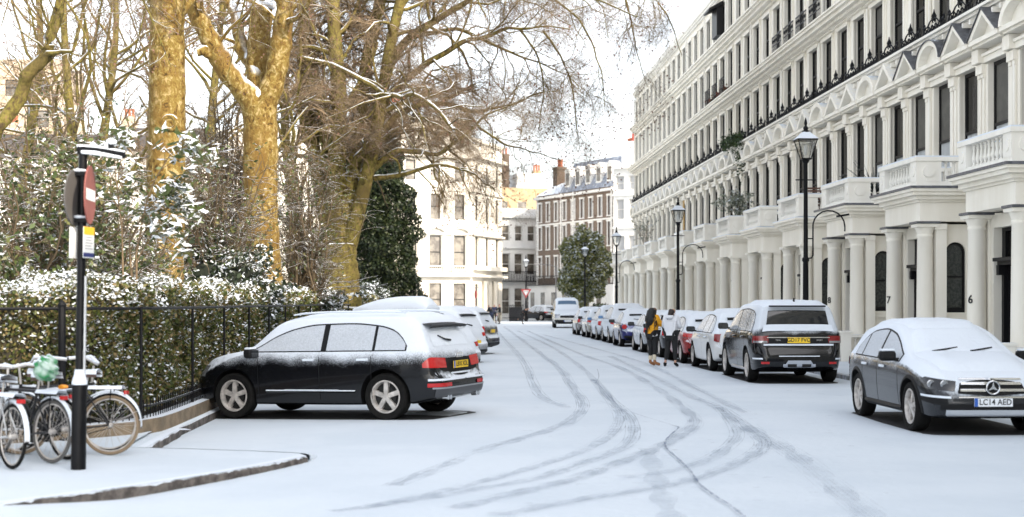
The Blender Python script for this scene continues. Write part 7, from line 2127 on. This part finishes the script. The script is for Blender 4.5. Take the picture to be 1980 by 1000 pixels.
HAIRM = mat('black_hair', (.006, .005, .005), .55, bump=.8, bscale=60)
HAIRB = mat('dark_brown_hair', (.022, .012, .009), .5, bump=.6, bscale=60)
def curly(root, j):
    r = random.Random(5); hd_ = Vector(j['head'])
    o = skin_mesh('hair', [((hd_.x, hd_.y - .03, hd_.z + .06), .10), ((hd_.x, hd_.y - .07, hd_.z - .02), .135), ((hd_.x, hd_.y - .12, hd_.z - .16), .15), ((hd_.x, hd_.y - .14, hd_.z - .32), .135), ((hd_.x - .02, hd_.y - .13, hd_.z - .46), .085)], [(0, 1), (1, 2), (2, 3), (3, 4)], HAIRM, root)
    mb = MB()
    for k in range(130):                              # separate locks
        a = r.uniform(0, 2 * PI); t = r.random(); z = hd_.z + .02 - t * .52; w = .115 + .05 * math.sin(t * 3)
        if math.sin(a) > .35 and t < .45: continue
        x = hd_.x + w * math.cos(a); y = hd_.y - .09 + w * .8 * math.sin(a) - .04 * t
        mb.tube([(x, y, z), (x * 1.0 + r.uniform(-.02, .02), y + r.uniform(-.02, .02), z - .05), (x + r.uniform(-.03, .03), y + r.uniform(-.03, .02), z - .11)], [.018, .016, .005], 5)
    mb.build('hair_locks', HAIRM, o, sm=True)
def ponytail(root, j):
    hd_ = Vector(j['head'])
    skin_mesh('hair', [((hd_.x, hd_.y - .02, hd_.z + .045), .098), ((hd_.x - .01, hd_.y - .06, hd_.z - .01), .095), ((hd_.x - .05, hd_.y - .10, hd_.z - .10), .055), ((hd_.x - .10, hd_.y - .10, hd_.z - .20), .04), ((hd_.x - .13, hd_.y - .08, hd_.z - .30), .018)], [(0, 1), (1, 2), (2, 3), (3, 4)], HAIRB, root)
def caphair(m):
    def f(root, j):
        hd_ = Vector(j['head']); skin_mesh('hat', [((hd_.x, hd_.y - .01, hd_.z + .06), .095), ((hd_.x, hd_.y - .02, hd_.z + .11), .06)], [(0, 1)], m, root, 0, 1)
    return f
YELS = mat('mustard_knit', (.78, .36, .015), .85, var=.2, vscale=20, bump=.5, bscale=80)
WHJ = mat('white_padded_jacket', (.66, .67, .70), .6, bump=.6, bscale=14)
BLKT = mat('black_trousers', (.008, .008, .009), .8); TANB = mat('tan_suede', (.32, .14, .06), .85); CRM = mat('cream_knit', (.62, .55, .42), .9)
gx, gy = XF(1262, 41.2), 41.2
w1 = person('woman with long curly black hair in a mustard jumper and tan boots', (gx, gy, 0), R(-48),
    dict(le=(-.20, .10, 1.14), lw=(-.10, .28, 1.24), re=(.22, .10, 1.14), rw=(.10, .30, 1.26), la=(-.08, -.02, .09), ra=(.07, .0, .09), lt=(.0, .12, .03), rt=(.17, .14, .03), lk=(-.075, .0, .49), rk=(.075, .02, .49), lh=(-.08, 0, .90), rh=(.08, 0, .90), head=(.01, .04, 1.575), htop=(.01, .03, 1.66), face=(.25, 1, -.1)),
    YELS, BLKT, (TANB, .22), curly, SKIND, fat=1.12, puff=1.14)
for s in (-1, 1): 
    q = MB(); q.lathe((s * .077, -.01, .17), [(.052, 0), (.056, .03), (.054, .12), (.05, .15)], 12); q.build('sock', CRM, w1, sm=True)
q = MB(); rows = [[(.165 * math.cos(a) * k, .125 * math.sin(a) * k, z + .02 * math.sin(a * 2)) for a in lin(0, 2 * PI, 22)] for z, k in ((.98, .98), (.92, 1.03), (.86, 1.04), (.85, 1.0))]; q.grid(rows); q.build('shirt_hem', WHJ, w1, sm=True)
q = MB(); q.box(-.035, .035, -.006, .006, -.07, .07); ph = q.build('phone', BLACKP); ph.location = (gx + .30, gy + .26, 1.36); ph.rotation_euler = (R(-30), 0, R(-18)); tag(ph, 'small black phone held up by the woman in the mustard jumper', 'phone'); bevel(ph, .005)
gx, gy = XF(1298, 40.4), 40.4
w2 = person('woman with dark tied-back hair in a white padded jacket and black trousers', (gx, gy, 0), R(-28),
    dict(le=(-.24, .04, 1.14), lw=(-.16, .20, 1.06), re=(.23, .06, 1.12), rw=(.14, .24, 1.10), la=(-.17, -.04, .09), ra=(.12, -.0, .09), lt=(-.22, .08, .03), rt=(.15, .14, .03), lk=(-.12, .02, .49), rk=(.105, .02, .49), head=(.03, .02, 1.55), htop=(.03, .01, 1.63), face=(.7, 1, -.05)),
    WHJ, BLKT, (BLACKP, .10), ponytail, SKIN, fat=1.2, puff=1.26, top_len=.03)
skin_mesh('hood', [((-.10, -.10, 1.40), .045), ((-.04, -.145, 1.39), .06), ((.05, -.145, 1.39), .06), ((.11, -.09, 1.41), .045)], [(0, 1), (1, 2), (2, 3)], WHJ, w2, 1)
# distant people
DKC = mat('black_coat', (.010, .010, .013), .85); KHK = mat('khaki_trousers', (.28, .24, .17), .85); REDC = mat('red_hat', (.5, .03, .02), .8); GRC = mat('pale_grey_hat', (.55, .55, .58), .8); BLU = mat('dark_blue_coat', (.02, .03, .07), .8)
def far_person(label, px, Y, rz, J, top, legs, hat=HAIRB, **k):
    return person(label, (XF(px, Y), Y, 0), rz, J, top, legs, (BLACKP, .12), caphair(hat), SKIN, hand_det=False, **k)
far_person('person in black jacket and khaki trousers standing right of the waiting pair', 966, 120, R(100), dict(re=(.2, .2, 1.2), rw=(.1, .34, 1.15)), DKC, KHK)
far_person('person in a black coat bending left of the khaki-trousered person', 950, 121, R(60), dict(chest=(0, .12, 1.26), neck=(0, .2, 1.38), head=(0, .26, 1.48), htop=(0, .28, 1.57), ls=(-.17, .12, 1.34), rs=(.17, .12, 1.34), lw=(-.16, .4, 1.05), rw=(.16, .4, 1.05), le=(-.2, .22, 1.1), re=(.2, .22, 1.1)), DKC, BLU, puff=1.2)
far_person('person in a pale bobble hat behind the two in black', 956, 123, R(180), {}, BLU, DKC, hat=GRC)
far_person('running figure in black bending forward on one leg in the road', 1010, 119, R(-75),
    dict(pel=(0, 0, .95), waist=(0, .10, 1.07), chest=(0, .26, 1.17), neck=(0, .40, 1.22), head=(0, .50, 1.26), htop=(0, .55, 1.33), ls=(-.16, .28, 1.24), rs=(.16, .28, 1.24), le=(-.24, .1, 1.05), lw=(-.2, .22, .9), re=(.24, .42, 1.0), rw=(.2, .6, 1.05), lk=(-.1, .1, .52), la=(-.1, .02, .09), lt=(-.1, .15, .03), rk=(.1, -.08, .54), ra=(.1, -.46, .38), rt=(.1, -.52, .28)), DKC, BLKT)
far_person('person in a red hat beside the triangular sign', 1024, 150, R(150), {}, BLU, DKC, hat=REDC)
far_person('person in dark clothes leaning over beyond the black hatchback', 1037, 151, R(-60), dict(chest=(0, .14, 1.26), neck=(0, .24, 1.36), head=(0, .3, 1.44), htop=(0, .33, 1.52)), DKC, DKC)
fb = copy_tree(b2); fb.location = (XF(961, 119.3), 119.3, 0); fb.rotation_euler = (0, 0, R(80)); fb['label'] = 'distant bicycle held beside the people at the end of the street'; 
if 'group' in fb.keys(): del fb['group']

# ------------------------------------------------------------------ plants and furniture on the porch balconies
def on_house(i, lx, ly, z):
    h = houses[i]; c, s = math.cos(SA), math.sin(SA)
    return (h.location.x + lx * c - ly * s, h.location.y + lx * s + ly * c, z)
OLV = leaf_mat('olive_leaf', [(.12, .14, .10), (.22, .24, .18), (.32, .34, .27)], snow=(.5, .9), amount=.7)
POT = mat('dark_pot', (.05, .04, .04), .7)
def pot_tree(i, lx, ly, h, w, n, label, leaf, name='potted_tree', seed=1, ls=.07, stem=TWIGD):
    r = np.random.default_rng(seed); p = on_house(i, lx, ly, 4.64); root = empty(name, p, 0, label, 'plant', 'plants on the porch balconies')
    mb = MB(); mb.lathe((0, 0, 0), [(.16, 0), (.2, .3), (.22, .36), (.18, .36)], 14); mb.build('pot', POT, root, sm=True)
    K = 6; N = 9; t = np.linspace(0, 1, K)
    q = np.stack([np.outer(r.normal(0, w * .45, N), t ** 1.5), np.outer(r.normal(0, w * .45, N), t ** 1.5), .3 + np.outer(h * r.uniform(.7, 1, N), t)], -1)
    rd = np.full((N, 1), .02) * np.linspace(1, .4, K); P1, R1 = grow(q, rd, 8, .45, 5, (25, 70), -.05, .25, .35, .6, rng=r)
    tube_obj('stems', [(q, rd, 5), (P1, R1, 3)], stem, root)
    if leaf: c = P1.reshape(-1, 3)[r.integers(0, P1.size // 3, n)] + r.normal(0, .06, (n, 3)); leaf_cloud('foliage', c, ls, leaf, root, 2.2, .2, r)
    return root
pot_tree(11, 0, 1.2, 1.7, .8, 800, 'grey-green olive tree in a pot on the porch balcony above the second woman', OLV, seed=3)
pot_tree(16, -.3, 1.3, 2.2, .9, 160, 'bare pale-stemmed shrub in a pot on a far porch balcony', OLV, 'potted_shrub', 4, .08, mat('pale_stem', (.4, .33, .26), .8))
def agave(i, lx, ly, label, s=1):
    p = on_house(i, lx, ly, 4.64); root = empty('spiky_plant', p, 0, label, 'plant', 'plants on the porch balconies'); r = random.Random(i)
    mb = MB(); mb.lathe((0, 0, 0), [(.16, 0), (.2, .32), (.21, .4), (.17, .4)], 14); mb.build('pot', POT, root, sm=True)
    mb = MB()
    for k in range(34):
        a = r.uniform(0, 2 * PI); e = r.uniform(.5, 1.35); L = r.uniform(.7, 1.0) * s
        d = Vector((math.cos(a) * math.cos(e), math.sin(a) * math.cos(e), math.sin(e))); sd_ = Vector((-math.sin(a), math.cos(a), 0))
        b = Vector((0, 0, .4)); rows = []
        for f in (0, .35, .7, 1): 
            q = b + d * L * f - Vector((0, 0, .12 * L * f * f)); w = .03 * (1 - f) + .004
            rows.append([tuple(q - sd_ * w), tuple(q - Vector((0, 0, .012))), tuple(q + sd_ * w)])
        mb.grid(rows)
    mb.build('spiky_leaves', mat('dark_spiky_leaf', (.02, .03, .025), .5, snow=(.85, 1, .3)), root)
agave(8, -.3, .8, 'large dark spiky plant on the porch balcony of number 8', 1.3); agave(9, -1.0, .9, 'small dark spiky plant near the wooden chair on the next balcony', .8)
agave(11, 1.0, .7, 'low dark spiky plant beside the potted olive tree'); agave(12, .6, .9, 'spiky plant on the porch balcony beyond the olive tree, under the trailing ivy')
# ivy trailing over the second floor ledge
r9 = np.random.default_rng(9); iv2 = empty('trailing_ivy', on_house(12, 0, .35, 9.15), SA, 'green ivy trailing over the second floor ledge above the olive tree', 'plant')
n = 1900; x = r9.uniform(-2.6, 1.6, n); z = r9.normal(.2, .14, n) - np.abs(r9.normal(0, .35, n)) * (np.abs(x + 2.2) < .7) * 2.0; y = r9.normal(0, .16, n)
leaf_cloud('foliage', np.stack([x, y, z], -1), .09, leaf_mat('ivy_green', [(.012, .03, .01), (.03, .06, .015), (.07, .09, .03)], snow=(.9, 1.2), amount=.5), iv2, 1.3, 0, r9)
# wooden chair on the porch balcony of the ninth house
WOOD = mat('weathered_wood', (.13, .06, .04), .7, var=.3, vscale=20, snow=(.8, 1, .4))
ch = empty('wooden_chair', on_house(9, -.4, 1.1, 4.66), SA - R(90), 'brown slatted wooden chair on the porch balcony behind the tallest lamp', 'chair')
mb = MB(); mb.box(-.25, .25, -.25, .25, .42, .46); mb.build('seat', WOOD, ch)
mb = MB()
for k in range(6): mb.box(-.27, .27, .24, .27, .55 + k * .09, .61 + k * .09)
mb.box(-.29, -.25, .23, .28, .0, 1.08); mb.box(.25, .29, .23, .28, .0, 1.08); mb.build('backrest', WOOD, ch)
for s in (-1, 1): mb = MB(); mb.box(s * .25 - .02, s * .25 + .02, -.25, -.21, 0, .42); mb.build('leg', WOOD, ch)
# tan board behind a first floor window of a far house, flower boxes, railings
p = on_house(14, 2.0, .4, 4.7); bd = MB(); bd.box(-.18, .18, -.03, .03, 0, 2.9); o = bd.build('rolled_blind', mat('tan_canvas', (.42, .27, .10), .8)); o.location = p; o.rotation_euler = (0, 0, SA); tag(o, 'tall tan rolled awning standing behind the second lamp post', 'awning'); bevel(o, .02)
FLW = leaf_mat('window_box_leaf', [(.03, .06, .02), (.25, .04, .03), (.05, .08, .03)], snow=(.8, 1.1), amount=.6)
for n_, (i_, k) in enumerate(((12, 2), (13, 0), (13, 1))):
    cx = XS[k]; root = empty('flower_box', on_house(i_, cx, .28, 11.76), SA, 'terracotta window box on the third floor, %s of three side by side' % ('nearest', 'middle', 'farthest')[n_], 'window box', 'window boxes')
    mb = MB(); mb.box(-.4, .4, -.12, .12, 0, .2); mb.build('box', TERRA, root)
    rr = np.random.default_rng(k); leaf_cloud('foliage', np.stack([rr.uniform(-.4, .4, 160), rr.normal(0, .1, 160), .25 + np.abs(rr.normal(0, .12, 160))], -1), .07, FLW, root, 1.4, 0, rr)
    mb = MB()
    for q in range(9): mb.box(-.55 + q * .1375 - .008, -.55 + q * .1375 + .008, .2, .216, -.05, .85)
    mb.box(-.56, .56, .196, .22, .85, .88); mb.box(-.56, .56, .196, .22, .4, .42); mb.build('guard_rail', IRONC, root)
# iron balcony railings on the third floor of the near houses
for i_ in (9, 10):
    for cx in (XS if i_ == 10 else XS[2:]):
        mb = MB(); 
        for q in range(11): mb.box(cx - .8 + q * .16 - .008, cx - .8 + q * .16 + .008, .50, .516, 11.74, 12.45)
        mb.box(cx - .82, cx + .82, .495, .52, 12.45, 12.49); mb.box(cx - .82, cx + .82, .495, .52, 12.1, 12.13)
        for q in range(5): mb.torus((cx - .64 + q * .32, .508, 12.29), .08, .01, 'y', 10, 4)
        mb.build('window_railing', IRONC, houses[i_])
# dark french window and awning on the roof storey of one house
mb = MB(); mb.box(-2.7, -1.3, .13, .45, 15.0, 16.5); mb.prism([(.13, 16.5), (.85, 16.2), (.85, 16.3), (.13, 16.7)], 'x', -2.8, -1.2); mb.build('roof_window', SASH, houses[13])
